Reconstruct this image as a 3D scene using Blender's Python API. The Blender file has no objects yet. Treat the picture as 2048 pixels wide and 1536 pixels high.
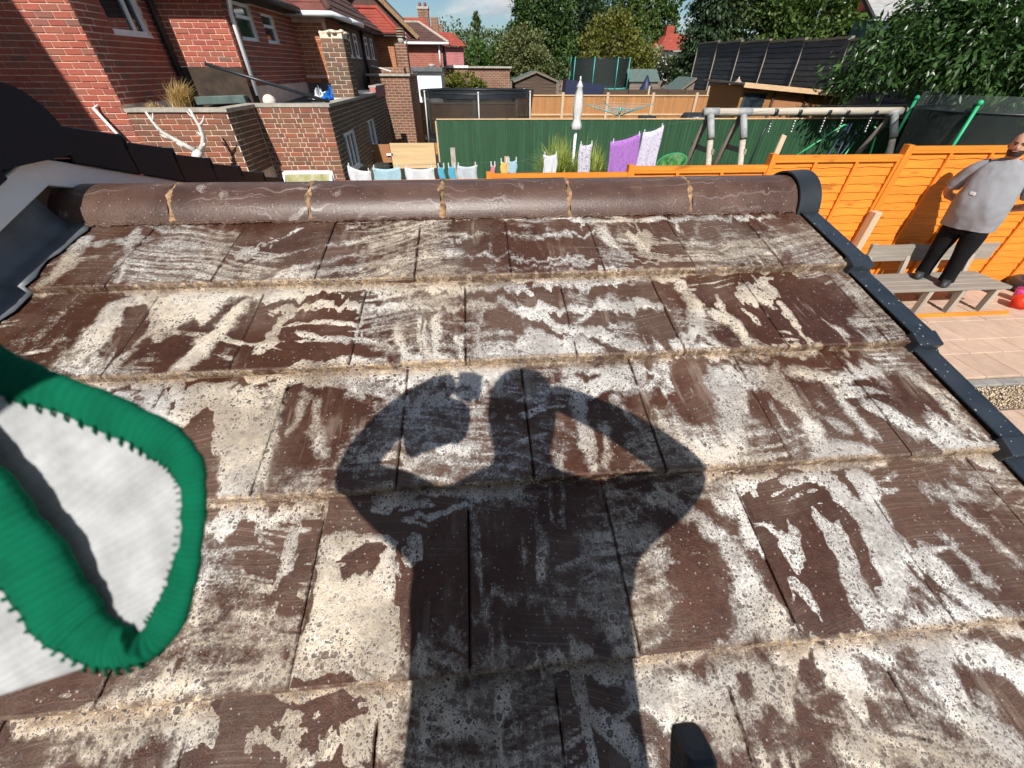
import bpy, math, random
import numpy as np
from mathutils import Vector, Matrix

random.seed(7)
RNG = np.random.default_rng(7)
scene = bpy.context.scene
COL = scene.collection

# ------------------------------------------------------------------ camera
PITCH, ROLL, YAW, FPX = 0.686, 0.0066, 0.0862, 770.0
cp, sp = math.cos(PITCH), math.sin(PITCH)
cy, sy = math.cos(YAW), math.sin(YAW)
F = Vector((sy * cp, cy * cp, -sp))
R0 = Vector((cy, -sy, 0))
U0 = R0.cross(F)
Rv = math.cos(ROLL) * R0 + math.sin(ROLL) * U0
Uv = -math.sin(ROLL) * R0 + math.cos(ROLL) * U0
cam_data = bpy.data.cameras.new('camera')
cam = bpy.data.objects.new('camera', cam_data)
COL.objects.link(cam)
B = -F
cam.matrix_world = Matrix(((Rv.x, Uv.x, B.x, 0), (Rv.y, Uv.y, B.y, 0), (Rv.z, Uv.z, B.z, 0), (0, 0, 0, 1)))
cam_data.sensor_width = 36.0
cam_data.lens = FPX / 2048 * 36.0
cam_data.clip_start = 0.02
cam_data.clip_end = 3000
cam_data.dof.use_dof = True
cam_data.dof.focus_distance = 2.0
cam_data.dof.aperture_fstop = 8.5
scene.camera = cam

# ------------------------------------------------------------------ light
SUN_DIR = Vector((0.085, 0.742, -0.665)).normalized()      # the way the light travels
sun_data = bpy.data.lights.new('sun', 'SUN')
sun_data.energy = 5.0
sun_data.angle = math.radians(0.55)
sun_data.color = (1.0, 0.955, 0.89)
sun = bpy.data.objects.new('sun', sun_data)
COL.objects.link(sun)
sun.rotation_euler = SUN_DIR.to_track_quat('-Z', 'Y').to_euler()
sun.location = (-2, -15, 14)

world = bpy.data.worlds.new('World')
scene.world = world
world.use_nodes = True
wn, wl = world.node_tree.nodes, world.node_tree.links
wn.clear()
w_out = wn.new('ShaderNodeOutputWorld')
w_bg = wn.new('ShaderNodeBackground')
w_sky = wn.new('ShaderNodeTexSky')
w_sky.sky_type = 'NISHITA'
w_sky.sun_disc = False
w_sky.sun_elevation = math.radians(41.7)
w_sky.sun_rotation = math.radians(186.5)
w_sky.altitude = 100
w_sky.air_density = 1.0
w_sky.dust_density = 0.6
w_sky.ozone_density = 2.5
w_bg.inputs['Strength'].default_value = 0.062
w_tc = wn.new('ShaderNodeTexCoord')
w_sep = wn.new('ShaderNodeSeparateXYZ')
wl.new(w_tc.outputs['Generated'], w_sep.inputs[0])
w_z = wn.new('ShaderNodeMath'); w_z.operation = 'ADD'; w_z.inputs[1].default_value = 0.22
wl.new(w_sep.outputs['Z'], w_z.inputs[0])
w_zm = wn.new('ShaderNodeMath'); w_zm.operation = 'MAXIMUM'; w_zm.inputs[1].default_value = 0.05
wl.new(w_z.outputs[0], w_zm.inputs[0])
w_dx = wn.new('ShaderNodeMath'); w_dx.operation = 'DIVIDE'
w_dy = wn.new('ShaderNodeMath'); w_dy.operation = 'DIVIDE'
wl.new(w_sep.outputs['X'], w_dx.inputs[0]); wl.new(w_zm.outputs[0], w_dx.inputs[1])
wl.new(w_sep.outputs['Y'], w_dy.inputs[0]); wl.new(w_zm.outputs[0], w_dy.inputs[1])
w_cmb = wn.new('ShaderNodeCombineXYZ')
wl.new(w_dx.outputs[0], w_cmb.inputs[0]); wl.new(w_dy.outputs[0], w_cmb.inputs[1])
w_cmb.inputs[2].default_value = 3.7
w_n = wn.new('ShaderNodeTexNoise')
w_n.inputs['Scale'].default_value = 1.05
w_n.inputs['Detail'].default_value = 9.0
w_n.inputs['Roughness'].default_value = 0.6
w_n.inputs['Distortion'].default_value = 0.25
wl.new(w_cmb.outputs[0], w_n.inputs['Vector'])
w_r = wn.new('ShaderNodeValToRGB')
w_r.color_ramp.elements[0].position = 0.48
w_r.color_ramp.elements[1].position = 0.62
wl.new(w_n.outputs['Fac'], w_r.inputs[0])
w_n2 = wn.new('ShaderNodeTexNoise')
w_n2.inputs['Scale'].default_value = 2.6
w_n2.inputs['Detail'].default_value = 5.0
wl.new(w_cmb.outputs[0], w_n2.inputs['Vector'])
w_r2 = wn.new('ShaderNodeValToRGB')
w_r2.color_ramp.elements[0].position = 0.35
w_r2.color_ramp.elements[0].color = (6.6, 6.8, 7.2, 1)
w_r2.color_ramp.elements[1].position = 0.62
w_r2.color_ramp.elements[1].color = (11.5, 11.3, 11.2, 1)
wl.new(w_n2.outputs['Fac'], w_r2.inputs[0])
w_tint = wn.new('ShaderNodeMix'); w_tint.data_type = 'RGBA'; w_tint.blend_type = 'MULTIPLY'
w_tint.inputs[0].default_value = 1.0
wl.new(w_sky.outputs[0], w_tint.inputs[6]); w_tint.inputs[7].default_value = (0.86, 0.98, 1.04, 1)
w_mix = wn.new('ShaderNodeMix'); w_mix.data_type = 'RGBA'
wl.new(w_r.outputs[0], w_mix.inputs[0])
wl.new(w_tint.outputs[2], w_mix.inputs[6])
wl.new(w_r2.outputs[0], w_mix.inputs[7])
wl.new(w_mix.outputs[2], w_bg.inputs[0])
wl.new(w_bg.outputs[0], w_out.inputs[0])

scene.view_settings.view_transform = 'Standard'
scene.view_settings.look = 'None'
scene.view_settings.exposure = 0.35
scene.view_settings.gamma = 1.0
scene.view_settings.use_curve_mapping = False
scene.render.engine = 'CYCLES'
scene.cycles.max_bounces = 6
scene.cycles.transparent_max_bounces = 16
scene.cycles.use_denoising = True
scene.cycles.use_adaptive_sampling = True
scene.cycles.adaptive_threshold = 0.03

# ------------------------------------------------------------------ helpers
G = -2.76                      # ground level of the near garden; the camera is at z = 0
WLOC = {}


def wloc(o):
    return WLOC.get(o.name, Vector((0, 0, 0)))


def tag(o, label=None, cat=None, group=None, kind=None):
    if label: o['label'] = label
    if cat: o['category'] = cat
    if group: o['group'] = group
    if kind: o['kind'] = kind
    return o


def thing(name, label, cat, loc=(0, 0, 0), group=None, kind=None):
    o = bpy.data.objects.new(name, None)
    o.empty_display_size = 0.1
    COL.objects.link(o)
    o.location = loc
    WLOC[o.name] = Vector(loc)
    return tag(o, label, cat, group, kind)


def link(name, me, parent=None, world=(0, 0, 0), rot=None):
    """a mesh object whose mesh is placed at the world point `world`"""
    o = bpy.data.objects.new(name, me)
    COL.objects.link(o)
    w = Vector(world)
    if parent is not None:
        o.parent = parent
        o.location = w - wloc(parent)
    else:
        o.location = w
    WLOC[o.name] = w
    if rot is not None:
        o.rotation_euler = rot
    return o


class MB:
    """collects shapes into one mesh"""
    def __init__(self):
        self.v, self.f, self.m = [], [], []

    def add(self, vs, fs, mi=0):
        n = len(self.v)
        self.v += [tuple(p) for p in vs]
        self.f += [tuple(i + n for i in f) for f in fs]
        self.m += [mi] * len(fs)
        return self

    def box(self, a, b, mi=0, M=None):
        (x0, y0, z0), (x1, y1, z1) = a, b
        vs = [(x0, y0, z0), (x1, y0, z0), (x1, y1, z0), (x0, y1, z0), (x0, y0, z1), (x1, y0, z1), (x1, y1, z1), (x0, y1, z1)]
        if M is not None: vs = [M @ Vector(p) for p in vs]
        return self.add(vs, [(3, 2, 1, 0), (4, 5, 6, 7), (0, 1, 5, 4), (1, 2, 6, 5), (2, 3, 7, 6), (3, 0, 4, 7)], mi)

    def bar(self, p, q, w, h, up=(0, 0, 1), mi=0):
        """a rectangular bar from p to q, w across and h along up"""
        p, q = Vector(p), Vector(q)
        d = (q - p).normalized()
        s = d.cross(Vector(up))
        if s.length < 1e-4: s = d.cross(Vector((0, 1, 0)))
        s.normalize(); t = s.cross(d).normalized()
        vs = []
        for c in (p, q):
            for a, b in ((-1, -1), (1, -1), (1, 1), (-1, 1)):
                vs.append(c + s * (a * w / 2) + t * (b * h / 2))
        return self.add(vs, [(0, 1, 2, 3), (7, 6, 5, 4), (0, 4, 5, 1), (1, 5, 6, 2), (2, 6, 7, 3), (3, 7, 4, 0)], mi)

    def tube(self, pts, rad, n=10, cap=True, mi=0):
        pts = [Vector(p) for p in pts]
        if not hasattr(rad, '__len__'): rad = [rad] * len(pts)
        vs, fs = [], []
        prev = None
        for i, p in enumerate(pts):
            d = (pts[min(i + 1, len(pts) - 1)] - pts[max(i - 1, 0)]).normalized()
            if prev is None:
                s = d.orthogonal().normalized()
            else:
                s = (prev - d * prev.dot(d))
                s = s.normalized() if s.length > 1e-6 else d.orthogonal().normalized()
            prev = s
            t = d.cross(s)
            for k in range(n):
                a = 2 * math.pi * k / n
                vs.append(p + s * (math.cos(a) * rad[i]) + t * (math.sin(a) * rad[i]))
        for i in range(len(pts) - 1):
            for k in range(n):
                fs.append((i * n + k, i * n + (k + 1) % n, (i + 1) * n + (k + 1) % n, (i + 1) * n + k))
        if cap:
            fs.append(tuple(range(n - 1, -1, -1)))
            fs.append(tuple((len(pts) - 1) * n + k for k in range(n)))
        return self.add(vs, fs, mi)

    def loft(self, rings, cap=True, mi=0):
        n = len(rings[0]); vs = [p for r in rings for p in r]; fs = []
        for i in range(len(rings) - 1):
            for k in range(n):
                fs.append((i * n + k, i * n + (k + 1) % n, (i + 1) * n + (k + 1) % n, (i + 1) * n + k))
        if cap:
            fs.append(tuple(range(n - 1, -1, -1))); fs.append(tuple((len(rings) - 1) * n + k for k in range(n)))
        return self.add(vs, fs, mi)

    def prism(self, poly, ext, mi=0):
        """poly: 3D points in order; ext: extrusion vector"""
        n = len(poly); e = Vector(ext)
        a = [Vector(p) for p in poly]; b = [p + e for p in a]
        fs = [tuple(range(n - 1, -1, -1)), tuple(n + i for i in range(n))]
        fs += [(i, (i + 1) % n, n + (i + 1) % n, n + i) for i in range(n)]
        return self.add(a + b, fs, mi)

    def quad(self, a, b, c, d, mi=0):
        return self.add([a, b, c, d], [(0, 1, 2, 3)], mi)

    def sphere(self, c, r, nu=12, nv=8, mi=0):
        if not hasattr(r, '__len__'): r = (r, r, r)
        vs, fs = [], []
        for j in range(1, nv):
            t = math.pi * j / nv
            for i in range(nu):
                a = 2 * math.pi * i / nu
                vs.append((c[0] + r[0] * math.sin(t) * math.cos(a), c[1] + r[1] * math.sin(t) * math.sin(a), c[2] + r[2] * math.cos(t)))
        top = len(vs); vs.append((c[0], c[1], c[2] + r[2])); bot = len(vs); vs.append((c[0], c[1], c[2] - r[2]))
        for j in range(nv - 2):
            for i in range(nu):
                fs.append((j * nu + i, (j + 1) * nu + i, (j + 1) * nu + (i + 1) % nu, j * nu + (i + 1) % nu))
        for i in range(nu):
            fs.append((top, i, (i + 1) % nu)); fs.append((bot, (nv - 2) * nu + (i + 1) % nu, (nv - 2) * nu + i))
        return self.add(vs, fs, mi)

    def mesh(self, name, mats, smooth=False):
        me = bpy.data.meshes.new(name)
        me.from_pydata([tuple(p) for p in self.v], [], self.f)
        if not isinstance(mats, (list, tuple)): mats = [mats]
        for m in mats: me.materials.append(m)
        if len(mats) > 1: me.polygons.foreach_set('material_index', self.m)
        if smooth: me.polygons.foreach_set('use_smooth', [True] * len(me.polygons))
        me.update()
        return me

    def build(self, name, mats, parent=None, smooth=False, world=(0, 0, 0)):
        """vertices are world coordinates; `world` becomes the object's origin"""
        w = Vector(world)
        if w.length > 0: self.v = [tuple(Vector(p) - w) for p in self.v]
        return link(name, self.mesh(name, mats, smooth), parent, world)


def mesh_np(name, verts, faces, mats, smooth=False):
    """fast mesh from numpy: verts (n,3), faces (m,k) with constant k"""
    me = bpy.data.meshes.new(name)
    verts = np.asarray(verts, np.float32); faces = np.asarray(faces, np.int32)
    m, k = faces.shape
    me.vertices.add(len(verts)); me.vertices.foreach_set('co', verts.ravel())
    me.loops.add(m * k); me.loops.foreach_set('vertex_index', faces.ravel())
    me.polygons.add(m)
    me.polygons.foreach_set('loop_start', np.arange(0, m * k, k, dtype=np.int32))
    me.polygons.foreach_set('loop_total', np.full(m, k, np.int32))
    if smooth: me.polygons.foreach_set('use_smooth', np.ones(m, bool))
    if not isinstance(mats, (list, tuple)): mats = [mats]
    for mt in mats: me.materials.append(mt)
    me.update(calc_edges=True)
    return me


def bevel(o, w=0.004, seg=1):
    m = o.modifiers.new('bevel', 'BEVEL'); m.width = w; m.segments = seg; m.limit_method = 'ANGLE'
    return o


def copy_tree(src, offset, label=None, rotz=0.0):
    r = src.copy(); COL.objects.link(r)
    r.location = src.location + Vector(offset); r.rotation_euler.z += rotz
    WLOC[r.name] = wloc(src) + Vector(offset)
    if label: r['label'] = label
    for ch in src.children:
        c = ch.copy(); COL.objects.link(c); c.parent = r
        for g in ch.children:
            d = g.copy(); COL.objects.link(d); d.parent = c
    return r

# ------------------------------------------------------------------ materials


class NT:
    def __init__(self, name):
        self.mat = bpy.data.materials.new(name)
        self.mat.use_nodes = True
        self.n = self.mat.node_tree.nodes; self.l = self.mat.node_tree.links
        self.n.clear()
        self.out = self.n.new('ShaderNodeOutputMaterial')

    def node(self, t, **kw):
        x = self.n.new(t)
        for k, v in kw.items():
            if k in x.bl_rna.properties: setattr(x, k, v)
            else: x.inputs[k].default_value = v
        return x

    def link(self, a, b): self.l.new(a, b)

    def math(self, op, a, b=None, c=None, clamp=False):
        x = self.n.new('ShaderNodeMath'); x.operation = op; x.use_clamp = clamp
        for i, s in enumerate((a, b, c)):
            if s is None: continue
            if isinstance(s, (int, float)): x.inputs[i].default_value = s
            else: self.l.new(s, x.inputs[i])
        return x.outputs[0]

    def ramp(self, fac, stops):
        x = self.n.new('ShaderNodeValToRGB')
        e = x.color_ramp.elements
        while len(e) < len(stops): e.new(0.5)
        for i, (p, c) in enumerate(stops):
            e[i].position = p
            e[i].color = (c, c, c, 1) if isinstance(c, (int, float)) else (*c, 1)
        self.l.new(fac, x.inputs[0])
        return x.outputs[0]

    def smooth(self, v, lo, hi):
        x = self.n.new('ShaderNodeMapRange'); x.interpolation_type = 'SMOOTHSTEP'
        x.inputs[1].default_value = lo; x.inputs[2].default_value = hi
        self.l.new(v, x.inputs[0]); return x.outputs[0]

    def mix(self, fac, a, b, mode='MIX'):
        x = self.n.new('ShaderNodeMix'); x.data_type = 'RGBA'; x.blend_type = mode
        for s, i in ((fac, 0), (a, 6), (b, 7)):
            if isinstance(s, (int, float)): x.inputs[i].default_value = s
            elif isinstance(s, tuple): x.inputs[i].default_value = (*s, 1)
            else: self.l.new(s, x.inputs[i])
        return x.outputs[2]

    def noise(self, scale, detail=3.0, rough=0.55, vec=None, dist=0.0):
        x = self.n.new('ShaderNodeTexNoise')
        x.inputs['Scale'].default_value = scale; x.inputs['Detail'].default_value = detail
        x.inputs['Roughness'].default_value = rough; x.inputs['Distortion'].default_value = dist
        if vec is not None: self.l.new(vec, x.inputs['Vector'])
        return x.outputs['Fac']

    def mapping(self, vec, scale=(1, 1, 1), rot=(0, 0, 0), loc=(0, 0, 0)):
        x = self.n.new('ShaderNodeMapping')
        x.inputs['Scale'].default_value = scale; x.inputs['Rotation'].default_value = rot; x.inputs['Location'].default_value = loc
        self.l.new(vec, x.inputs['Vector']); return x.outputs[0]

    def pos(self): return self.n.new('ShaderNodeNewGeometry').outputs['Position']
    def obj(self): return self.n.new('ShaderNodeTexCoord').outputs['Object']

    def rand(self):
        a = self.n.new('ShaderNodeObjectInfo').outputs['Random']
        b = self.n.new('ShaderNodeNewGeometry').outputs['Random Per Island']
        return self.math('FRACT', self.math('ADD', a, b))

    def bsdf(self, color, rough=0.6, bump=None, bstr=0.3, bdist=0.01, spec=0.5, metal=0.0, normal=None):
        p = self.n.new('ShaderNodeBsdfPrincipled')
        for s, k in ((color, 'Base Color'), (rough, 'Roughness'), (metal, 'Metallic'), (spec, 'Specular IOR Level')):
            if isinstance(s, (int, float)): p.inputs[k].default_value = s
            elif isinstance(s, tuple): p.inputs[k].default_value = (*s, 1)
            else: self.l.new(s, p.inputs[k])
        if bump is not None:
            bn = self.n.new('ShaderNodeBump'); bn.inputs['Strength'].default_value = bstr; bn.inputs['Distance'].default_value = bdist
            self.l.new(bump, bn.inputs['Height']); self.l.new(bn.outputs[0], p.inputs['Normal'])
        return p

    def done(self, shader):
        self.l.new(shader.outputs[0] if hasattr(shader, 'outputs') else shader, self.out.inputs[0])
        return self.mat


def m_plain(name, col, rough=0.6, var=0.25, scale=6.0, bstr=0.15, spec=0.5, metal=0.0, perobj=0.0, bscale=60.0):
    """one paint or material with mottling, slight per-object shift and fine relief"""
    t = NT(name)
    n1 = t.noise(scale, 5.0, 0.6, t.pos())
    dark = tuple(c * (1 - var) for c in col); light = tuple(min(1, c * (1 + var)) for c in col)
    c = t.ramp(n1, [(0.3, dark), (0.7, light)])
    if perobj:
        r = t.rand()
        c = t.mix(t.math('MULTIPLY', r, perobj), c, tuple(x * 0.45 for x in col))
    b = t.noise(bscale, 3.0, 0.6, t.pos())
    rr = t.math('ADD', t.math('MULTIPLY', n1, 0.2), rough - 0.1)
    return t.done(t.bsdf(c, rr, b, bstr, 0.004, spec, metal))


def m_wood(name, col, axis='x', rough=0.65, var=0.3, perobj=0.35, knots=0.5, freq=1.0):
    """boards with grain along one axis, knots and a shift from board to board"""
    t = NT(name)
    r = t.rand()
    off = t.n.new('ShaderNodeCombineXYZ')
    for i in range(3): t.link(t.math('MULTIPLY', r, 17.0 + 9 * i), off.inputs[i])
    vec = t.n.new('ShaderNodeVectorMath'); vec.operation = 'ADD'
    t.link(t.pos(), vec.inputs[0]); t.link(off.outputs[0], vec.inputs[1])
    s = {'x': (1.2, 30, 30), 'y': (30, 1.2, 30), 'z': (30, 30, 1.2)}[axis]
    g = t.noise(freq, 6.0, 0.65, t.mapping(vec.outputs[0], s), 0.6)
    s2 = {'x': (3, 14, 14), 'y': (14, 3, 14), 'z': (14, 14, 3)}[axis]
    k = t.noise(0.8 * freq, 2.0, 0.5, t.mapping(vec.outputs[0], s2))
    dark = tuple(c * (1 - var) for c in col); light = tuple(min(1, c * (1 + var * 0.8)) for c in col)
    c = t.ramp(g, [(0.3, dark), (0.55, col), (0.75, light)])
    c = t.mix(t.math('MULTIPLY', t.smooth(k, 0.62, 0.74), knots), c, tuple(x * 0.35 for x in col))
    c = t.mix(t.math('MULTIPLY', r, perobj), c, tuple(x * 0.55 for x in col))
    return t.done(t.bsdf(c, rough, g, 0.35, 0.004, 0.35))


def m_brick(name, cols, soot=0.0):
    t = NT(name)
    r = t.rand()
    n = len(cols)
    c = t.ramp(r, [((i + 0.5) / n, cols[i]) for i in range(n)])
    big = t.noise(1.3, 4.0, 0.6, t.pos())
    fine = t.noise(45, 4.0, 0.65, t.pos())
    c = t.mix(t.math('MULTIPLY', t.smooth(fine, 0.45, 0.8), 0.45), c, (0.10, 0.05, 0.04))
    c = t.mix(t.math('MULTIPLY', t.smooth(big, 0.5, 0.72), soot), c, (0.045, 0.035, 0.028))
    return t.done(t.bsdf(c, 0.82, fine, 0.5, 0.006, 0.3))


def m_leaf(name, dark, light, trans=0.35, rough=0.5, spot=0.0):
    t = NT(name)
    r = t.n.new('ShaderNodeNewGeometry').outputs['Random Per Island']
    big = t.noise(0.9, 3.0, 0.6, t.pos())
    f = t.math('ADD', t.math('MULTIPLY', r, 0.6), t.math('MULTIPLY', big, 0.55))
    c = t.ramp(f, [(0.2, dark), (0.85, light)])
    p = t.bsdf(c, rough, spec=0.4)
    tr = t.n.new('ShaderNodeBsdfTranslucent')
    t.link(t.mix(1.0, c, (1.0, 1.0, 0.45), 'MULTIPLY'), tr.inputs[0])
    ms = t.n.new('ShaderNodeMixShader'); ms.inputs[0].default_value = trans
    t.link(p.outputs[0], ms.inputs[1]); t.link(tr.outputs[0], ms.inputs[2])
    return t.done(ms)


def m_net(name, col, alpha=0.6, scale=120.0):
    """woven safety net: threads and gaps"""
    t = NT(name)
    p = t.bsdf(col, 0.8)
    tr = t.n.new('ShaderNodeBsdfTransparent')
    n1 = t.noise(3.0, 3.0, 0.5, t.pos())
    a = t.math('ADD', t.math('MULTIPLY', n1, 0.2), alpha - 0.1, clamp=True)
    ms = t.n.new('ShaderNodeMixShader'); t.link(a, ms.inputs[0])
    t.link(tr.outputs[0], ms.inputs[1]); t.link(p.outputs[0], ms.inputs[2])
    return t.done(ms)


def m_glass(name, col=(0.02, 0.03, 0.035)):
    t = NT(name)
    n1 = t.noise(2.5, 3.0, 0.5, t.pos(), 0.4)
    c = t.ramp(n1, [(0.35, tuple(x * 0.5 for x in col)), (0.65, tuple(x * 2.2 for x in col))])
    return t.done(t.bsdf(c, 0.06, n1, 0.03, 0.02, 0.9))


M = {}
M['mortar'] = m_plain('mortar_pale', (0.74, 0.62, 0.48), 0.9, 0.2, 8, 0.4)
M['mortar_red'] = m_plain('mortar_warm', (0.76, 0.54, 0.43), 0.9, 0.2, 8, 0.4)
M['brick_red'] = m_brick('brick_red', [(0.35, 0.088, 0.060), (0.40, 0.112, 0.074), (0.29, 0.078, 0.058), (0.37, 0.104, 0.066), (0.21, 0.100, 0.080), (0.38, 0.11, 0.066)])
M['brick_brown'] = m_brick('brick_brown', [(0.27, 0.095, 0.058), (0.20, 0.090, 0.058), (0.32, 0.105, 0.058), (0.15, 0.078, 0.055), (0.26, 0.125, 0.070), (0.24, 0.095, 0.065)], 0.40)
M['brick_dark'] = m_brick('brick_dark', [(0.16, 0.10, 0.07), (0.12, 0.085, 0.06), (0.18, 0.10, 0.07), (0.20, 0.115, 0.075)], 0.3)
M['brick_orange'] = m_brick('brick_orange', [(0.42, 0.14, 0.06), (0.36, 0.12, 0.05), (0.46, 0.18, 0.08)])
M['brick_pink'] = m_brick('brick_pink', [(0.42, 0.15, 0.14), (0.38, 0.13, 0.13), (0.46, 0.18, 0.16)])
M['white'] = m_plain('white_plastic', (0.80, 0.82, 0.84), 0.35, 0.06, 4, 0.02)
M['white_dirty'] = m_plain('white_weathered', (0.68, 0.68, 0.66), 0.6, 0.15, 5, 0.1)
M['black_plastic'] = m_plain('black_plastic', (0.018, 0.022, 0.027), 0.38, 0.25, 9, 0.05)
M['slate_plastic'] = m_plain('slate_grey_plastic', (0.008, 0.014, 0.024), 0.55, 0.25, 5, 0.08, spec=0.25)
M['glass'] = m_glass('window_glass')
M['glass_green'] = m_glass('window_glass_green', (0.025, 0.045, 0.035))
M['concrete'] = m_plain('concrete_weathered', (0.36, 0.33, 0.28), 0.9, 0.25, 9, 0.35)
M['felt'] = m_plain('roof_felt', (0.085, 0.09, 0.09), 0.85, 0.35, 4, 0.3)
M['lead'] = m_plain('lead_sheet', (0.11, 0.12, 0.13), 0.5, 0.35, 8, 0.15)
M['metal'] = m_plain('galvanised_steel', (0.38, 0.40, 0.41), 0.4, 0.15, 10, 0.05, metal=0.6)

# ================================================================== the tiled roof in the foreground
PHI, GAUGE, Y0R, Z0R, TT = 0.305, 0.3243, 1.4328, -0.3887, 0.024
CPH, SPH = math.cos(PHI), math.sin(PHI)


def roof_pt(u, v, h=0.0):
    return Vector((u, Y0R - v * CPH - h * SPH, Z0R - v * SPH + h * CPH))


def m_tile():
    """wet brown concrete with thin soapy scrub marks, runs and grit"""
    t = NT('wet_concrete_tile')
    pos = t.pos()
    pv = t.mapping(pos, rot=(-PHI, 0, 0))                    # x along the course, y up the slope
    r = t.rand()
    n1 = t.noise(5, 6, 0.62, pv); n2 = t.noise(85, 5, 0.7, pv)
    base = t.ramp(n1, [(0.28, (0.044, 0.016, 0.008)), (0.5, (0.074, 0.027, 0.0135)), (0.75, (0.105, 0.041, 0.022))])
    base = t.mix(t.math('MULTIPLY', r, 0.35), base, (0.042, 0.023, 0.018))
    base = t.mix(t.math('MULTIPLY', t.smooth(n2, 0.35, 0.7), 0.5), base, (0.020, 0.010, 0.007))
    # scrub marks: long fine lines bent into arcs
    bend = t.noise(1.6, 2, 0.5, pv)
    sep = t.node('ShaderNodeSeparateXYZ'); t.link(pv, sep.inputs[0])
    off = t.math('ADD', t.math('MULTIPLY', bend, 0.20), t.math('MULTIPLY', r, 0.05))
    arc = t.math('MULTIPLY', t.math('SINE', t.math('MULTIPLY', sep.outputs[0], 4.2)), 0.055)
    yy = t.math('ADD', t.math('ADD', sep.outputs[1], off), arc)
    cm = t.node('ShaderNodeCombineXYZ')
    t.link(t.math('MULTIPLY', sep.outputs[0], 3.0), cm.inputs[0]); t.link(t.math('MULTIPLY', yy, 190.0), cm.inputs[1])
    lines = t.noise(1.0, 4, 0.7, cm.outputs[0])
    cm2 = t.node('ShaderNodeCombineXYZ')
    t.link(t.math('MULTIPLY', sep.outputs[0], 1.2), cm2.inputs[0]); t.link(t.math('MULTIPLY', yy, 300.0), cm2.inputs[1])
    hair = t.noise(1.0, 2, 0.6, cm2.outputs[0])
    # runs down the slope
    run = t.noise(1.0, 4, 0.6, t.mapping(pv, (34, 3.2, 1)), 0.3)
    reg = t.noise(3.4, 5, 0.62, t.mapping(pv, (1, 0.8, 1), loc=(3.1, 1.7, 0)))
    film = t.smooth(reg, 0.42, 0.62)
    lay = t.math('MULTIPLY', film, t.math('ADD', t.math('MULTIPLY', t.smooth(lines, 0.44, 0.72), 0.26), t.math('MULTIPLY', t.smooth(hair, 0.45, 0.7), 0.26)))
    reg2 = t.noise(4.6, 4, 0.6, t.mapping(pv, loc=(7.3, 2.2, 0)))
    lay2 = t.math('MULTIPLY', t.math('MULTIPLY', t.smooth(reg2, 0.50, 0.64), t.smooth(run, 0.5, 0.68)), 0.40)
    lay3 = t.math('MULTIPLY', film, 0.11)
    a = t.math('MAXIMUM', t.math('MAXIMUM', lay, lay2), lay3)
    spk = t.noise(260, 3, 0.7, pv)
    a = t.math('MULTIPLY', a, t.math('ADD', t.math('MULTIPLY', spk, 0.9), 0.5), clamp=True)
    c = t.mix(a, base, (0.42, 0.34, 0.27))
    # single specks of suds
    vo = t.node('ShaderNodeTexVoronoi', Scale=140.0); t.link(pv, vo.inputs['Vector'])
    vc = t.node('ShaderNodeSeparateXYZ'); t.link(vo.outputs['Color'], vc.inputs[0])
    dot = t.math('MULTIPLY', t.math('LESS_THAN', vo.outputs['Distance'], 0.20), t.math('GREATER_THAN', vc.outputs[0], 0.80))
    c = t.mix(t.math('MULTIPLY', dot, 0.5), c, (0.62, 0.57, 0.52))
    grit = t.noise(420, 3, 0.75, pv)
    bh = t.math('ADD', t.math('MULTIPLY', grit, 0.7), t.math('MULTIPLY', n2, 0.9))
    rough = t.math('ADD', t.math('MULTIPLY', n1, 0.22), 0.16)
    return t.done(t.bsdf(c, rough, bh, 0.55, 0.004, 0.32))


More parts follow.
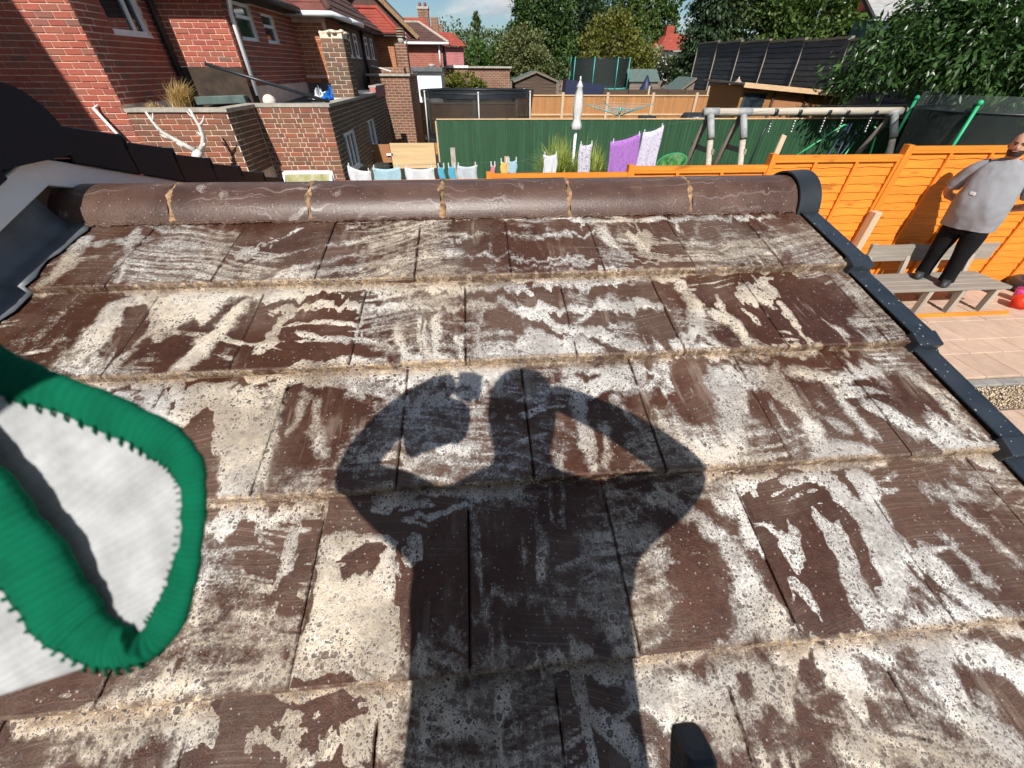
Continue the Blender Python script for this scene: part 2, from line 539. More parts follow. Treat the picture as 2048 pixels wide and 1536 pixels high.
def m_ridge():
    """wet ridge tile: smooth purple-brown crown, gritty white residue low on the flank, a few soapy arcs"""
    t = NT('wet_ridge_tile')
    pos = t.pos()
    n1 = t.noise(7, 5, 0.6, pos); n2 = t.noise(150, 4, 0.7, pos); n3 = t.noise(3.2, 4, 0.6, pos)
    sep = t.node('ShaderNodeSeparateXYZ'); t.link(pos, sep.inputs[0])
    c = t.ramp(n1, [(0.3, (0.055, 0.028, 0.020)), (0.7, (0.112, 0.062, 0.046))])
    c = t.mix(t.math('MULTIPLY', t.smooth(n2, 0.42, 0.75), 0.45), c, (0.020, 0.012, 0.010))
    low = t.smooth(t.math('ADD', sep.outputs[2], t.math('MULTIPLY', n3, 0.10)), -0.325, -0.385)
    g = t.noise(330, 3, 0.75, pos)
    c = t.mix(t.math('MULTIPLY', t.math('MULTIPLY', low, t.smooth(g, 0.46, 0.66)), 0.42), c, (0.44, 0.38, 0.33))
    # arcs swept over the crown by the brush
    u = t.math('ADD', t.math('MULTIPLY', sep.outputs[1], 1.6), t.math('ADD', t.math('MULTIPLY', t.math('SINE', t.math('MULTIPLY', sep.outputs[0], 3.4)), 0.05), t.math('MULTIPLY', n3, 0.25)))
    cm = t.node('ShaderNodeCombineXYZ'); t.link(t.math('MULTIPLY', sep.outputs[0], 2.0), cm.inputs[0]); t.link(t.math('MULTIPLY', u, 46.0), cm.inputs[1])
    arc = t.noise(1.0, 3, 0.65, cm.outputs[0])
    reg = t.math('MULTIPLY', t.smooth(t.noise(2.0, 3, 0.5, t.mapping(pos, loc=(1.3, 0, 0))), 0.44, 0.60), t.smooth(arc, 0.56, 0.72))
    c = t.mix(t.math('MULTIPLY', t.math('MULTIPLY', reg, t.smooth(g, 0.3, 0.55)), 0.42), c, (0.60, 0.56, 0.51))
    bl = t.math('MULTIPLY', t.smooth(t.noise(5.5, 4, 0.65, t.mapping(pos, loc=(4.4, 2, 0))), 0.60, 0.68), t.smooth(g, 0.4, 0.6))
    c = t.mix(t.math('MULTIPLY', bl, 0.6), c, (0.60, 0.56, 0.51))
    vo = t.node('ShaderNodeTexVoronoi', Scale=120.0); t.link(pos, vo.inputs['Vector'])
    vc = t.node('ShaderNodeSeparateXYZ'); t.link(vo.outputs['Color'], vc.inputs[0])
    dot = t.math('MULTIPLY', t.math('LESS_THAN', vo.outputs['Distance'], 0.18), t.math('GREATER_THAN', vc.outputs[0], 0.86))
    c = t.mix(t.math('MULTIPLY', dot, 0.6), c, (0.6, 0.52, 0.44))
    return t.done(t.bsdf(c, t.math('ADD', t.math('MULTIPLY', n1, 0.2), 0.26), n2, 0.35, 0.003, 0.45))


def m_suds():
    """soap suds: froth that thins to a lace of bubble walls and a milky film, cream where dirt has run into it"""
    t = NT('soap_suds')
    pos = t.pos()
    at = t.node('ShaderNodeAttribute', attribute_name='amount').outputs['Fac']
    cr = t.node('ShaderNodeAttribute', attribute_name='cream').outputs['Fac']
    nf = t.noise(170, 4, 0.7, pos); nm = t.noise(42, 4, 0.62, pos); nl = t.noise(8, 4, 0.6, pos)
    # bubbles of several sizes: dark centres, bright rims
    dsp = t.node('ShaderNodeTexNoise', Scale=90.0); t.link(pos, dsp.inputs['Vector'])
    vm = t.node('ShaderNodeVectorMath', operation='SCALE'); t.link(dsp.outputs['Color'], vm.inputs[0]); vm.inputs[3].default_value = 0.006
    va = t.node('ShaderNodeVectorMath', operation='ADD'); t.link(pos, va.inputs[0]); t.link(vm.outputs[0], va.inputs[1])
    hole = None; rim = None
    for sc, lo, hi, pick in ((62.0, 0.14, 0.40, 0.66), (125.0, 0.14, 0.44, 0.42), (240.0, 0.16, 0.46, 0.34), (430.0, 0.18, 0.46, 0.25)):
        vo = t.node('ShaderNodeTexVoronoi', Scale=sc); t.link(va.outputs[0], vo.inputs['Vector'])
        vs = t.node('ShaderNodeSeparateXYZ'); t.link(vo.outputs['Color'], vs.inputs[0])
        rad = t.math('MULTIPLY', t.math('GREATER_THAN', vs.outputs[0], pick), t.math('ADD', t.math('MULTIPLY', vs.outputs[1], hi - lo), lo))
        d = t.math('SUBTRACT', rad, vo.outputs['Distance'])
        h = t.smooth(d, -0.03, 0.08)
        rm = t.math('MULTIPLY', t.math('MULTIPLY', t.smooth(d, -0.16, -0.02), t.math('SUBTRACT', 1.0, h)), t.math('GREATER_THAN', rad, 0.05))
        hole = h if hole is None else t.math('MAXIMUM', hole, h)
        rim = rm if rim is None else t.math('MAXIMUM', rim, rm)
    e = t.math('ADD', at, t.math('ADD', t.math('MULTIPLY', t.math('SUBTRACT', nf, 0.5), 0.60), t.math('MULTIPLY', t.math('SUBTRACT', nm, 0.5), 0.95)))
    thin = t.math('SUBTRACT', 1.42, at)
    e2 = t.math('SUBTRACT', t.math('ADD', e, t.math('MULTIPLY', rim, 0.12)), t.math('MULTIPLY', hole, t.math('MULTIPLY', thin, 1.1)))
    froth = t.math('MULTIPLY', t.smooth(e2, 0.22, 0.66), t.math('ADD', t.math('MULTIPLY', t.smooth(nl, 0.38, 0.62), 0.42), 0.55))
    film = t.math('MULTIPLY', t.smooth(e, 0.05, 0.46), t.math('ADD', 0.16, t.math('MULTIPLY', t.math('MULTIPLY', nf, t.math('SUBTRACT', 1.0, t.math('MULTIPLY', hole, 0.6))), 0.52)))
    alpha = t.math('MAXIMUM', froth, film, clamp=True)
    white = t.ramp(nf, [(0.28, (0.36, 0.32, 0.285)), (0.60, (0.76, 0.735, 0.69))])
    mot = t.noise(75, 5, 0.75, pos)
    cream = t.ramp(mot, [(0.34, (0.055, 0.025, 0.010)), (0.48, (0.27, 0.155, 0.065)), (0.68, (0.70, 0.54, 0.34))])
    warm = t.math('MULTIPLY', t.smooth(t.noise(2.3, 3, 0.5, pos), 0.40, 0.62), 0.72)
    pale = t.mix(warm, white, (0.60, 0.47, 0.31))
    c = t.mix(cr, pale, cream)
    c = t.mix(t.math('MULTIPLY', rim, 0.5), c, (0.80, 0.78, 0.74))
    c = t.mix(t.math('MULTIPLY', hole, 0.45), c, (0.20, 0.15, 0.12))
    bh = t.math('SUBTRACT', t.math('MULTIPLY', nf, 0.7), hole)
    p = t.bsdf(c, 0.40, bh, 0.55, 0.004, 0.5)
    tr = t.node('ShaderNodeBsdfTransparent')
    ms = t.node('ShaderNodeMixShader'); t.link(alpha, ms.inputs[0])
    t.link(tr.outputs[0], ms.inputs[1]); t.link(p.outputs[0], ms.inputs[2])
    return t.done(ms)


def m_verge():
    """black plastic splashed with drops of suds"""
    t = NT('splashed_black_plastic'); pos = t.pos()
    n1 = t.noise(9, 4, 0.6, pos)
    c = t.ramp(n1, [(0.3, (0.014, 0.019, 0.026)), (0.7, (0.030, 0.038, 0.048))])
    for sc, pk in ((75.0, 0.93), (150.0, 0.90)):
        vo = t.node('ShaderNodeTexVoronoi', Scale=sc); t.link(pos, vo.inputs['Vector'])
        vc = t.node('ShaderNodeSeparateXYZ'); t.link(vo.outputs['Color'], vc.inputs[0])
        dd = t.math('MULTIPLY', t.math('LESS_THAN', vo.outputs['Distance'], 0.22), t.math('GREATER_THAN', vc.outputs[0], pk))
        c = t.mix(t.math('MULTIPLY', dd, 0.5), c, (0.5, 0.5, 0.5))
    return t.done(t.bsdf(c, 0.30, n1, 0.05, 0.01, 0.5))


M['verge'] = m_verge()
M['tile'] = m_tile(); M['ridge'] = m_ridge(); M['suds'] = m_suds()
M['ridge_mortar'] = m_plain('old_mortar', (0.24, 0.145, 0.075), 0.85, 0.9, 50, 0.8, bscale=140)

roof = thing('tiled_roof', 'wet brown concrete tiled roof in the foreground, being scrubbed with soap', 'roof', (0, 0.0, -1.0))
TILE_ROT = PHI - math.atan(TT / GAUGE)


def tile_mesh(w):
    L, T, c = 0.385, 0.022, 0.0035
    prof = [(0, -T), (L, -T), (L, 0), (c * 1.4, 0), (0, -c)]
    vs, fs = [], []
    for x in (0, c, w - c, w):
        dz = -c * 0.8 if x in (0, w) else 0
        for y, z in prof: vs.append((x, y, z + (dz if z > -T + 1e-6 else 0)))
    n = 5
    for i in range(3):
        for k in range(n): fs.append((i * n + k, (i + 1) * n + k, (i + 1) * n + (k + 1) % n, i * n + (k + 1) % n))
    fs.append((4, 3, 2, 1, 0)); fs.append((15, 16, 17, 18, 19))
    fs = [tuple(reversed(f)) for f in fs]
    me = bpy.data.meshes.new('tile'); me.from_pydata(vs, [], fs); me.materials.append(M['tile']); me.update()
    return me


TW = 0.2935
tile_me = tile_mesh(TW - 0.0028)
for k in range(1, 6):
    u0 = 0.093 if k % 2 else 0.243
    edges = [u0 + TW * i for i in range(-7, 6)]
    for a, b in zip(edges[:-1], edges[1:]):
        a2, b2 = max(a, -1.42), min(b, 1.212)
        if b2 - a2 < 0.03: continue
        me = tile_me if (b2 - a2) > TW - 0.001 else tile_mesh(b2 - a2 - 0.0028)
        p = roof_pt(a2 + 0.0014, k * GAUGE + random.uniform(-0.002, 0.002), random.uniform(-0.0012, 0.0012))
        link('tile', me, roof, p, (TILE_ROT + random.uniform(-0.003, 0.003), random.uniform(-0.004, 0.004), random.uniform(-0.003, 0.003)))

# boarding under the tiles and the far slope
mb = MB()
a, b, c_, d = roof_pt(-1.42, 0, -0.06), roof_pt(1.19, 0, -0.06), roof_pt(1.19, 5 * GAUGE - 0.02, -0.06), roof_pt(-1.42, 5 * GAUGE - 0.02, -0.06)
mb.add([a, b, c_, d], [(0, 3, 2, 1)])
mb.build('boarding', M['felt'], roof)
YR, ZR = 1.552, -0.43
for k in range(5):
    y0, z0 = YR + 0.11 + k * 0.309, -0.40 - k * 0.0973
    mb = MB()
    mb.prism([(-1.42, y0, z0), (-1.42, y0 + 0.36, z0 - 0.09), (-1.42, y0 + 0.36, z0 - 0.112), (-1.42, y0, z0 - 0.03)], (2.63, 0, 0))
    mb.build('tile_course', M['tile'], roof)

# ridge tiles
def arc_mesh(x0, x1, r, t, a0=-14, a1=194, n=26, r1=None):
    r1 = r if r1 is None else r1
    rings = []
    for x, rr in ((x0, r), (x1, r1)):
        ring = []
        for rad, rev in ((rr, False), (rr - t, True)):
            rng = range(n + 1) if not rev else range(n, -1, -1)
            for i in rng:
                a = math.radians(a0 + (a1 - a0) * i / n)
                ring.append((x, YR + rad * math.cos(a), ZR + rad * math.sin(a)))
        rings.append(ring)
    return rings


xs = [-1.405, -1.024, -0.574, -0.124, 0.326, 0.776, 1.205]
for a, b in zip(xs[:-1], xs[1:]):
    mb = MB(); dr = random.uniform(-0.003, 0.002)
    mb.loft(arc_mesh(a + 0.006, b - 0.006, 0.12 + dr, 0.016, r1=0.12 + random.uniform(-0.003, 0.002)))
    o = mb.build('ridge_tile', M['ridge'], roof, smooth=True)
    m = o.modifiers.new('edge', 'EDGE_SPLIT'); m.split_angle = math.radians(40)
for x in xs[1:-1]:
    mb = MB(); rings = []
    ph_ = random.uniform(0, 6)
    for dx, rr in ((-0.009, 0.1165), (-0.005, 0.1200), (0.0, 0.1210), (0.005, 0.1200), (0.009, 0.1165)):
        ring = []
        for i in range(41):
            a = math.radians(-10 + 200 * i / 40)
            j = 0.0012 * math.sin(i * 0.9 + ph_) + 0.0010 * math.sin(i * 2.3 + ph_ + dx * 90) + random.uniform(-0.0005, 0.0005)
            jx = 0.0025 * math.sin(i * 0.55 + ph_) + 0.0015 * math.sin(i * 1.4 + dx * 120)
            ring.append((x + dx * (1 + 0.5 * math.sin(i * 0.7 + ph_)) + jx, YR + (rr + j) * math.cos(a), ZR + (rr + j) * math.sin(a)))
        rings.append(ring)
    n = 41
    mb.add([p for r_ in rings for p in r_], [(i * n + k, i * n + k + 1, (i + 1) * n + k + 1, (i + 1) * n + k) for i in range(4) for k in range(40)])
    mb.build('mortar_joint', M['ridge_mortar'], roof, smooth=True)
# the mortar bed under the ridge
mb = MB(); pts = []
for i in range(240):
    x = -1.40 + 2.6 * i / 239
    pts.append((x, YR - 0.118 + random.uniform(-0.006, 0.003), Z0R - 0.02 + random.uniform(-0.006, 0.004)))
mb.tube(pts, [random.uniform(0.0035, 0.0065) for _ in pts], 7)
mb.build('mortar_bed', M['tile'], roof, smooth=True)
mb = MB(); mb.box((-1.40, YR - 0.10, -0.52), (1.20, YR + 0.10, -0.42)); mb.build('ridge_bedding', M['ridge_mortar'], roof)

# black end cap of the ridge
mb = MB(); mb.loft(arc_mesh(1.185, 1.262, 0.134, 0.006, -16, 196, 30, 0.138))
mb.loft(arc_mesh(1.256, 1.264, 0.138, 0.030, -16, 196, 30))
o = mb.build('ridge_end_cap', M['black_plastic'], roof, smooth=True)
o.modifiers.new('edge', 'EDGE_SPLIT').split_angle = math.radians(35)
mb = MB(); prof = [(1.2, YR + 0.12 * math.cos(math.radians(-14 + 208 * i / 20)), ZR + 0.12 * math.sin(math.radians(-14 + 208 * i / 20))) for i in range(21)]
mb.prism(prof, (0.05, 0, 0)); mb.build('ridge_end_mortar', M['ridge_mortar'], roof)

# verge units down the right-hand edge, one per course
for k in range(1, 6):
    t_up, t_lo = (k - 1) * GAUGE + 0.01, k * GAUGE + 0.012
    hu, hl = -TT + 0.006, 0.008
    mb = MB()
    q = lambda u, v, h: roof_pt(u, v, h)
    def slab(u0, u1, v0, v1, ha0, ha1, hb0, hb1):
        mb.add([q(u0, v0, ha0), q(u1, v0, ha0), q(u1, v1, hb0), q(u0, v1, hb0), q(u0, v0, ha1), q(u1, v0, ha1), q(u1, v1, hb1), q(u0, v1, hb1)],
               [(0, 1, 2, 3), (7, 6, 5, 4), (0, 4, 5, 1), (1, 5, 6, 2), (2, 6, 7, 3), (3, 7, 4, 0)])
    slab(1.196, 1.256, t_up, t_lo - 0.03, hu, hu + 0.006, hl, hl + 0.006)          # top flange
    slab(1.248, 1.258, t_up, t_lo - 0.03, hu - 0.10, hu + 0.007, hl - 0.10, hl + 0.007)   # outer skirt
    slab(1.190, 1.262, t_lo - 0.034, t_lo + 0.012, hl - 0.042, hl + 0.010, hl - 0.042, hl + 0.004)   # stop end
    slab(1.252, 1.262, t_lo + 0.012, t_lo + 0.10, -0.075, -0.006, -0.055, -0.044)       # fin over the next unit
    o = mb.build('verge_unit', M['verge'], roof)
    bevel(o, 0.003, 2)

# gutter along the lower edge
mb = MB(); rings = []
gy, gz = roof_pt(0, 5 * GAUGE, 0).y - 0.045, roof_pt(0, 5 * GAUGE, 0).z - 0.055
ring = [(gy + 0.055 * math.cos(math.radians(a)), gz + 0.055 * math.sin(math.radians(a))) for a in range(180, 361, 15)]
ring += [(gy + 0.050 * math.cos(math.radians(a)), gz + 0.050 * math.sin(math.radians(a))) for a in range(360, 179, -15)]
mb.loft([[(x, y, z) for y, z in ring] for x in (-1.40, 1.24)]); mb.build('gutter', M['black_plastic'], roof, smooth=True)

# soap suds lying on the tiles -------------------------------------------------
SUDS = [
    (0.0395,0.9,(-1.255,0.081),(-1.246,0.172),(-1.237,0.294)),
    (0.0155,0.7,(-1.128,0.011),(-1.049,0.292)),
    (0.0093,0.6,(-1.028,0.028),(-0.92,0.173),(-0.748,0.32)),
    (0.0114,0.6,(-0.594,0.048),(-0.722,0.161)),
    (0.0,1.0,(-0.771,0.19),(-0.745,0.135),(-0.704,0.161),(-0.719,0.223),(-0.755,0.226)),
    (0.0131,0.8,(-0.702,0.233),(-0.495,0.144),(-0.196,0.091),(0.104,0.113),(0.397,0.106)),
    (0.0126,0.8,(-0.6,0.289),(-0.408,0.204),(-0.143,0.187),(0.08,0.231),(0.368,0.252)),
    (0.0306,0.9,(-0.596,0.305),(-0.482,0.294),(-0.31,0.249),(-0.196,0.237)),
    (0.011,0.6,(-0.192,0.307),(0.06,0.283),(0.348,0.271),(0.582,0.255)),
    (0.0104,0.6,(-0.45,0.033),(-0.097,0.001),(0.252,0.021)),
    (0.0,0.9,(0.406,0.061),(0.45,0.063),(0.46,0.174),(0.49,0.239),(0.481,0.276),(0.448,0.225),(0.406,0.145)),
    (0.0226,0.9,(0.484,0.264),(0.579,0.268)),
    (0.0,0.8,(0.527,0.094),(0.595,0.09),(0.591,0.179),(0.531,0.228),(0.506,0.175)),
    (0.0165,0.8,(0.526,0.278),(0.578,0.151)),
    (0.0215,0.8,(0.339,0.036),(0.611,0.032),(0.873,0.028),(1.098,0.035)),
    (0.015,0.6,(0.63,0.153),(0.724,0.236),(0.855,0.253)),
    (0.0,0.9,(0.798,0.289),(0.845,0.235),(0.856,0.291)),
    (0.0154,0.6,(0.782,0.073),(0.69,0.234)),
    (0.0134,0.6,(0.981,0.166),(0.979,0.284)),
    (0.0105,0.5,(1.038,0.082),(1.057,0.196)),
    (0.0,1.0,(-1.048,0.368),(-0.936,0.365),(-0.746,0.368),(-0.751,0.436),(-0.837,0.45),(-0.838,0.495),(-0.88,0.502),(-0.891,0.569),(-0.902,0.631),(-0.996,0.637),(-1.051,0.63),(-1.056,0.544),(-1.049,0.458)),
    (0.0369,1.0,(-0.682,0.401),(-0.706,0.493),(-0.728,0.578),(-0.758,0.642)),
    (0.0448,0.95,(-1.004,0.362),(-0.67,0.344),(-0.243,0.329),(0.211,0.339),(0.59,0.34)),
    (0.026,1.0,(-0.571,0.406),(-0.292,0.415),(-0.006,0.428),(0.312,0.459),(0.542,0.47)),
    (0.0271,0.9,(-0.518,0.4),(-0.548,0.501),(-0.576,0.591)),
    (0.0191,0.8,(-0.548,0.501),(-0.446,0.488),(-0.337,0.503)),
    (0.024,0.95,(-0.232,0.499),(-0.208,0.635)),
    (0.0189,0.95,(-0.137,0.475),(-0.131,0.639)),
    (0.0159,0.8,(-0.503,0.53),(-0.352,0.581)),
    (0.0118,0.7,(-0.607,0.567),(-0.432,0.56),(-0.235,0.587)),
    (0.0,1.0,(-0.026,0.64),(-0.017,0.546),(0.008,0.617),(0.055,0.602),(0.08,0.621),(0.127,0.553),(0.183,0.547),(0.25,0.569),(0.306,0.633),(0.235,0.654)),
    (0.0363,0.95,(0.079,0.46),(0.163,0.484),(0.254,0.542),(0.33,0.585),(0.403,0.617)),
    (0.0196,0.8,(-0.007,0.448),(-0.017,0.546)),
    (0.0377,1.0,(0.614,0.375),(0.644,0.462),(0.605,0.55),(0.522,0.627)),
    (0.0,1.0,(0.799,0.349),(0.917,0.361),(0.898,0.453),(0.826,0.471),(0.787,0.49),(0.795,0.416)),
    (0.031,0.9,(0.689,0.505),(0.725,0.546),(0.716,0.62),(0.751,0.639)),
    (0.019,1.0,(0.511,0.639),(0.69,0.648),(0.907,0.644)),
    (0.0173,0.8,(0.888,0.474),(0.894,0.555),(0.886,0.629)),
    (0.0167,0.8,(0.587,0.539),(0.639,0.633)),
    (0.0181,0.7,(0.721,0.38),(0.727,0.487)),
    (0.0129,0.7,(0.778,0.51),(0.799,0.597)),
    (0.0115,0.6,(0.99,0.52),(1.026,0.618)),
    (0.0128,0.7,(0.257,0.523),(0.307,0.487)),
    (0.0124,0.6,(0.367,0.547),(0.433,0.622)),
    (0.0,0.8,(-0.765,0.542),(-0.73,0.536),(-0.717,0.565),(-0.74,0.577)),
    (0.0,1.0,(-0.978,0.673),(-0.809,0.673),(-0.51,0.66),(-0.452,0.729),(-0.457,0.81),(-0.486,0.845),(-0.472,0.938),(-0.513,0.972),(-0.561,0.974),(-0.575,0.898),(-0.618,0.8),(-0.667,0.751),(-0.723,0.806),(-0.868,0.719)),
    (0.0631,1.0,(-0.471,0.67),(-0.215,0.672),(0.038,0.667)),
    (0.027,0.8,(-0.333,0.708),(-0.137,0.748),(-0.015,0.718)),
    (0.0181,0.6,(-0.307,0.881),(-0.223,0.849),(-0.134,0.83),(0.014,0.864)),
    (0.0222,0.7,(-0.175,0.895),(-0.021,0.899)),
    (0.0159,0.6,(-0.368,0.9),(-0.42,0.745)),
    (0.0,0.95,(0.207,0.664),(0.49,0.663),(0.453,0.738),(0.394,0.764),(0.322,0.745),(0.241,0.77),(0.208,0.739)),
    (0.0231,1.0,(0.228,0.769),(0.219,0.89),(0.228,0.962)),
    (0.0136,0.9,(0.264,0.867),(0.257,0.958)),
    (0.0117,0.8,(0.328,0.775),(0.364,0.959)),
    (0.0,1.0,(0.599,0.685),(0.789,0.679),(0.773,0.756),(0.776,0.816),(0.754,0.884),(0.755,0.857),(0.739,0.784),(0.681,0.766),(0.619,0.849),(0.609,0.902),(0.579,0.944),(0.506,0.978),(0.462,0.972),(0.404,0.901),(0.389,0.849),(0.448,0.818),(0.466,0.893),(0.505,0.92),(0.547,0.91),(0.573,0.832),(0.577,0.76)),
    (0.0271,0.9,(0.781,0.725),(0.774,0.844),(0.763,0.937)),
    (0.023,1.0,(0.745,0.958),(0.807,0.946),(0.871,0.962)),
    (0.0422,0.7,(0.825,0.719),(0.921,0.749),(1.048,0.723)),
    (0.0552,0.9,(0.968,0.849),(1.02,0.927),(1.15,0.959)),
    (0.0278,0.8,(1.139,0.769),(1.164,0.839),(1.167,0.896)),
    (0.0,0.8,(1.101,0.85),(1.133,0.88),(1.148,0.961),(1.05,0.955)),
    (0.0171,0.7,(0.886,0.808),(0.897,0.92)),
    (0.0192,0.6,(0.805,0.86),(0.844,0.903)),
    (0.0118,0.6,(1.255,0.718),(1.234,0.828)),
    (0.0528,1.0,(-0.552,1.0),(-0.389,0.996),(-0.23,0.991)),
    (0.0,1.0,(-0.329,1.051),(-0.284,1.038),(-0.192,1.073),(-0.174,1.181),(-0.17,1.283),(-0.324,1.296),(-0.531,1.295),(-0.569,1.284),(-0.546,1.237),(-0.468,1.279),(-0.41,1.264),(-0.391,1.232),(-0.369,1.241),(-0.352,1.206),(-0.316,1.17),(-0.327,1.112)),
    (0.0331,0.95,(-0.384,0.996),(-0.393,1.063),(-0.387,1.108)),
    (0.0166,0.8,(-0.524,1.058),(-0.528,1.114),(-0.529,1.162)),
    (0.0149,0.8,(-0.488,1.056),(-0.484,1.142)),
    (0.0123,0.7,(-0.468,1.151),(-0.469,1.204)),
    (0.0108,0.8,(-0.41,1.106),(-0.39,1.203)),
    (0.02,0.7,(-0.3,0.992),(-0.317,1.068)),
    (0.0225,0.8,(0.072,1.29),(0.149,1.274),(0.231,1.262)),
    (0.0092,0.6,(-0.03,1.192),(0.063,1.179),(0.236,1.204)),
    (0.0088,0.5,(-0.169,1.249),(-0.039,1.183)),
    (0.0122,0.7,(-0.186,1.03),(-0.056,1.019)),
    (0.0163,0.9,(0.269,1.025),(0.36,1.047),(0.423,1.082),(0.46,1.123),(0.472,1.17)),
    (0.0131,0.9,(0.368,1.021),(0.459,1.099),(0.488,1.144),(0.496,1.189)),
    (0.0,1.0,(0.462,1.195),(0.504,1.19),(0.513,1.224),(0.496,1.289),(0.381,1.302),(0.426,1.28),(0.451,1.244)),
    (0.0,0.9,(0.465,1.028),(0.548,0.989),(0.646,0.978),(0.53,1.032),(0.468,1.049)),
    (0.0229,0.9,(0.516,1.026),(0.532,1.079),(0.52,1.118)),
    (0.0,0.62,(0.551,1.06),(0.616,1.075),(0.623,1.116),(0.59,1.179),(0.59,1.254),(0.615,1.28),(0.526,1.286),(0.537,1.226),(0.578,1.141)),
    (0.0,0.62,(0.68,1.058),(0.707,1.081),(0.72,1.17),(0.723,1.232),(0.733,1.277),(0.668,1.28),(0.66,1.219),(0.649,1.146)),
    (0.0554,1.0,(0.74,1.001),(0.762,1.064),(0.779,1.127),(0.785,1.184),(0.762,1.234)),
    (0.0443,1.0,(0.827,1.013),(0.813,1.099),(0.835,1.15)),
    (0.0137,0.9,(0.801,1.176),(0.822,1.222)),
    (0.0249,0.9,(0.867,1.15),(0.884,1.209),(0.894,1.269),(0.96,1.302)),
    (0.0,1.0,(0.806,1.258),(0.853,1.25),(0.88,1.292),(0.803,1.29)),
    (0.012,0.7,(0.938,1.138),(0.951,1.231)),
    (0.0123,0.7,(1.007,1.091),(1.04,1.211)),
    (0.0198,0.6,(0.96,1.045),(1.058,1.057)),
    (0.0333,0.8,(0.635,1.0),(0.734,0.989)),
    (0.0,1.0,(-0.514,1.31),(-0.172,1.304),(-0.175,1.401),(-0.507,1.374)),
    (0.0201,0.6,(-0.707,1.309),(-0.525,1.309)),
    (0.0149,0.6,(-0.693,1.358),(-0.623,1.333)),
    (0.0,1.0,(0.216,1.33),(0.339,1.32),(0.431,1.311),(0.478,1.327),(0.516,1.367),(0.466,1.389),(0.345,1.395),(0.225,1.37)),
    (0.0515,1.0,(0.514,1.309),(0.597,1.326),(0.622,1.376)),
    (0.0421,1.0,(0.762,1.306),(0.771,1.357),(0.776,1.411),(0.816,1.466)),
    (0.0529,1.0,(0.796,1.312),(0.908,1.361)),
    (0.0,1.0,(0.531,1.439),(0.565,1.425),(0.618,1.435),(0.58,1.455),(0.535,1.46)),
    (0.0179,0.8,(0.578,1.382),(0.587,1.417)),
    (0.0116,0.8,(0.822,1.398),(0.831,1.415)),
    (0.0231,0.7,(-0.098,1.353),(-0.036,1.387),(0.03,1.418)),
    (0.0234,0.7,(0.148,1.366),(0.181,1.399),(0.212,1.433)),
    (0.013,0.7,(-0.147,1.324),(-0.002,1.323)),
    (0.0102,0.6,(0.692,1.337),(0.743,1.395)),
    (0.0268,0.8,(0.575,1.299),(0.766,1.3)),
]
BARE = [
    ((-0.972,0.462),(-0.936,0.482),(-0.941,0.598),(-0.962,0.589)),
    ((-1.0,0.386),(-0.94,0.389),(-0.895,0.466),(-0.895,0.552),(-0.929,0.599),(-0.943,0.499)),
    ((-0.622,0.837),(-0.682,0.757),(-0.658,0.745),(-0.612,0.825),(-0.564,0.964),(-0.626,0.928)),
    ((-0.007,0.456),(0.107,0.467),(0.112,0.534),(0.081,0.604),(0.045,0.549),(0.027,0.618),(-0.012,0.599)),
    ((0.517,0.801),(0.548,0.803),(0.543,0.929),(0.524,0.931)),
    ((0.453,0.782),(0.531,0.742),(0.573,0.804),(0.486,0.907)),
    ((-0.546,1.034),(-0.477,1.029),(-0.436,1.078),(-0.405,1.164),(-0.418,1.237),(-0.418,1.267),(-0.473,1.289),(-0.507,1.257),(-0.513,1.194)),
    ((-0.399,1.115),(-0.337,1.111),(-0.315,1.194),(-0.345,1.256),(-0.376,1.226)),
    ((-0.384,1.016),(-0.363,1.003),(-0.369,1.065),(-0.382,1.091)),
    ((-0.301,1.105),(-0.25,1.073),(-0.211,1.08),(-0.251,1.135),(-0.278,1.137)),
    ((0.41,1.336),(0.429,1.334),(0.429,1.367),(0.404,1.365)),
    ((0.527,1.303),(0.568,1.313),(0.557,1.38),(0.493,1.369)),
    ((0.659,1.128),(0.669,1.157),(0.649,1.286),(0.636,1.285)),
    ((0.727,1.103),(0.753,1.115),(0.754,1.191),(0.736,1.203)),
    ((0.537,1.234),(0.593,1.23),(0.606,1.279),(0.537,1.283)),
    ((-0.434,1.337),(-0.421,1.332),(-0.414,1.35),(-0.425,1.355)),
    ((-0.314,1.341),(-0.296,1.337),(-0.294,1.36)),
    ((-0.357,1.349),(-0.343,1.345),(-0.343,1.362)),
    ((0.806,1.324),(0.824,1.362),(0.819,1.401),(0.814,1.374)),
    ((0.242,0.695),(0.295,0.69),(0.274,0.727)),
    ((0.412,0.696),(0.434,0.713),(0.402,0.735)),
    ((0.23,0.89),(0.259,0.867),(0.248,0.94)),
    ((-0.5,0.698),(-0.468,0.685),(-0.464,0.847),(-0.493,0.82)),
    ((-0.841,0.678),(-0.815,0.687),(-0.827,0.761)),
    ((-0.766,0.697),(-0.743,0.712),(-0.749,0.766)),
]


def vnoise(x, y, seed):
    rg = np.random.default_rng(seed); tab = rg.random((256, 256))
    xi = np.floor(x).astype(int); yi = np.floor(y).astype(int); fx = x - xi; fy = y - yi
    fx = fx * fx * (3 - 2 * fx); fy = fy * fy * (3 - 2 * fy)
    g = lambda i, j: tab[(xi + i) & 255, (yi + j) & 255]
    return (g(0, 0) * (1 - fx) + g(1, 0) * fx) * (1 - fy) + (g(0, 1) * (1 - fx) + g(1, 1) * fx) * fy


def fbm(x, y, seed, oct=4, rough=0.55):
    s = np.zeros_like(x); a = 1.0; tot = 0
    for i in range(oct):
        s += a * vnoise(x * 2 ** i + 13.7 * i, y * 2 ** i + 5.1 * i, seed + i); tot += a; a *= rough
    return s / tot


def sstep(x, a, b):
    t = np.clip((x - a) / (b - a), 0, 1); return t * t * (3 - 2 * t)


